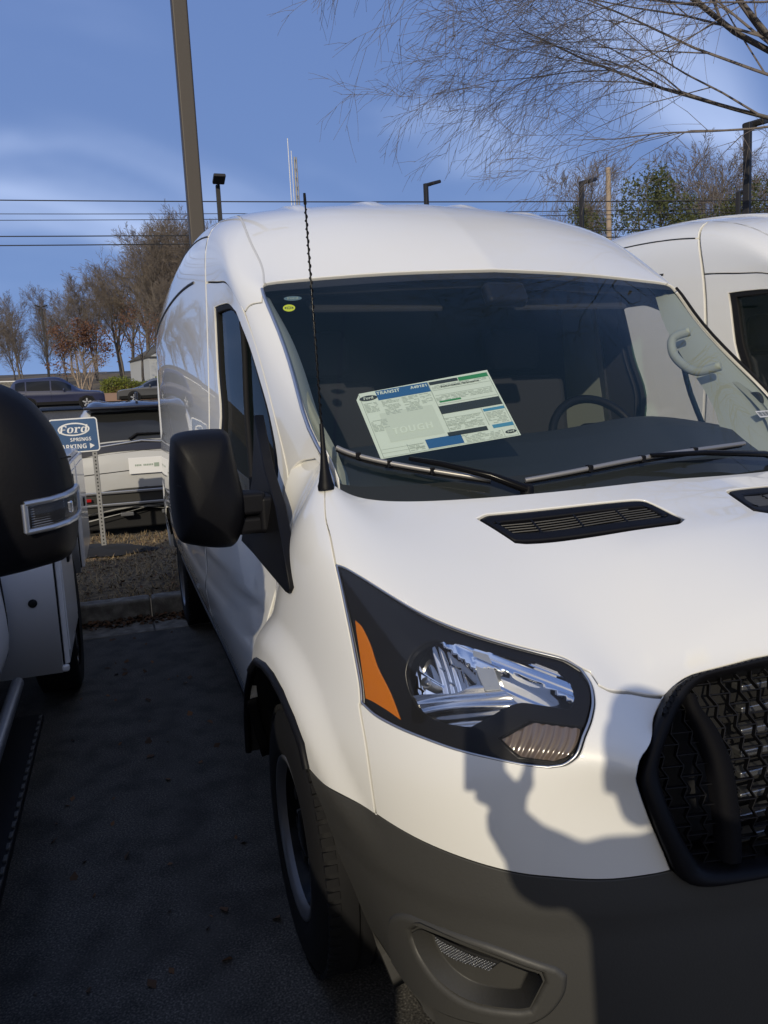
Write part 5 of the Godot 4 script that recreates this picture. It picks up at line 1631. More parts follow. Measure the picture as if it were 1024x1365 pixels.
# rect in the patch, from (u0, v0) to (u1, v1)
func rect_of(u0: float, v0: float, u1: float, v1: float) -> PackedVector2Array:
	return PackedVector2Array([Vector2(u0, v0), Vector2((u0 + u1) / 2, v0), Vector2(u1, v0), Vector2(u1, (v0 + v1) / 2), Vector2(u1, v1), Vector2((u0 + u1) / 2, v1), Vector2(u0, v1), Vector2(u0, (v0 + v1) / 2)])

func seam(under: Node3D, p: Patch, a: Array, material: Material, r := 0.006) -> void:
	var mb := MB.new()
	var pts := []
	for q in smooth(a, false, 5): pts.append(p.at(q.x, q.y) + p.normal(q.x, q.y) * 0.001)
	mb.tube(pts, r, 5)
	part(under, "panel_seam", mb.mesh(), material)

func distant_car(called: String, label: String, category: String, cols: Array, paint: Material, glass: Array, pos: Vector3, turn: float, axles: Array, r: float) -> Node3D:
	var o := thing(called, label, category, pos, turn)
	var p := car_patch(cols)
	var n: float = cols.size() - 1
	part(o, "body", panel(p, rect_of(0, -5, n, 5), {"gap": 0.0, "du": 0.2, "dv": 0.25, "thick": 0.02}), paint)
	part(o, "underside", MB.new().box(Vector3(0, 0.36, 0), Vector3(1.5, 0.24, cols[-1][0] - cols[0][0] - 0.4)).mesh(), M.dark)
	part(o, "windscreen", panel(p, rect_of(glass[0], -1.75, glass[1], 1.75), {"off": 0.006, "gap": 0.0}), M.tinted)
	part(o, "rear_window", panel(p, rect_of(glass[2], -1.7, glass[3], 1.7), {"off": 0.006, "gap": 0.0}), M.tinted)
	for s in [1.0, -1.0]:
		var cut: Array = glass[4]
		for k in cut.size() - 1:
			part(o, "side_window", panel(p, rect_of(cut[k] + 0.04, 2.2 * s, cut[k + 1] - 0.04, 2.93 * s), {"off": 0.006, "gap": 0.0}), M.tinted)
		for k in cut.size():
			if k > 0 and k < cut.size() - 1: seam(o, p, [Vector2(cut[k], 3.0 * s), Vector2(cut[k], 4.0 * s), Vector2(cut[k], 4.8 * s)], M.dark)
		part(o, "door_handle", MB.new().box(p.at(cut[1] - 0.2, 3.3 * s) + Vector3(-0.01 * s, 0, 0), Vector3(0.03, 0.03, 0.2), 0.01).mesh(), paint)
		part(o, "sill_trim", panel(p, rect_of(2.0, 4.65 * s, n - 1.6, 5.0 * s), {"off": 0.012, "gap": 0.0}), M.rubber)
		part(o, "headlight", panel(p, rect_of(n - 1.75, 2.85 * s, n - 1.1, 3.35 * s), {"off": 0.008, "gap": 0.0}), M.silver)
		part(o, "tail_light", panel(p, rect_of(1.15, 2.6 * s, 1.75, 3.4 * s), {"off": 0.01, "gap": 0.0}), M.red_lens)
		part(o, "door_mirror", MB.new().box(p.at(glass[0] - 0.1, 2.95 * s) + Vector3(-0.10 * s, 0.06, 0), Vector3(0.2, 0.14, 0.1), 0.04).mesh(), paint)
		for z in axles:
			var a := Vector3(-0.80 * s, r, z)
			part(o, "wheel_arch", MB.new().tube([a + Vector3(-0.16 * s, 0.03, 0), a + Vector3(0.1 * s, 0.03, 0)], r * 1.12, 26).mesh(), M.dark)
			car_wheel(o, a + Vector3(-0.08 * s, 0, 0), -s, r)
	return o

func build_neighbours(van: Node3D) -> void:
	# the second van stands to the right, the same model
	var right: Node3D = copy(van, "white cargo van half hidden behind the windscreen pillar of the van with the price sheet", Vector3(2.58, 0.06, -0.10), 0.0)
	for n in ["price_sheet", "sticker", "sticker_001"]:
		var c := right.get_node_or_null(n)
		if c: right.remove_child(c); c.free()
	build_truck()
	build_white_suv()
	var suv := [[-2.38, 0.42, 0.70, 0.40, 0.80, 0.84, 0.36], [-2.45, 0.80, 0.74, 0.78, 0.90, 0.93, 0.34], [-2.38, 1.08, 0.72, 1.0, 0.93, 0.95, 0.33], [-2.1, 1.60, 0.60, 1.06, 0.94, 0.96, 0.33], [-1.5, 1.75, 0.63, 1.06, 0.95, 0.97, 0.33], [-0.5, 1.78, 0.66, 1.04, 0.95, 0.97, 0.33], [0.35, 1.70, 0.62, 1.02, 0.95, 0.97, 0.33], [1.2, 1.16, 0.68, 1.0, 0.94, 0.97, 0.33], [2.1, 1.02, 0.66, 0.95, 0.92, 0.95, 0.33], [2.42, 0.82, 0.62, 0.78, 0.86, 0.90, 0.33], [2.42, 0.42, 0.60, 0.40, 0.78, 0.80, 0.36]]
	distant_car("parked_suv", "dark blue SUV parked side on beyond the white SUV, below the brown trees", "suv", suv.duplicate(true), M.navy_paint, [6.15, 6.9, 2.15, 2.9, [3.15, 4.0, 5.25, 6.55]], Vector3(-4.15, land_height(0, -46.0), -46.0), PI / 2, [-1.45, 1.5], 0.38)
	var sedan := [[-2.35, 0.42, 0.66, 0.40, 0.76, 0.82, 0.36], [-2.42, 0.75, 0.72, 0.72, 0.86, 0.90, 0.30], [-2.25, 1.0, 0.66, 0.90, 0.88, 0.92, 0.28], [-1.75, 1.08, 0.60, 0.95, 0.90, 0.92, 0.28], [-1.0, 1.40, 0.52, 0.96, 0.90, 0.92, 0.28], [-0.2, 1.47, 0.55, 0.95, 0.90, 0.92, 0.28], [0.5, 1.36, 0.54, 0.94, 0.90, 0.92, 0.28], [1.2, 0.98, 0.62, 0.9, 0.89, 0.92, 0.28], [2.1, 0.86, 0.62, 0.80, 0.86, 0.90, 0.28], [2.40, 0.68, 0.56, 0.64, 0.80, 0.84, 0.28], [2.42, 0.40, 0.55, 0.38, 0.74, 0.76, 0.32]]
	distant_car("parked_sedan", "grey sedan parked side on in front of the green hedge, nose to the left", "car", sedan.duplicate(true), M.grey_paint, [6.1, 6.95, 3.1, 3.9, [3.5, 4.4, 5.3, 6.6]], Vector3(1.35, land_height(0, -49.0) + 0.02, -49.0), -PI / 2, [-1.4, 1.45], 0.34)

func build_white_suv() -> void:
	# its tail faces the viewer, so the car runs away from us
	var cols := [[-2.36, 0.40, 0.66, 0.38, 0.80, 0.84, 0.36], [-2.42, 0.66, 0.72, 0.62, 0.92, 0.95, 0.34], [-2.40, 0.98, 0.76, 0.92, 0.95, 0.97, 0.33], [-2.30, 1.24, 0.74, 1.08, 0.95, 0.97, 0.33], [-2.02, 1.64, 0.64, 1.12, 0.95, 0.97, 0.33], [-1.5, 1.73, 0.65, 1.1, 0.95, 0.97, 0.33], [-0.5, 1.75, 0.67, 1.06, 0.95, 0.97, 0.33], [0.35, 1.68, 0.62, 1.04, 0.95, 0.97, 0.33], [1.2, 1.16, 0.68, 1.0, 0.94, 0.97, 0.33], [2.1, 1.02, 0.66, 0.95, 0.92, 0.95, 0.33], [2.4, 0.82, 0.62, 0.78, 0.86, 0.90, 0.33], [2.4, 0.42, 0.60, 0.40, 0.78, 0.80, 0.36]]
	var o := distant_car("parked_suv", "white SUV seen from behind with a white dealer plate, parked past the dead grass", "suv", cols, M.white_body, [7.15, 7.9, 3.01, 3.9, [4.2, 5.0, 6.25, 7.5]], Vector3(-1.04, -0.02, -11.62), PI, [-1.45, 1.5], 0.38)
	var p := car_patch(cols)
	part(o, "roof_panel", panel(p, rect_of(4.05, -1.9, 7.0, 1.9), {"off": 0.008, "gap": 0.0}), M.black_paint)
	part(o, "tailgate_band", panel(p, rect_of(2.55, -2.9, 2.98, 2.9), {"off": 0.01, "gap": 0.0}), M.black_paint)
	part(o, "tail_light_bar", MB.new().tube([p.at(2.98, -2.6) + Vector3(0, 0, -0.02), p.at(2.98, 0) + Vector3(0, 0, -0.02), p.at(2.98, 2.6) + Vector3(0, 0, -0.02)], 0.018, 6).mesh(), M.silver)
	part(o, "spoiler", MB.new().box(Vector3(0, 1.655, -2.10), Vector3(1.3, 0.04, 0.26), 0.015).mesh(), M.black_paint)
	part(o, "rear_bumper", panel(p, rect_of(0.15, -4.2, 1.02, 4.2), {"off": 0.02, "gap": 0.0, "thick": 0.03}), M.bumper_plastic)
	for y in [0.62, 0.47]:
		part(o, "bumper_strip", MB.new().box(Vector3(0, y, -2.46 + (0.62 - y) * 0.15), Vector3(1.62, 0.035, 0.03), 0.01).mesh(), M.silver)
	part(o, "tailgate_crease", MB.new().tube([p.at(1.72, -2.4), p.at(1.68, 0), p.at(1.72, 2.4)], 0.006, 5).mesh(), M.dark)
	for s in [1.0, -1.0]:
		part(o, "rear_reflector", MB.new().box(Vector3(0.72 * s, 0.545, -2.475), Vector3(0.14, 0.04, 0.02), 0.006).mesh(), M.red_lens)
		part(o, "tow_bracket", MB.new().box(Vector3(0.25 * s, 0.33, -2.28), Vector3(0.16, 0.05, 0.2), 0.01).mesh(), M.steel_rim)
	var plate := Node3D.new()
	plate.name = "number_plate"
	o.add_child(plate, true)
	part(plate, "plate_sheet", MB.new().box(Vector3(-0.02, 0.93, -2.452), Vector3(0.40, 0.20, 0.01), 0.004, Basis(Vector3(1, 0, 0), 0.05)).mesh(), M.sign_white)
	var marks := MB.new()
	for k in 11:
		if k == 4: continue
		marks.box(Vector3(0.10 - k * 0.02, 0.935, -2.4595), Vector3(0.014, 0.022, 0.002))
	marks.box(Vector3(-0.15, 0.93, -2.4595), Vector3(0.06, 0.05, 0.002), 0.0)
	part(plate, "plate_print", marks.mesh(), M.print_grey).set_meta("kind", "stuff")
	part(o, "rear_wiper", MB.new().tube([p.at(3.05, -0.3) + Vector3(0, 0, -0.03), p.at(3.2, -0.1) + Vector3(0, 0, -0.035), p.at(3.22, 1.1) + Vector3(0, 0, -0.03)], [0.02, 0.014, 0.008], 6).mesh(), M.black_plastic)
	part(o, "added_ground_blocker", MB.new().box(Vector3(0, 0.25, -2.15), Vector3(1.66, 0.24, 0.12), 0.03).mesh(), M.dark)  # added dark box that hides the sunlit ground beneath the tail
	part(o, "aerial_fin", MB.new().box(Vector3(0, 1.80, -1.72), Vector3(0.04, 0.1, 0.18), 0.018).mesh(), M.black_paint)

func build_truck() -> void:
	var o := thing("work_truck", "white utility truck with black door mirror and compartment body on the left", "truck", Vector3(-2.80, 0, 0), 0.0)
	var cols := [[1.32, 0.50, 0.88, 0.48, 0.94, 0.96, 0.45], [1.42, 0.85, 0.84, 0.80, 0.95, 0.97, 0.45], [1.36, 1.20, 0.78, 1.06, 0.96, 0.99, 0.50], [1.18, 1.32, 0.80, 1.14, 0.98, 1.01, 0.60], [0.86, 1.40, 0.82, 1.20, 0.98, 1.01, 0.60], [0.46, 2.03, 0.86, 1.24, 0.98, 1.01, 0.60], [0.05, 2.13, 0.88, 1.24, 0.98, 1.02, 0.60], [-1.9, 2.12, 0.88, 1.24, 0.98, 1.02, 0.60], [-2.15, 2.02, 0.85, 1.24, 0.98, 1.01, 0.60], [-2.27, 1.26, 0.80, 1.18, 0.96, 0.99, 0.62], [-2.26, 0.70, 0.86, 0.68, 0.92, 0.95, 0.62]]
	var p := car_patch(cols)
	part(o, "cab", panel(p, rect_of(0, -5, 10, 5), {"gap": 0.0, "du": 0.2, "dv": 0.25, "thick": 0.02}), M.truck_white)
	part(o, "windscreen", panel(p, rect_of(4.12, -1.8, 4.9, 1.8), {"off": 0.006, "gap": 0.0}), M.tinted)
	part(o, "rear_window", panel(p, rect_of(8.1, -1.7, 8.85, 1.7), {"off": 0.006, "gap": 0.0}), M.tinted)
	part(o, "grille", panel(p, rect_of(0.8, -1.6, 1.8, 1.6), {"off": 0.012, "gap": 0.0}), M.black_plastic)
	part(o, "front_bumper", MB.new().box(Vector3(0, 0.58, 1.40), Vector3(1.9, 0.26, 0.16), 0.05).mesh(), M.silver)
	part(o, "chassis", MB.new().box(Vector3(0, 0.5, -2.2), Vector3(1.1, 0.26, 6.4), 0.02).mesh(), M.dark)
	for s in [1.0, -1.0]:
		part(o, "side_window", panel(p, rect_of(5.05, 2.2 * s, 7.5, 2.94 * s), {"off": 0.006, "gap": 0.0}), M.tinted)
		part(o, "headlight", panel(p, rect_of(1.0, 2.0 * s, 1.8, 2.8 * s), {"off": 0.012, "gap": 0.0}), M.silver)
		seam(o, p, [Vector2(7.9, 3.0 * s), Vector2(7.9, 4.0 * s), Vector2(7.9, 4.9 * s)], M.dark)
		seam(o, p, [Vector2(4.4, 3.0 * s), Vector2(4.2, 4.0 * s), Vector2(4.2, 4.9 * s)], M.dark)
		part(o, "step_rail", MB.new().tube([Vector3(1.045 * s, 0.585, -2.03), Vector3(1.05 * s, 0.575, -1.2), Vector3(1.05 * s, 0.57, -0.45)], 0.022, 10).mesh(), M.steel_rim)
		var step := part(o, "step_board", MB.new().box(Vector3(1.0 * s, 0.385, -1.25), Vector3(0.2, 0.03, 1.9), 0.008).mesh(), M.black_plastic)
		var studs := MB.new()
		for k in 30: studs.box(Vector3(1.092 * s, 0.402, -2.15 + k * 0.06), Vector3(0.01, 0.008, 0.03), 0.002)
		part(step, "tread_stud", studs.mesh(), M.bumper_plastic).set_meta("kind", "stuff")
		car_wheel(o, Vector3(0.86 * s, 0.40, 0.62), s, 0.40)
		part(o, "wheel_arch", MB.new().tube([Vector3(0.70 * s, 0.43, 0.62), Vector3(1.02 * s, 0.43, 0.62)], 0.47, 28).mesh(), M.dark)
		car_wheel(o, Vector3(1.05 * s, 0.40, -3.72), s, 0.40)
		# compartment body over the rear wheels
		var bay := Node3D.new()
		bay.name = numbered("side_compartment", o)
		o.add_child(bay, true)
		var prof := PackedVector2Array([Vector2(-2.36, 0.50), Vector2(-2.36, 1.30), Vector2(-5.5, 1.30), Vector2(-5.5, 0.55), Vector2(-4.28, 0.55), Vector2(-4.22, 0.80), Vector2(-4.0, 0.98), Vector2(-3.72, 1.02), Vector2(-3.44, 0.98), Vector2(-3.24, 0.80), Vector2(-3.18, 0.50)])
		var x := Transform3D(Basis(Vector3(0, 0, 1), Vector3(0, 1, 0), Vector3(-1, 0, 0)), Vector3(0.955 * s, 0, 0))
		part(bay, "compartment_shell", MB.new().slab(prof, 0.44, 0.004, x).mesh(), M.truck_white)
		for dz in [[-2.375, -3.15, 0.53, 1.27], [-3.2, -4.24, 1.06, 1.27], [-4.3, -5.46, 0.58, 1.27]]:
			var d := part(bay, "compartment_door", MB.new().box(Vector3(1.191 * s, (dz[2] + dz[3]) / 2, (dz[0] + dz[1]) / 2), Vector3(0.02, dz[3] - dz[2], dz[0] - dz[1]), 0.005).mesh(), M.truck_white)
			part(d, "door_edge", MB.new().box(Vector3(1.202 * s, (dz[2] + dz[3]) / 2, (dz[0] + dz[1]) / 2), Vector3(0.006, dz[3] - dz[2] - 0.09, dz[0] - dz[1] - 0.09), 0.002).mesh(), M.truck_white)
			part(d, "door_latch", MB.new().box(Vector3(1.21 * s, (dz[2] + dz[3]) / 2 + 0.02, (dz[0] + dz[1]) / 2), Vector3(0.012, 0.06, 0.09), 0.004).mesh(), M.black_plastic)
			part(d, "weather_strip", MB.new().box(Vector3(1.178 * s, (dz[2] + dz[3]) / 2, dz[0] + 0.004), Vector3(0.006, dz[3] - dz[2], 0.008)).mesh(), M.rubber)
		part(bay, "rubber_stop", MB.new().lathe([Vector2(0.017, 0.0), Vector2(0.017, 0.008), Vector2(0.009, 0.012), Vector2(0.0001, 0.012)], 16, Transform3D(Basis(Vector3(1, 0, 0), PI / 2), Vector3(1.088 * s, 0.80, -2.36))).mesh(), M.rubber)
		part(bay, "corner_cap", MB.new().box(Vector3(1.183 * s, 0.515, -2.37), Vector3(0.03, 0.03, 0.03), 0.01).mesh(), M.truck_white)
	part(o, "load_bed", MB.new().box(Vector3(0, 0.78, -3.95), Vector3(1.5, 0.06, 3.1)).mesh(), M.truck_white)
	part(o, "bed_front_wall", MB.new().box(Vector3(0, 0.99, -2.39), Vector3(1.5, 0.5, 0.05), 0.01).mesh(), M.truck_white)
	# the big door mirror near the viewer, and its twin
	for s in [1.0, -1.0]:
		var m := Node3D.new()
		m.name = numbered("door_mirror", o)
		o.add_child(m, true)
		var w := [Vector2(-1.64, 1.52), Vector2(-1.615, 1.578), Vector2(-1.565, 1.592), Vector2(-1.499, 1.58), Vector2(-1.459, 1.552), Vector2(-1.431, 1.51), Vector2(-1.415, 1.461), Vector2(-1.409, 1.413), Vector2(-1.408, 1.352), Vector2(-1.423, 1.305), Vector2(-1.475, 1.289), Vector2(-1.531, 1.28), Vector2(-1.605, 1.27), Vector2(-1.637, 1.29), Vector2(-1.645, 1.37)]
		var poly := PackedVector2Array()
		for q in smooth(w, true, 3, 70.0): poly.append(Vector2((q.x + 2.80), q.y))
		var c := Vector2(1.275, 1.43)
		var shell := part(m, "mirror_cap", shell_of(poly, c, s, -0.40, 0.85).mesh(), M.black_plastic)
		part(shell, "cap_seam", MB.new().tube([Vector3(1.392 * s, 1.462, -0.345), Vector3(1.365 * s, 1.462, -0.305), Vector3(1.30 * s, 1.455, -0.283), Vector3(1.22 * s, 1.45, -0.283)], 0.0016, 5).mesh(), M.dark)
		var back := PackedVector2Array()
		for q in poly: back.append(Vector2((c.x + (q.x - c.x) * 0.9) * s, c.y + (q.y - c.y) * 0.92))
		part(m, "mirror_glass", MB.new().slab(back, 0.006, 0.001, Transform3D(Basis(), Vector3(0, 0, -0.403))).mesh(), M.chrome)
		part(m, "mirror_arm", MB.new().box(Vector3(1.08 * s, 1.50, -0.37), Vector3(0.18, 0.045, 0.06), 0.015).mesh(), M.black_plastic)
		part(m, "mirror_arm", MB.new().box(Vector3(1.08 * s, 1.36, -0.37), Vector3(0.18, 0.045, 0.06), 0.015).mesh(), M.black_plastic)
		# turn lamp let into the outer corner, wrapping round it
		var t := Node3D.new()
		t.name = numbered("mirror_turn_lamp", m)
		m.add_child(t, true)
		var face := func(a: float, b: float, lift: float) -> Vector3:
			# a runs from the inner end to the outer edge and round it
			var xs := [1.325, 1.360, 1.376, 1.382, 1.382]
			var zs := [-0.284, -0.298, -0.314, -0.336, -0.375]
			var f := a * 4.0
			var k := clampi(int(f), 0, 3)
			var g := f - k
			var xx: float = lerpf(xs[k], xs[k + 1], g)
			var zz: float = lerpf(zs[k], zs[k + 1], g)
			var y := lerpf(1.357, 1.399, b) + 0.013 * a
			var out := Vector3(a * a, 0, 1.0 - a * a * 0.9).normalized()
			return Vector3(xx, y, zz) * Vector3(s, 1, 1) + out * Vector3(s, 1, 1) * lift
		part(t, "lamp_back", MB.new().sheet(func(a, b): return face.call(a, b, 0.004), 20, 8, Vector3(s, 0, 1)).mesh(), M.gloss_black)
		part(t, "lamp_lens", MB.new().sheet(func(a, b): return face.call(a, b, 0.015 + 0.004 * sin(b * PI)), 20, 8, Vector3(s, 0, 1)).mesh(), M.lens)
		var frame := MB.new()
		var fp := []
		for k in 17: fp.append(face.call(k / 16.0, 1.0, 0.012))
		for k in 5: fp.append(face.call(1.0, 1.0 - k / 4.0, 0.012))
		for k in 17: fp.append(face.call(1.0 - k / 16.0, 0.0, 0.012))
		for k in 5: fp.append(face.call(0.0, k / 4.0, 0.012))
		frame.tube(fp, 0.0052, 8, false)
		part(t, "lamp_frame", frame.mesh(), M.silver)
		for k in 9:
			var rb := MB.new()
			var rp := []
			for j in 9: rp.append(face.call(0.05 + j * 0.055, 0.14 + k * 0.09, 0.007))
			rb.tube(rp, 0.0012, 5)
			part(t, "lamp_rib", rb.mesh(), M.steel_rim)
		part(t, "lamp_bulb", MB.new().box(face.call(0.62, 0.5, 0.008), Vector3(0.014, 0.02, 0.010), 0.004).mesh(), M.chrome)

# ---------------------------------------------------------------- signs, poles and wires
func build_street() -> void:
	# sign on two posts
	var o := thing("direction_sign", "blue sign with white oval, the letters SPRINGS and PARKING and an arrow, on two posts", "sign", Vector3(-1.73, 0.12, -7.5))
	var plate := PackedVector2Array()
	var bord := PackedVector2Array()
	for c in 4:
		for k in 7:
			var a := (c * 6 + k) * TAU / 24.0
			var sx := -1.0 if c == 1 or c == 2 else 1.0
			var sy := -1.0 if c >= 2 else 1.0
			plate.append(Vector2(sx * 0.195 + cos(a) * 0.035, sy * 0.138 + sin(a) * 0.035))
			bord.append(Vector2(sx * 0.195 + cos(a) * 0.022, sy * 0.138 + sin(a) * 0.022))
	var base := Transform3D(Basis(Vector3(0, 0, 1), 0.02), Vector3(0, 1.235, 0))
	part(o, "sign_plate", MB.new().slab(plate, 0.004, 0.001, base).mesh(), M.sign_white)
	part(o, "sign_field", MB.new().slab(bord, 0.002, 0.0, base.translated_local(Vector3(0, 0, 0.0026))).mesh(), M.sign_blue)
	for r in [[0.150, 0.066, 0.0045, "sign_white"], [0.134, 0.052, 0.0060, "sign_blue"]]:
		var el := PackedVector2Array()
		for k in 40: el.append(Vector2(-0.0 + cos(TAU * k / 40) * r[0], 0.062 + sin(TAU * k / 40) * r[1]))
		part(o, "logo_oval", MB.new().slab(el, 0.001, 0.0, base.translated_local(Vector3(0, 0, r[2]))).mesh(), M[r[3]])
	var sk := Basis(Vector3(1, 0, 0), Vector3(0.22, 1, 0), Vector3(0, 0, 1))
	text(o, "lettering", "Ford", 0.10, base.translated_local(Vector3(0, 0.062, 0.007)) * Transform3D(sk, Vector3.ZERO), M.sign_white, "Droid Serif", true, 0.001, 1.15)
	text(o, "lettering", "SPRINGS", 0.048, base.translated_local(Vector3(0.055, -0.042, 0.0045)), M.sign_white, "Droid Sans", true, 0.001)
	text(o, "lettering", "PARKING", 0.064, base.translated_local(Vector3(-0.035, -0.112, 0.0045)), M.sign_white, "Droid Sans", true, 0.001)
	part(o, "arrow", MB.new().slab(PackedVector2Array([Vector2(0.135, -0.084), Vector2(0.18, -0.112), Vector2(0.135, -0.14)]), 0.001, 0.0, base.translated_local(Vector3(0, 0, 0.0045))).mesh(), M.sign_white)
	for x in [0.175, -0.175]:
		var post := part(o, "post", MB.new().box(Vector3(x, 0.69, -0.025), Vector3(0.05, 1.42, 0.03), 0.004).mesh(), M.galvanised)
		var holes := MB.new()
		for k in 36: holes.box(Vector3(x, 0.08 + k * 0.037, -0.0095), Vector3(0.013, 0.016, 0.002))
		part(post, "post_hole", holes.mesh(), M.dark).set_meta("kind", "stuff")
	# the tall square lamp post just behind the van
	lamp_post("lamp_post", "tall square brown lamp post rising right behind the cargo van's roof", Vector3(-0.35, 0.12, -7.6), 9.4, 0.155, 0.0, M.pole_brown, 2)
	lamp_post("lamp_post", "dark lamp post with a boxy head just over the roof's left shoulder", Vector3(2.08, 0.35, -22.76), 7.6, 0.12, -PI / 2, M.pole_dark, 1)
	lamp_post("lamp_post", "dark lamp post whose angled head peeps over the middle of the van roof", Vector3(8.25, 0.3, -22.1), 7.75, 0.12, 0.5, M.pole_dark, 1)
	lamp_post("lamp_post", "dark lamp post left of the pale wooden utility pole", Vector3(10.67, 0.1, -17.44), 6.85, 0.10, 0.5, M.pole_dark, 1)
	lamp_post("lamp_post", "tallest dark lamp post by the roof of the right-hand van, head under bare branches", Vector3(8.27, 0.1, -9.19), 5.4, 0.10, 0.4, M.pole_dark, 1)
	lamp_post("lamp_post", "small dark lamp post just left of the tallest one near the right-hand van", Vector3(19.05, 0.3, -21.0), 7.6, 0.13, 0.4, M.pole_dark, 1)
	lamp_post("lamp_post", "slim far lamp post with twin flat heads standing before the brown trees", Vector3(-6.86, 4.5, -80.8), 7.6, 0.16, 0.0, M.pole_dark, 2)
	# pale wooden pole
	o = thing("utility_pole", "pale bare wooden utility pole standing left of the evergreen trees", "pole", Vector3(23.9, land_height(0, -35.0), -35.2))
	part(o, "pole_shaft", MB.new().tube([Vector3(0, 0, 0), Vector3(-0.02, 5, 0), Vector3(-0.05, 11.9, 0)], [0.17, 0.15, 0.125], 12).mesh(), M.wood_pole)
	part(o, "pole_band", MB.new().tube([Vector3(-0.03, 8.0, 0), Vector3(-0.03, 8.06, 0)], 0.15, 12).mesh(), M.galvanised)
	# lattice radio mast
	o = thing("radio_mast", "thin grey radio mast with whip aerials far behind the van", "mast", Vector3(65.8, 9.0, -277.0))
	for k in 3:
		var a := TAU * k / 3.0
		part(o, "mast_leg", MB.new().tube([Vector3(cos(a) * 1.0, 0, sin(a) * 1.0), Vector3(cos(a) * 0.45, 78, sin(a) * 0.45)], 0.22, 5).mesh(), M.galvanised)
	var lace := MB.new()
	for k in 26:
		for j in 3:
			var r0 := lerpf(1.0, 0.45, k / 26.0)
			var a0 := TAU * j / 3.0
			var a1 := TAU * (j + 1) / 3.0
			lace.tube([Vector3(cos(a0) * r0, k * 3.0, sin(a0) * r0), Vector3(cos(a1) * r0, k * 3.0 + 3.0, sin(a1) * r0)], 0.09, 3, false)
	part(o, "mast_lacing", lace.mesh(), M.galvanised).set_meta("kind", "stuff")
	for q in [[-2.2, 60, 84, 0.16], [-1.2, 58, 80, 0.14]]:
		part(o, "whip_aerial", MB.new().tube([Vector3(q[0], q[1], 0), Vector3(q[0], q[2], 0)], q[3], 5).mesh(), M.sign_white)
		part(o, "aerial_arm", MB.new().tube([Vector3(q[0], q[1] + 2.0, 0), Vector3(0, q[1] + 2.0, 0)], 0.12, 4).mesh(), M.galvanised)
	for q in [[1.2, 60.0], [-1.2, 60.5], [-1.0, 49.0]]:
		part(o, "dish", MB.new().tube([Vector3(q[0], q[1], 0.2), Vector3(q[0], q[1], 0.9)], [1.3, 0.5], 14).mesh(), M.sign_white)
	# power lines
	var ends := [[12.41, 0.064, "topmost overhead wire"], [11.78, 0.056, "second overhead wire from the top"], [11.49, 0.052, "thin middle overhead wire"], [10.70, 0.050, "fourth overhead wire, thicker"], [10.27, 0.046, "lowest overhead wire"]]
	for e in ends:
		var pts := []
		for k in 25:
			var x := lerpf(-48.0, 52.0, k / 24.0)
			pts.append(Vector3(x, e[0] - e[1] * x + 0.00025 * (x - 10.0) * (x - 10.0) - 0.05, -45.0 + (x + 6.0) * 0.381))
		var w := part(self, "power_line", MB.new().tube(pts, 0.028 if e[2].begins_with("fourth") or e[2].begins_with("lowest") or e[2].begins_with("top") else 0.018, 4).mesh(), M.wire)
		tag(w, "%s crossing the sky behind the van" % e[2], "power line", "overhead wires")

func lamp_post(called: String, label: String, at: Vector3, tall: float, wide: float, turn: float, material: Material, heads: int) -> void:
	var o := thing(called, label, "lamp post", at, turn, "car park lamp posts")
	part(o, "pole", MB.new().box(Vector3(0, tall * 0.5, 0), Vector3(wide, tall, wide), wide * 0.12).mesh(), material)
	part(o, "base_plate", MB.new().box(Vector3(0, 0.05, 0), Vector3(wide * 2.0, 0.06, wide * 2.0), 0.01).mesh(), material)
	part(o, "footing", MB.new().lathe([Vector2(0.28, -0.4), Vector2(0.28, 0.0), Vector2(0.25, 0.02), Vector2(0.001, 0.02)], 20).mesh(), M.concrete)
	for k in heads:
		var s := 1.0 if k == 0 else -1.0
		part(o, "lamp_arm", MB.new().box(Vector3(0.12 * s, tall - 0.03, 0), Vector3(0.26, 0.07, 0.07), 0.01, Basis(Vector3(0, 0, 1), 0.3 * s)).mesh(), material)
		part(o, "lamp_head", MB.new().box(Vector3(0.36 * s, tall + 0.07, 0), Vector3(0.42, 0.10, 0.34), 0.03, Basis(Vector3(0, 0, 1), 0.3 * s)).mesh(), material)

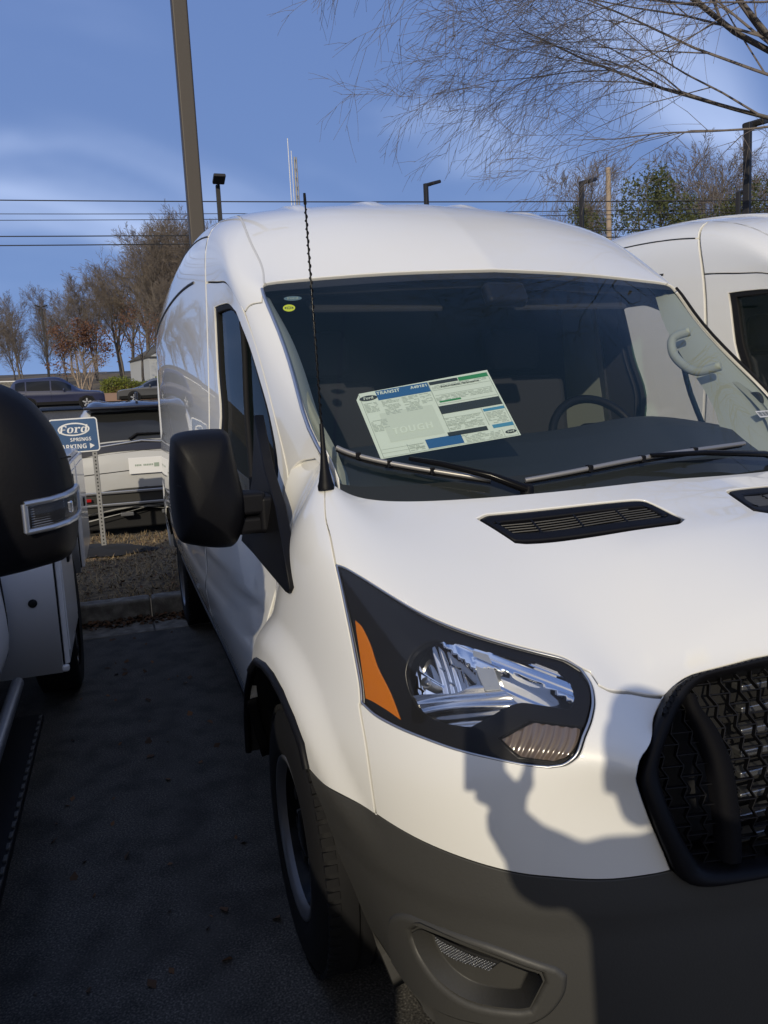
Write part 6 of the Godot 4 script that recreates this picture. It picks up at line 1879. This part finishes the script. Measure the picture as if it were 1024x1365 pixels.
# ---------------------------------------------------------------- trees
class Limbs:
	var wood := MB.new()
	var twigs := MB.new()
	var ends := []                      # places for leaves
	var rng := RandomNumberGenerator.new()
	var levels := 4
	var kids := [7, 6, 5, 4]
	var ratio := [0.55, 0.5, 0.45, 0.45]
	var angle := [0.8, 0.75, 0.7, 0.7]
	var up := [0.05, 0.06, 0.02, -0.02]
	var wob := 0.16
	var from := [0.35, 0.25, 0.2, 0.15]
	var thin := 0.012
	func spike(a: Vector3, b: Vector3, r0: float, r1: float) -> void:
		var d := (b - a).normalized()
		var s := d.cross(Vector3(0.31, 0.9, 0.2)).normalized()
		var o := d.cross(s)
		var k := twigs.v.size()
		for j in 3:
			var n := s * cos(j * TAU / 3.0) + o * sin(j * TAU / 3.0)
			twigs.v.append(a + n * r0); twigs.n.append(n); twigs.t.append(Vector2.ZERO)
			twigs.v.append(b + n * r1); twigs.n.append(n); twigs.t.append(Vector2.ZERO)
		for j in 3:
			var q := k + j * 2
			var w := k + ((j + 1) % 3) * 2
			twigs.i.append(q); twigs.i.append(w + 1); twigs.i.append(w)
			twigs.i.append(q); twigs.i.append(q + 1); twigs.i.append(w + 1)
	func grow(p: Vector3, d: Vector3, length: float, r: float, level: int) -> void:
		var segs := 7 if level == 0 else (5 if level < 3 else 3)
		var pts := [p]
		var rad := [r]
		var dirs := [d]
		var cur := p
		var dd := d
		for k in segs:
			dd = (dd + Vector3(rng.randf_range(-1, 1), rng.randf_range(-1, 1), rng.randf_range(-1, 1)) * wob + Vector3(0, up[mini(level, up.size() - 1)], 0)).normalized()
			cur += dd * length / segs
			pts.append(cur)
			dirs.append(dd)
			rad.append(maxf(r * (1.0 - 0.8 * float(k + 1) / segs), thin * 0.6))
		if level <= 1 and r > thin * 2.5:
			wood.tube(pts, rad, 8 if level == 0 else 5, false)
		else:
			for k in segs: spike(pts[k], pts[k + 1], rad[k], rad[k + 1])
		if level >= levels:
			ends.append(cur)
			return
		var n: int = kids[mini(level, kids.size() - 1)]
		for k in n:
			var f: float = lerpf(from[mini(level, from.size() - 1)], 1.0, (k + rng.randf()) / n)
			var x := f * segs
			var i := mini(int(x), segs - 1)
			var at: Vector3 = pts[i].lerp(pts[i + 1], x - i)
			var ax: Vector3 = dirs[i + 1]
			var sd := ax.cross(Vector3(rng.randf_range(-1, 1), rng.randf_range(-1, 1), rng.randf_range(-1, 1))).normalized()
			var an: float = angle[mini(level, angle.size() - 1)] * rng.randf_range(0.65, 1.25)
			var nd := (ax * cos(an) + sd * sin(an)).normalized()
			var l: float = length * ratio[mini(level, ratio.size() - 1)] * rng.randf_range(0.7, 1.2) * (1.25 - 0.55 * f)
			grow(at, nd, l, maxf(lerpf(rad[i], rad[i + 1], x - i) * 0.62, thin), level + 1)

# clumps of small leaf faces round each end
func leaves(ends: Array, each: int, spread: float, size: float, sd: int) -> MB:
	var rng := RandomNumberGenerator.new()
	rng.seed = sd
	var mb := MB.new()
	for e in ends:
		for k in each:
			var p: Vector3 = e + Vector3(rng.randfn(0, spread), rng.randfn(0, spread * 0.8), rng.randfn(0, spread))
			var b := Basis.from_euler(Vector3(rng.randf() * TAU, rng.randf() * TAU, rng.randf() * TAU))
			var s := size * rng.randf_range(0.6, 1.4)
			var n := b.z
			var q := mb.v.size()
			mb.v.append(p - b.x * s); mb.v.append(p + b.y * s * 0.5); mb.v.append(p + b.x * s); mb.v.append(p - b.y * s * 0.5)
			for j in 4: mb.n.append(n); mb.t.append(Vector2.ZERO)
			mb.i.append_array([q, q + 1, q + 2, q, q + 2, q + 3])
	return mb

func tree_of(called: String, label: String, l: Limbs, pos: Vector3, twig: Material, crown: MB = null, leaf: Material = null, group := "bare trees beyond the car park", category := "tree") -> Node3D:
	var o := thing(called, label, category, pos, 0.0, group)
	var t := part(o, "trunk", l.wood.mesh(), M.bark)
	var c := part(o, "crown", l.twigs.mesh(), twig)
	c.set_meta("kind", "stuff")
	if crown:
		var f := part(o, "foliage", crown.mesh(), leaf)
		f.set_meta("kind", "stuff")
	return o

func build_trees() -> void:
	# bare woodland trees: three shapes, repeated turned and scaled
	var protos := []
	for k in 3:
		var l := Limbs.new()
		l.rng.seed = 300 + k * 7
		l.kids = [17, 8, 6, 5]
		l.ratio = [0.48, 0.5, 0.48, 0.5]
		l.angle = [0.75 - 0.1 * k, 0.7, 0.65, 0.6]
		l.up = [0.1, 0.10, 0.05, 0.02]
		l.from = [0.25, 0.2, 0.15, 0.1]
		l.wob = 0.10
		l.thin = 0.019
		l.grow(Vector3.ZERO, Vector3(0, 1, 0), 15.0, 0.26, 0)
		protos.append(l)
	var spots := [
		[5.7, -93.7, 0.86, 0, "tall bare tree whose crown meets the van's rear edge"], [1.4, -99.0, 0.85, 1, "tall bare tree behind the red-brown oak"], [-2.7, -94.0, 0.60, 2, "shorter bare tree left of the tall ones, above the dark blue SUV"],
		[10.1, -108.4, 1.0, 1, "far bare tree seen beside the tall square lamp post"], [12.8, -103.1, 0.98, 0, "bare tree just right of the tall square lamp post"], [-10.0, -83.6, 0.36, 2, "low bare tree near the slim far lamp post, on its left"], [-13.4, -93.2, 0.46, 0, "bare tree at the far left end of the tree line"],
		[-7.4, -88.8, 0.34, 1, "low bare tree directly behind the slim far lamp post"], [3.4, -84.0, 0.55, 2, "bare tree in front of the grey house"],
		[-17.0, -90.0, 0.4, 1, "small bare tree left of the others by the black mirror"], [8.2, -89.0, 0.9, 2, "bare tree half behind the van's cargo side"],
		[3.0, -97.0, 0.92, 0, "bare tree between the red-brown oak and the tallest bare tree"], [4.4, -91.0, 0.92, 2, "bare tree just left of the tallest bare tree"], [0.0, -101.0, 0.72, 1, "bare tree behind the oak's left side"], [7.2, -98.0, 0.92, 1, "tall bare tree hidden in part by the van's rear corner"],
		[-11.6, -80.0, 0.33, 1, "low brushy bare tree over the far pale wall"], [-8.8, -79.0, 0.31, 0, "low brushy bare tree left of the slim lamp post's foot"], [-5.4, -84.0, 0.36, 2, "low brushy bare tree right of the slim lamp post"], [-14.5, -84.0, 0.38, 1, "brushy bare tree by the left edge behind the black mirror"], [-4.4, -90.0, 0.47, 0, "mid-height bare tree left of the oak"],
		[-30.0, -118.0, 0.75, 0, "far bare tree, first from the left of the far row"], [-25.0, -121.0, 0.70, 1, "far bare tree, second from the left of the far row"], [-20.5, -117.0, 0.66, 2, "far bare tree, third from the left of the far row"], [-16.5, -120.0, 0.62, 0, "far bare tree, fourth from the left of the far row"], [-12.8, -116.0, 0.60, 1, "far bare tree, fifth from the left of the far row"], [-9.4, -119.0, 0.62, 2, "far bare tree, sixth from the left of the far row"], [-6.2, -117.0, 0.64, 0, "far bare tree, seventh from the left of the far row"], [-3.0, -120.0, 0.7, 1, "far bare tree, eighth from the left of the far row"], [0.5, -117.0, 0.76, 2, "far bare tree, ninth from the left of the far row"], [4.0, -121.0, 0.9, 0, "far bare tree, tenth from the left of the far row"], [8.0, -118.0, 1.05, 1, "far bare tree, last of the far row before the van"],
		[51.7, -58.9, 1.10, 1, "tall bare tree right of the evergreens"], [55.0, -66.0, 1.0, 0, "bare tree behind the tallest dark lamp post"], [57.5, -60.7, 1.02, 2, "bare tree at the right edge above the right-hand van"],
		[46.0, -70.0, 1.12, 2, "bare tree rising behind the broad evergreen"], [40.5, -78.0, 0.72, 0, "bare tree by the pale wooden utility pole"], [52.0, -92.0, 0.9, 1, "far bare tree over the van roof, left of the wooden pole"]]
	for k in spots.size():
		var s: Array = spots[k]
		var o := tree_of("bare_tree", s[4], protos[s[3]], Vector3(s[0], land_height(s[0], s[1]) - 0.1, s[1]), M.twig) if k < 0 else null
		o = thing("bare_tree", s[4], "tree", Vector3(s[0], land_height(s[0], s[1]) - 0.1, s[1]), k * 1.7, "bare trees beyond the car park")
		o.scale = Vector3.ONE * s[2]
		if not protos[s[3]] is Dictionary:
			protos[s[3]] = {"w": protos[s[3]].wood.mesh(), "t": protos[s[3]].twigs.mesh()}
		part(o, "trunk", protos[s[3]].w, M.bark)
		part(o, "crown", protos[s[3]].t, M.twig).set_meta("kind", "stuff")
	# red-brown oaks that keep their dead leaves
	var ok := Limbs.new()
	ok.rng.seed = 41
	ok.levels = 3
	ok.kids = [10, 6, 5]
	ok.angle = [1.0, 0.8, 0.8]
	ok.from = [0.25, 0.2, 0.2]
	ok.grow(Vector3.ZERO, Vector3(0, 1, 0), 4.6, 0.16, 0)
	var lf := leaves(ok.ends, 10, 0.28, 0.11, 5)
	tree_of("oak_tree", "round red-brown oak with dead leaves above the dark blue SUV", ok, Vector3(-3.3, land_height(0, -71.0), -71.0), M.twig, lf, M.rust_leaf, "oaks with dead leaves")
	var o2 := Limbs.new()
	o2.rng.seed = 48
	o2.levels = 3
	o2.kids = [9, 6, 5]
	o2.angle = [0.9, 0.8, 0.8]
	o2.grow(Vector3.ZERO, Vector3(0, 1, 0), 5.4, 0.15, 0)
	tree_of("oak_tree", "thinner brown oak with dead leaves behind the green hedge", o2, Vector3(1.6, land_height(0, -76.9), -76.9), M.twig, leaves(o2.ends, 4, 0.3, 0.10, 6), M.rust_leaf, "oaks with dead leaves")
	# crape myrtles with pale stems
	for k in 2:
		var cm := Limbs.new()
		cm.rng.seed = 90 + k
		cm.levels = 2
		cm.kids = [5, 5]
		for j in 5: cm.grow(Vector3(0, 0, 0), Vector3(sin(j * 1.3) * 0.3, 1, cos(j * 1.3) * 0.3).normalized(), 2.6, 0.06, 0)
		var o := tree_of("crape_myrtle", ["small pale-stemmed bare tree left of the hedge", "second small pale-stemmed bare tree nearest the hedge's left end"][k], cm, Vector3(-3.6 + k * 0.7, land_height(0, -65.0), -65.0 - k), M.wood_pole)
		o.get_node("trunk").material_override = M.wood_pole
	# evergreens
	var pine_at := [[37.3, -47.5, 13.4, "broad evergreen tree, the largest, over the right-hand van's roof"], [40.0, -55.1, 13.6, "evergreen tree between the wooden pole and the broad evergreen"], [46.4, -56.1, 12.4, "evergreen tree right of the broad evergreen"], [42.9, -65.1, 14.6, "evergreen tree just left of the wooden pole"], [47.2, -49.4, 12.8, "evergreen tree at the far right, behind the lamp posts"]]
	for k in pine_at.size():
		var s: Array = pine_at[k]
		var pl := Limbs.new()
		pl.rng.seed = 500 + k
		pl.levels = 2
		pl.kids = [34, 7]
		pl.ratio = [0.22, 0.5]
		pl.angle = [1.25, 0.7]
		pl.up = [0.15, 0.05, 0.1]
		pl.from = [0.2, 0.2]
		pl.wob = 0.07
		pl.grow(Vector3.ZERO, Vector3(0, 1, 0), s[2], 0.22, 0)
		tree_of("evergreen_tree", s[3], pl, Vector3(s[0], land_height(s[0], s[1]), s[1]), M.twig, leaves(pl.ends, 26, 0.36, 0.13, 70 + k), M.pine_needles, "evergreen trees")
	# the near tree whose branches hang in from the right
	var nt := Limbs.new()
	nt.rng.seed = 1207
	nt.levels = 5
	nt.thin = 0.003
	nt.wob = 0.12
	nt.kids = [5, 9, 7, 6, 4]
	nt.ratio = [0.6, 0.55, 0.55, 0.55, 0.6]
	nt.angle = [0.7, 0.5, 0.55, 0.6, 0.6]
	nt.up = [0.02, -0.015, -0.05, -0.07, -0.09]
	nt.from = [0.3, 0.2, 0.15, 0.12, 0.1]
	nt.wood.tube([Vector3(0, -0.1, 0), Vector3(0.02, 1.5, 0), Vector3(-0.05, 3.2, 0.02), Vector3(-0.02, 5.0, 0), Vector3(0.1, 7.2, 0.1), Vector3(0.2, 9.0, 0.0)], [0.30, 0.24, 0.21, 0.18, 0.13, 0.06], 12)
	var limbs := [[Vector3(-0.03, 4.3, 0), Vector3(-0.88, 0.36, 0.22), 6.2, 0.052], [Vector3(-0.03, 4.9, 0), Vector3(-0.9, 0.30, 0.02), 6.6, 0.05], [Vector3(0, 5.4, 0), Vector3(-0.9, 0.28, 0.3), 6.4, 0.042], [Vector3(0, 4.5, 0), Vector3(-0.85, 0.22, -0.35), 5.2, 0.04], [Vector3(0.05, 6.0, 0), Vector3(-0.85, 0.42, -0.1), 5.6, 0.04], [Vector3(0.0, 5.6, 0), Vector3(0.7, 0.5, 0.4), 4.0, 0.06], [Vector3(0.1, 6.6, 0), Vector3(0.4, 0.8, -0.5), 3.6, 0.07], [Vector3(0.0, 4.8, 0), Vector3(0.3, 0.5, 0.9), 4.0, 0.08]]
	for k in limbs.size():
		var lb: Array = limbs[k]
		nt.levels = 5 if k < 5 else 3
		nt.grow(lb[0], lb[1].normalized(), lb[2], lb[3], 1)
	tree_of("overhanging_tree", "bare tree on the right whose drooping branches hang in over the vans", nt, Vector3(8.8, 0.1, -7.3), M.twig_near, null, null, "")
	# hedge, house and low wall at the back
	var hd := thing("hedge", "clipped yellow-green hedge beyond the grey sedan", "hedge", Vector3(-0.2, land_height(0, -59.0) - 0.05, -59.0))
	var he := []
	var hr := RandomNumberGenerator.new()
	hr.seed = 12
	for k in 700:
		var f := hr.randf()
		he.append(Vector3(lerpf(-1.7, 3.6, f), hr.randf_range(0.1, 1.15) * (1.0 + 0.18 * sin(f * 9.0)), hr.randf_range(-0.7, 0.7)))
	part(hd, "foliage", leaves(he, 14, 0.13, 0.07, 33).mesh(), M.hedge_leaf).set_meta("kind", "stuff")
	part(hd, "stems", MB.new().box(Vector3(0.95, 0.4, 0), Vector3(4.8, 0.7, 0.7), 0.1).mesh(), M.soil)
	setting("pine_straw_bank", MB.new().sheet(func(a, b):
		var x := lerpf(-6.0, 12.0, a)
		var z := lerpf(-52.2, -62.0, b)
		return Vector3(x, land_height(x, z) + 0.05 + 0.25 * sin(b * PI), z), 12, 10, Vector3.UP).mesh(), mat("pine_straw", lin(0.36, 0.20, 0.10), 1.0))
	var hs := thing("house", "small grey sided house with a pitched roof behind the hedge", "house", Vector3(4.6, land_height(0, -87.0), -88.0), 0.25)
	part(hs, "wall", MB.new().box(Vector3(0, 1.2, 0), Vector3(6.0, 2.4, 7.0)).mesh(), M.siding)
	var gable := PackedVector2Array([Vector2(-3.2, 2.3), Vector2(0, 4.1), Vector2(3.2, 2.3)])
	var rf := part(hs, "roof", MB.new().slab(gable, 7.6, 0.0).mesh(), M.roofing)
	part(rf, "gable_board", MB.new().slab(PackedVector2Array([Vector2(-2.9, 2.36), Vector2(0, 3.95), Vector2(2.9, 2.36)]), 0.1, 0.0, Transform3D(Basis(), Vector3(0, 0, 3.82))).mesh(), M.siding)
	for x in [-1.7, 1.2]:
		var w := part(hs, "window", MB.new().box(Vector3(x, 1.4, 3.52), Vector3(0.9, 1.2, 0.08)).mesh(), M.sign_white)
		part(w, "pane", MB.new().box(Vector3(x, 1.4, 3.57), Vector3(0.74, 1.04, 0.02)).mesh(), M.window_dark)
	var lw := thing("garden_wall", "long low pale wall beyond the dark blue SUV", "wall", Vector3(-11.0, land_height(0, -68.0), -68.0))
	part(lw, "wall_face", MB.new().box(Vector3(0, 0.5, 0), Vector3(12.0, 1.0, 0.3)).mesh(), M.concrete)
	part(lw, "coping", MB.new().box(Vector3(0, 1.04, 0), Vector3(12.2, 0.08, 0.4), 0.01).mesh(), M.sign_white)

# ---------------------------------------------------------------- the person taking the picture
# one smooth skin round tapered bones: [from, to, radius, radius]
func flesh(bones: Array, cell: float, k: float) -> ArrayMesh:
	var lo := Vector3.INF
	var hi := -Vector3.INF
	for b in bones:
		var r: float = maxf(b[2], b[3]) + cell * 2.0
		for e in [b[0], b[1]]:
			lo = lo.min(e - Vector3(r, r, r))
			hi = hi.max(e + Vector3(r, r, r))
	var nx := ceili((hi.x - lo.x) / cell) + 1
	var ny := ceili((hi.y - lo.y) / cell) + 1
	var nz := ceili((hi.z - lo.z) / cell) + 1
	var f := PackedFloat32Array()
	f.resize(nx * ny * nz)
	f.fill(9.0)
	for b in bones:
		var a: Vector3 = b[0]
		var d: Vector3 = b[1] - b[0]
		var dd := maxf(d.length_squared(), 1e-9)
		var rr: float = maxf(b[2], b[3]) + k * 2.0 + cell * 2.0
		var l: Vector3 = (b[0] as Vector3).min(b[1]) - Vector3(rr, rr, rr)
		var h: Vector3 = (b[0] as Vector3).max(b[1]) + Vector3(rr, rr, rr)
		for z in range(maxi(0, floori((l.z - lo.z) / cell)), mini(nz, ceili((h.z - lo.z) / cell) + 1)):
			for y in range(maxi(0, floori((l.y - lo.y) / cell)), mini(ny, ceili((h.y - lo.y) / cell) + 1)):
				for x in range(maxi(0, floori((l.x - lo.x) / cell)), mini(nx, ceili((h.x - lo.x) / cell) + 1)):
					var p := lo + Vector3(x, y, z) * cell
					var t := clampf((p - a).dot(d) / dd, 0.0, 1.0)
					var v: float = p.distance_to(a + d * t) - lerpf(b[2], b[3], t)
					var i := (z * ny + y) * nx + x
					var o := f[i]
					var m := maxf(k - absf(v - o), 0.0) / k
					f[i] = minf(v, o) - m * m * k * 0.25
	var mb := MB.new()
	var id := {}
	var offs := [0, 1, nx, nx + 1, nx * ny, nx * ny + 1, nx * ny + nx, nx * ny + nx + 1]
	for z in nz - 1:
		for y in ny - 1:
			for x in nx - 1:
				var i := (z * ny + y) * nx + x
				var inside := 0
				for c in 8:
					if f[i + offs[c]] < 0.0: inside += 1
				if inside == 0 or inside == 8: continue
				var s := Vector3.ZERO
				var n := 0
				for c in 8:
					for ax in [1, 2, 4]:
						if c & ax: continue
						var v0 := f[i + offs[c]]
						var v1 := f[i + offs[c | ax]]
						if (v0 < 0.0) == (v1 < 0.0): continue
						var g := v0 / (v0 - v1)
						var q := Vector3(c & 1, (c >> 1) & 1, (c >> 2) & 1)
						q += Vector3(1 if ax == 1 else 0, 1 if ax == 2 else 0, 1 if ax == 4 else 0) * g
						s += q
						n += 1
				var gr := Vector3(f[i + offs[1]] - f[i], f[i + offs[2]] - f[i], f[i + offs[4]] - f[i]) + Vector3(f[i + offs[7]] - f[i + offs[6]], f[i + offs[7]] - f[i + offs[5]], f[i + offs[7]] - f[i + offs[3]])
				id[i] = mb.add(lo + (Vector3(x, y, z) + s / n) * cell, gr.normalized())
	for i in id:
		for ax in [[1, nx, nx * ny], [nx, nx * ny, 1], [nx * ny, 1, nx]]:
			if (f[i] < 0.0) == (f[i + ax[0]] < 0.0): continue
			var a = id.get(i - ax[1] - ax[2], -1)
			var b = id.get(i - ax[2], -1)
			var d = id.get(i - ax[1], -1)
			if a < 0 or b < 0 or d < 0: continue
			mb.quad(a, b, id[i], d)
	return mb.mesh()

func build_photographer() -> void:
	var o := thing("person", "person in a dark jacket between the vans holding up a phone", "person", Vector3(-1.20, 0, 1.5))
	var head := Vector3(-0.05, 1.57, -0.06)
	var hand := Vector3(-0.150, 1.430, -0.470)
	var skin := [[Vector3(0, 1.34, 0.0), Vector3(-0.005, 1.47, -0.03), 0.066, 0.058],
		[head + Vector3(0, 0.02, 0.015), head + Vector3(0, 0.035, -0.02), 0.088, 0.084], [head + Vector3(0, -0.05, -0.05), head + Vector3(0, -0.085, -0.06), 0.058, 0.042],
		[head + Vector3(0, 0.0, -0.09), head + Vector3(0, -0.025, -0.112), 0.012, 0.016],
		[head + Vector3(0.03, 0.018, -0.083), head + Vector3(0.034, 0.018, -0.083), 0.015, 0.013], [head + Vector3(-0.03, 0.018, -0.083), head + Vector3(-0.034, 0.018, -0.083), 0.015, 0.013],
		[head + Vector3(0.018, -0.055, -0.092), head + Vector3(-0.018, -0.055, -0.092), 0.011, 0.011],
		[head + Vector3(0.088, 0.015, 0.0), head + Vector3(0.092, -0.025, -0.005), 0.016, 0.010], [head + Vector3(-0.088, 0.015, 0.0), head + Vector3(-0.092, -0.025, -0.005), 0.016, 0.010]]
	var torso := [[Vector3(0.0, 0.86, 0.02), Vector3(0, 1.04, 0.0), 0.145, 0.14], [Vector3(0.07, 1.08, 0.0), Vector3(0.08, 1.27, 0.0), 0.12, 0.12], [Vector3(-0.07, 1.08, 0.0), Vector3(-0.08, 1.27, 0.0), 0.12, 0.12], [Vector3(0.16, 1.38, 0.0), Vector3(-0.16, 1.40, 0.0), 0.078, 0.078], [Vector3(0, 1.35, 0), Vector3(0, 1.43, -0.01), 0.09, 0.072]]
	var arm_l := [[Vector3(-0.16, 1.40, 0.0), Vector3(-0.185, 1.35, -0.225), 0.07, 0.058], [Vector3(-0.185, 1.35, -0.225), hand + Vector3(-0.012, -0.075, 0.05), 0.058, 0.042]]
	var arm_r := [[Vector3(0.18, 1.36, 0.0), Vector3(0.25, 1.09, 0.03), 0.066, 0.052], [Vector3(0.25, 1.09, 0.03), Vector3(0.25, 0.86, -0.06), 0.052, 0.036]]
	var legs := []
	for s in [1.0, -1.0]:
		legs.append([Vector3(0.09 * s, 0.86, 0.02), Vector3(0.11 * s, 0.47, 0.0), 0.10, 0.066])
		legs.append([Vector3(0.11 * s, 0.47, 0.0), Vector3(0.12 * s, 0.09, 0.05), 0.068, 0.05])
	# the bare body is one skin; the clothes lie over it
	var all := skin.duplicate()
	for set_ in [torso, arm_l, arm_r, legs]:
		for b in set_: all.append([b[0], b[1], b[2] - 0.018, b[3] - 0.012])
	part(o, "body", flesh(all, 0.018, 0.03), M.skin)
	var jk := torso.duplicate()
	jk.append_array(arm_l); jk.append_array(arm_r)
	part(o, "jacket", flesh(jk, 0.022, 0.05), M.jacket)
	var tr := legs.duplicate()
	tr.append([Vector3(0.06, 0.89, 0.02), Vector3(-0.06, 0.89, 0.02), 0.135, 0.135])
	part(o, "trousers", flesh(tr, 0.022, 0.05), M.trousers)
	part(o, "hair", flesh([[head + Vector3(0, 0.05, 0.02), head + Vector3(0, 0.03, 0.045), 0.092, 0.088], [head + Vector3(0, 0.085, -0.03), head + Vector3(0, 0.08, 0.0), 0.06, 0.07]], 0.014, 0.02), M.hair)
	for s in [1.0, -1.0]:
		part(o, "shoe", flesh([[Vector3(0.12 * s, 0.05, 0.08), Vector3(0.13 * s, 0.045, -0.15), 0.05, 0.042]], 0.014, 0.02), M.shoe)
	# hands: palm, four fingers of different length and a thumb
	var hands := []
	var up := Vector3(0.05, 1, -0.12).normalized()
	var palm := hand + Vector3(-0.008, -0.03, 0.045)
	var hb := [[hand + Vector3(-0.012, -0.055, 0.06), palm, 0.03, 0.032], [palm, palm + Vector3(-0.02, 0.035, -0.005), 0.03, 0.026]]
	var fl := [0.075, 0.085, 0.08, 0.062]
	for k in 4:
		var root := palm + Vector3(-0.028, 0.058 - k * 0.021, 0.0)
		var knuckle: Vector3 = root + Vector3(-0.012, 0.004, -0.035 * fl[k] / 0.085)
		var mid: Vector3 = knuckle + Vector3(0.018, 0.003, -0.022)
		hb.append([palm + Vector3(-0.01, 0.03 - k * 0.014, 0), root, 0.014, 0.011])
		hb.append([root, knuckle, 0.0105, 0.0095])
		hb.append([knuckle, mid, 0.0095, 0.0085])
		hb.append([mid, mid + Vector3(0.018, 0.001, -0.004) * fl[k] / 0.08, 0.0085, 0.007])
	hb.append([palm + Vector3(0.01, -0.01, 0.0), palm + Vector3(0.04, 0.018, -0.008), 0.018, 0.013])
	hb.append([palm + Vector3(0.04, 0.018, -0.008), palm + Vector3(0.052, 0.055, -0.014), 0.012, 0.009])
	part(o, "hand", flesh(hb, 0.0045, 0.008), M.skin)
	var rp := Vector3(0.25, 0.82, -0.08)
	hb = [[rp + Vector3(0, 0.045, 0.02), rp, 0.03, 0.032], [rp, rp + Vector3(0, -0.05, -0.015), 0.03, 0.028]]
	for k in 4:
		var root := rp + Vector3(0.0, -0.07, -0.045 + k * 0.021)
		hb.append([rp + Vector3(0, -0.03, -0.02 + k * 0.012), root, 0.014, 0.0105])
		hb.append([root, root + Vector3(-0.008, -0.035 * fl[k] / 0.08, 0.0), 0.0105, 0.0095])
		hb.append([root + Vector3(-0.008, -0.035 * fl[k] / 0.08, 0.0), root + Vector3(-0.026, -0.058 * fl[k] / 0.08, 0.0), 0.0095, 0.008])
	hb.append([rp + Vector3(-0.005, 0.0, -0.02), rp + Vector3(-0.015, -0.045, -0.055), 0.017, 0.011])
	hb.append([rp + Vector3(-0.015, -0.045, -0.055), rp + Vector3(-0.022, -0.075, -0.06), 0.011, 0.0085])
	part(o, "hand", flesh(hb, 0.0045, 0.008), M.skin)
	# the phone in the raised hand, lens where the picture was taken from
	var cb := Basis.from_euler(Vector3(deg_to_rad(LOOK.x), deg_to_rad(LOOK.y), deg_to_rad(LOOK.z)))
	var ph := thing("phone", "dark phone held up in the photographer's left hand", "phone", EYE + cb * Vector3(-0.022, -0.056, 0.012))
	ph.basis = cb
	part(ph, "phone_case", MB.new().box(Vector3.ZERO, Vector3(0.074, 0.156, 0.009), 0.004).mesh(), M.gloss_black)
	part(ph, "screen", MB.new().box(Vector3(0, 0, 0.0048), Vector3(0.068, 0.148, 0.0008)).mesh(), M.window_dark)
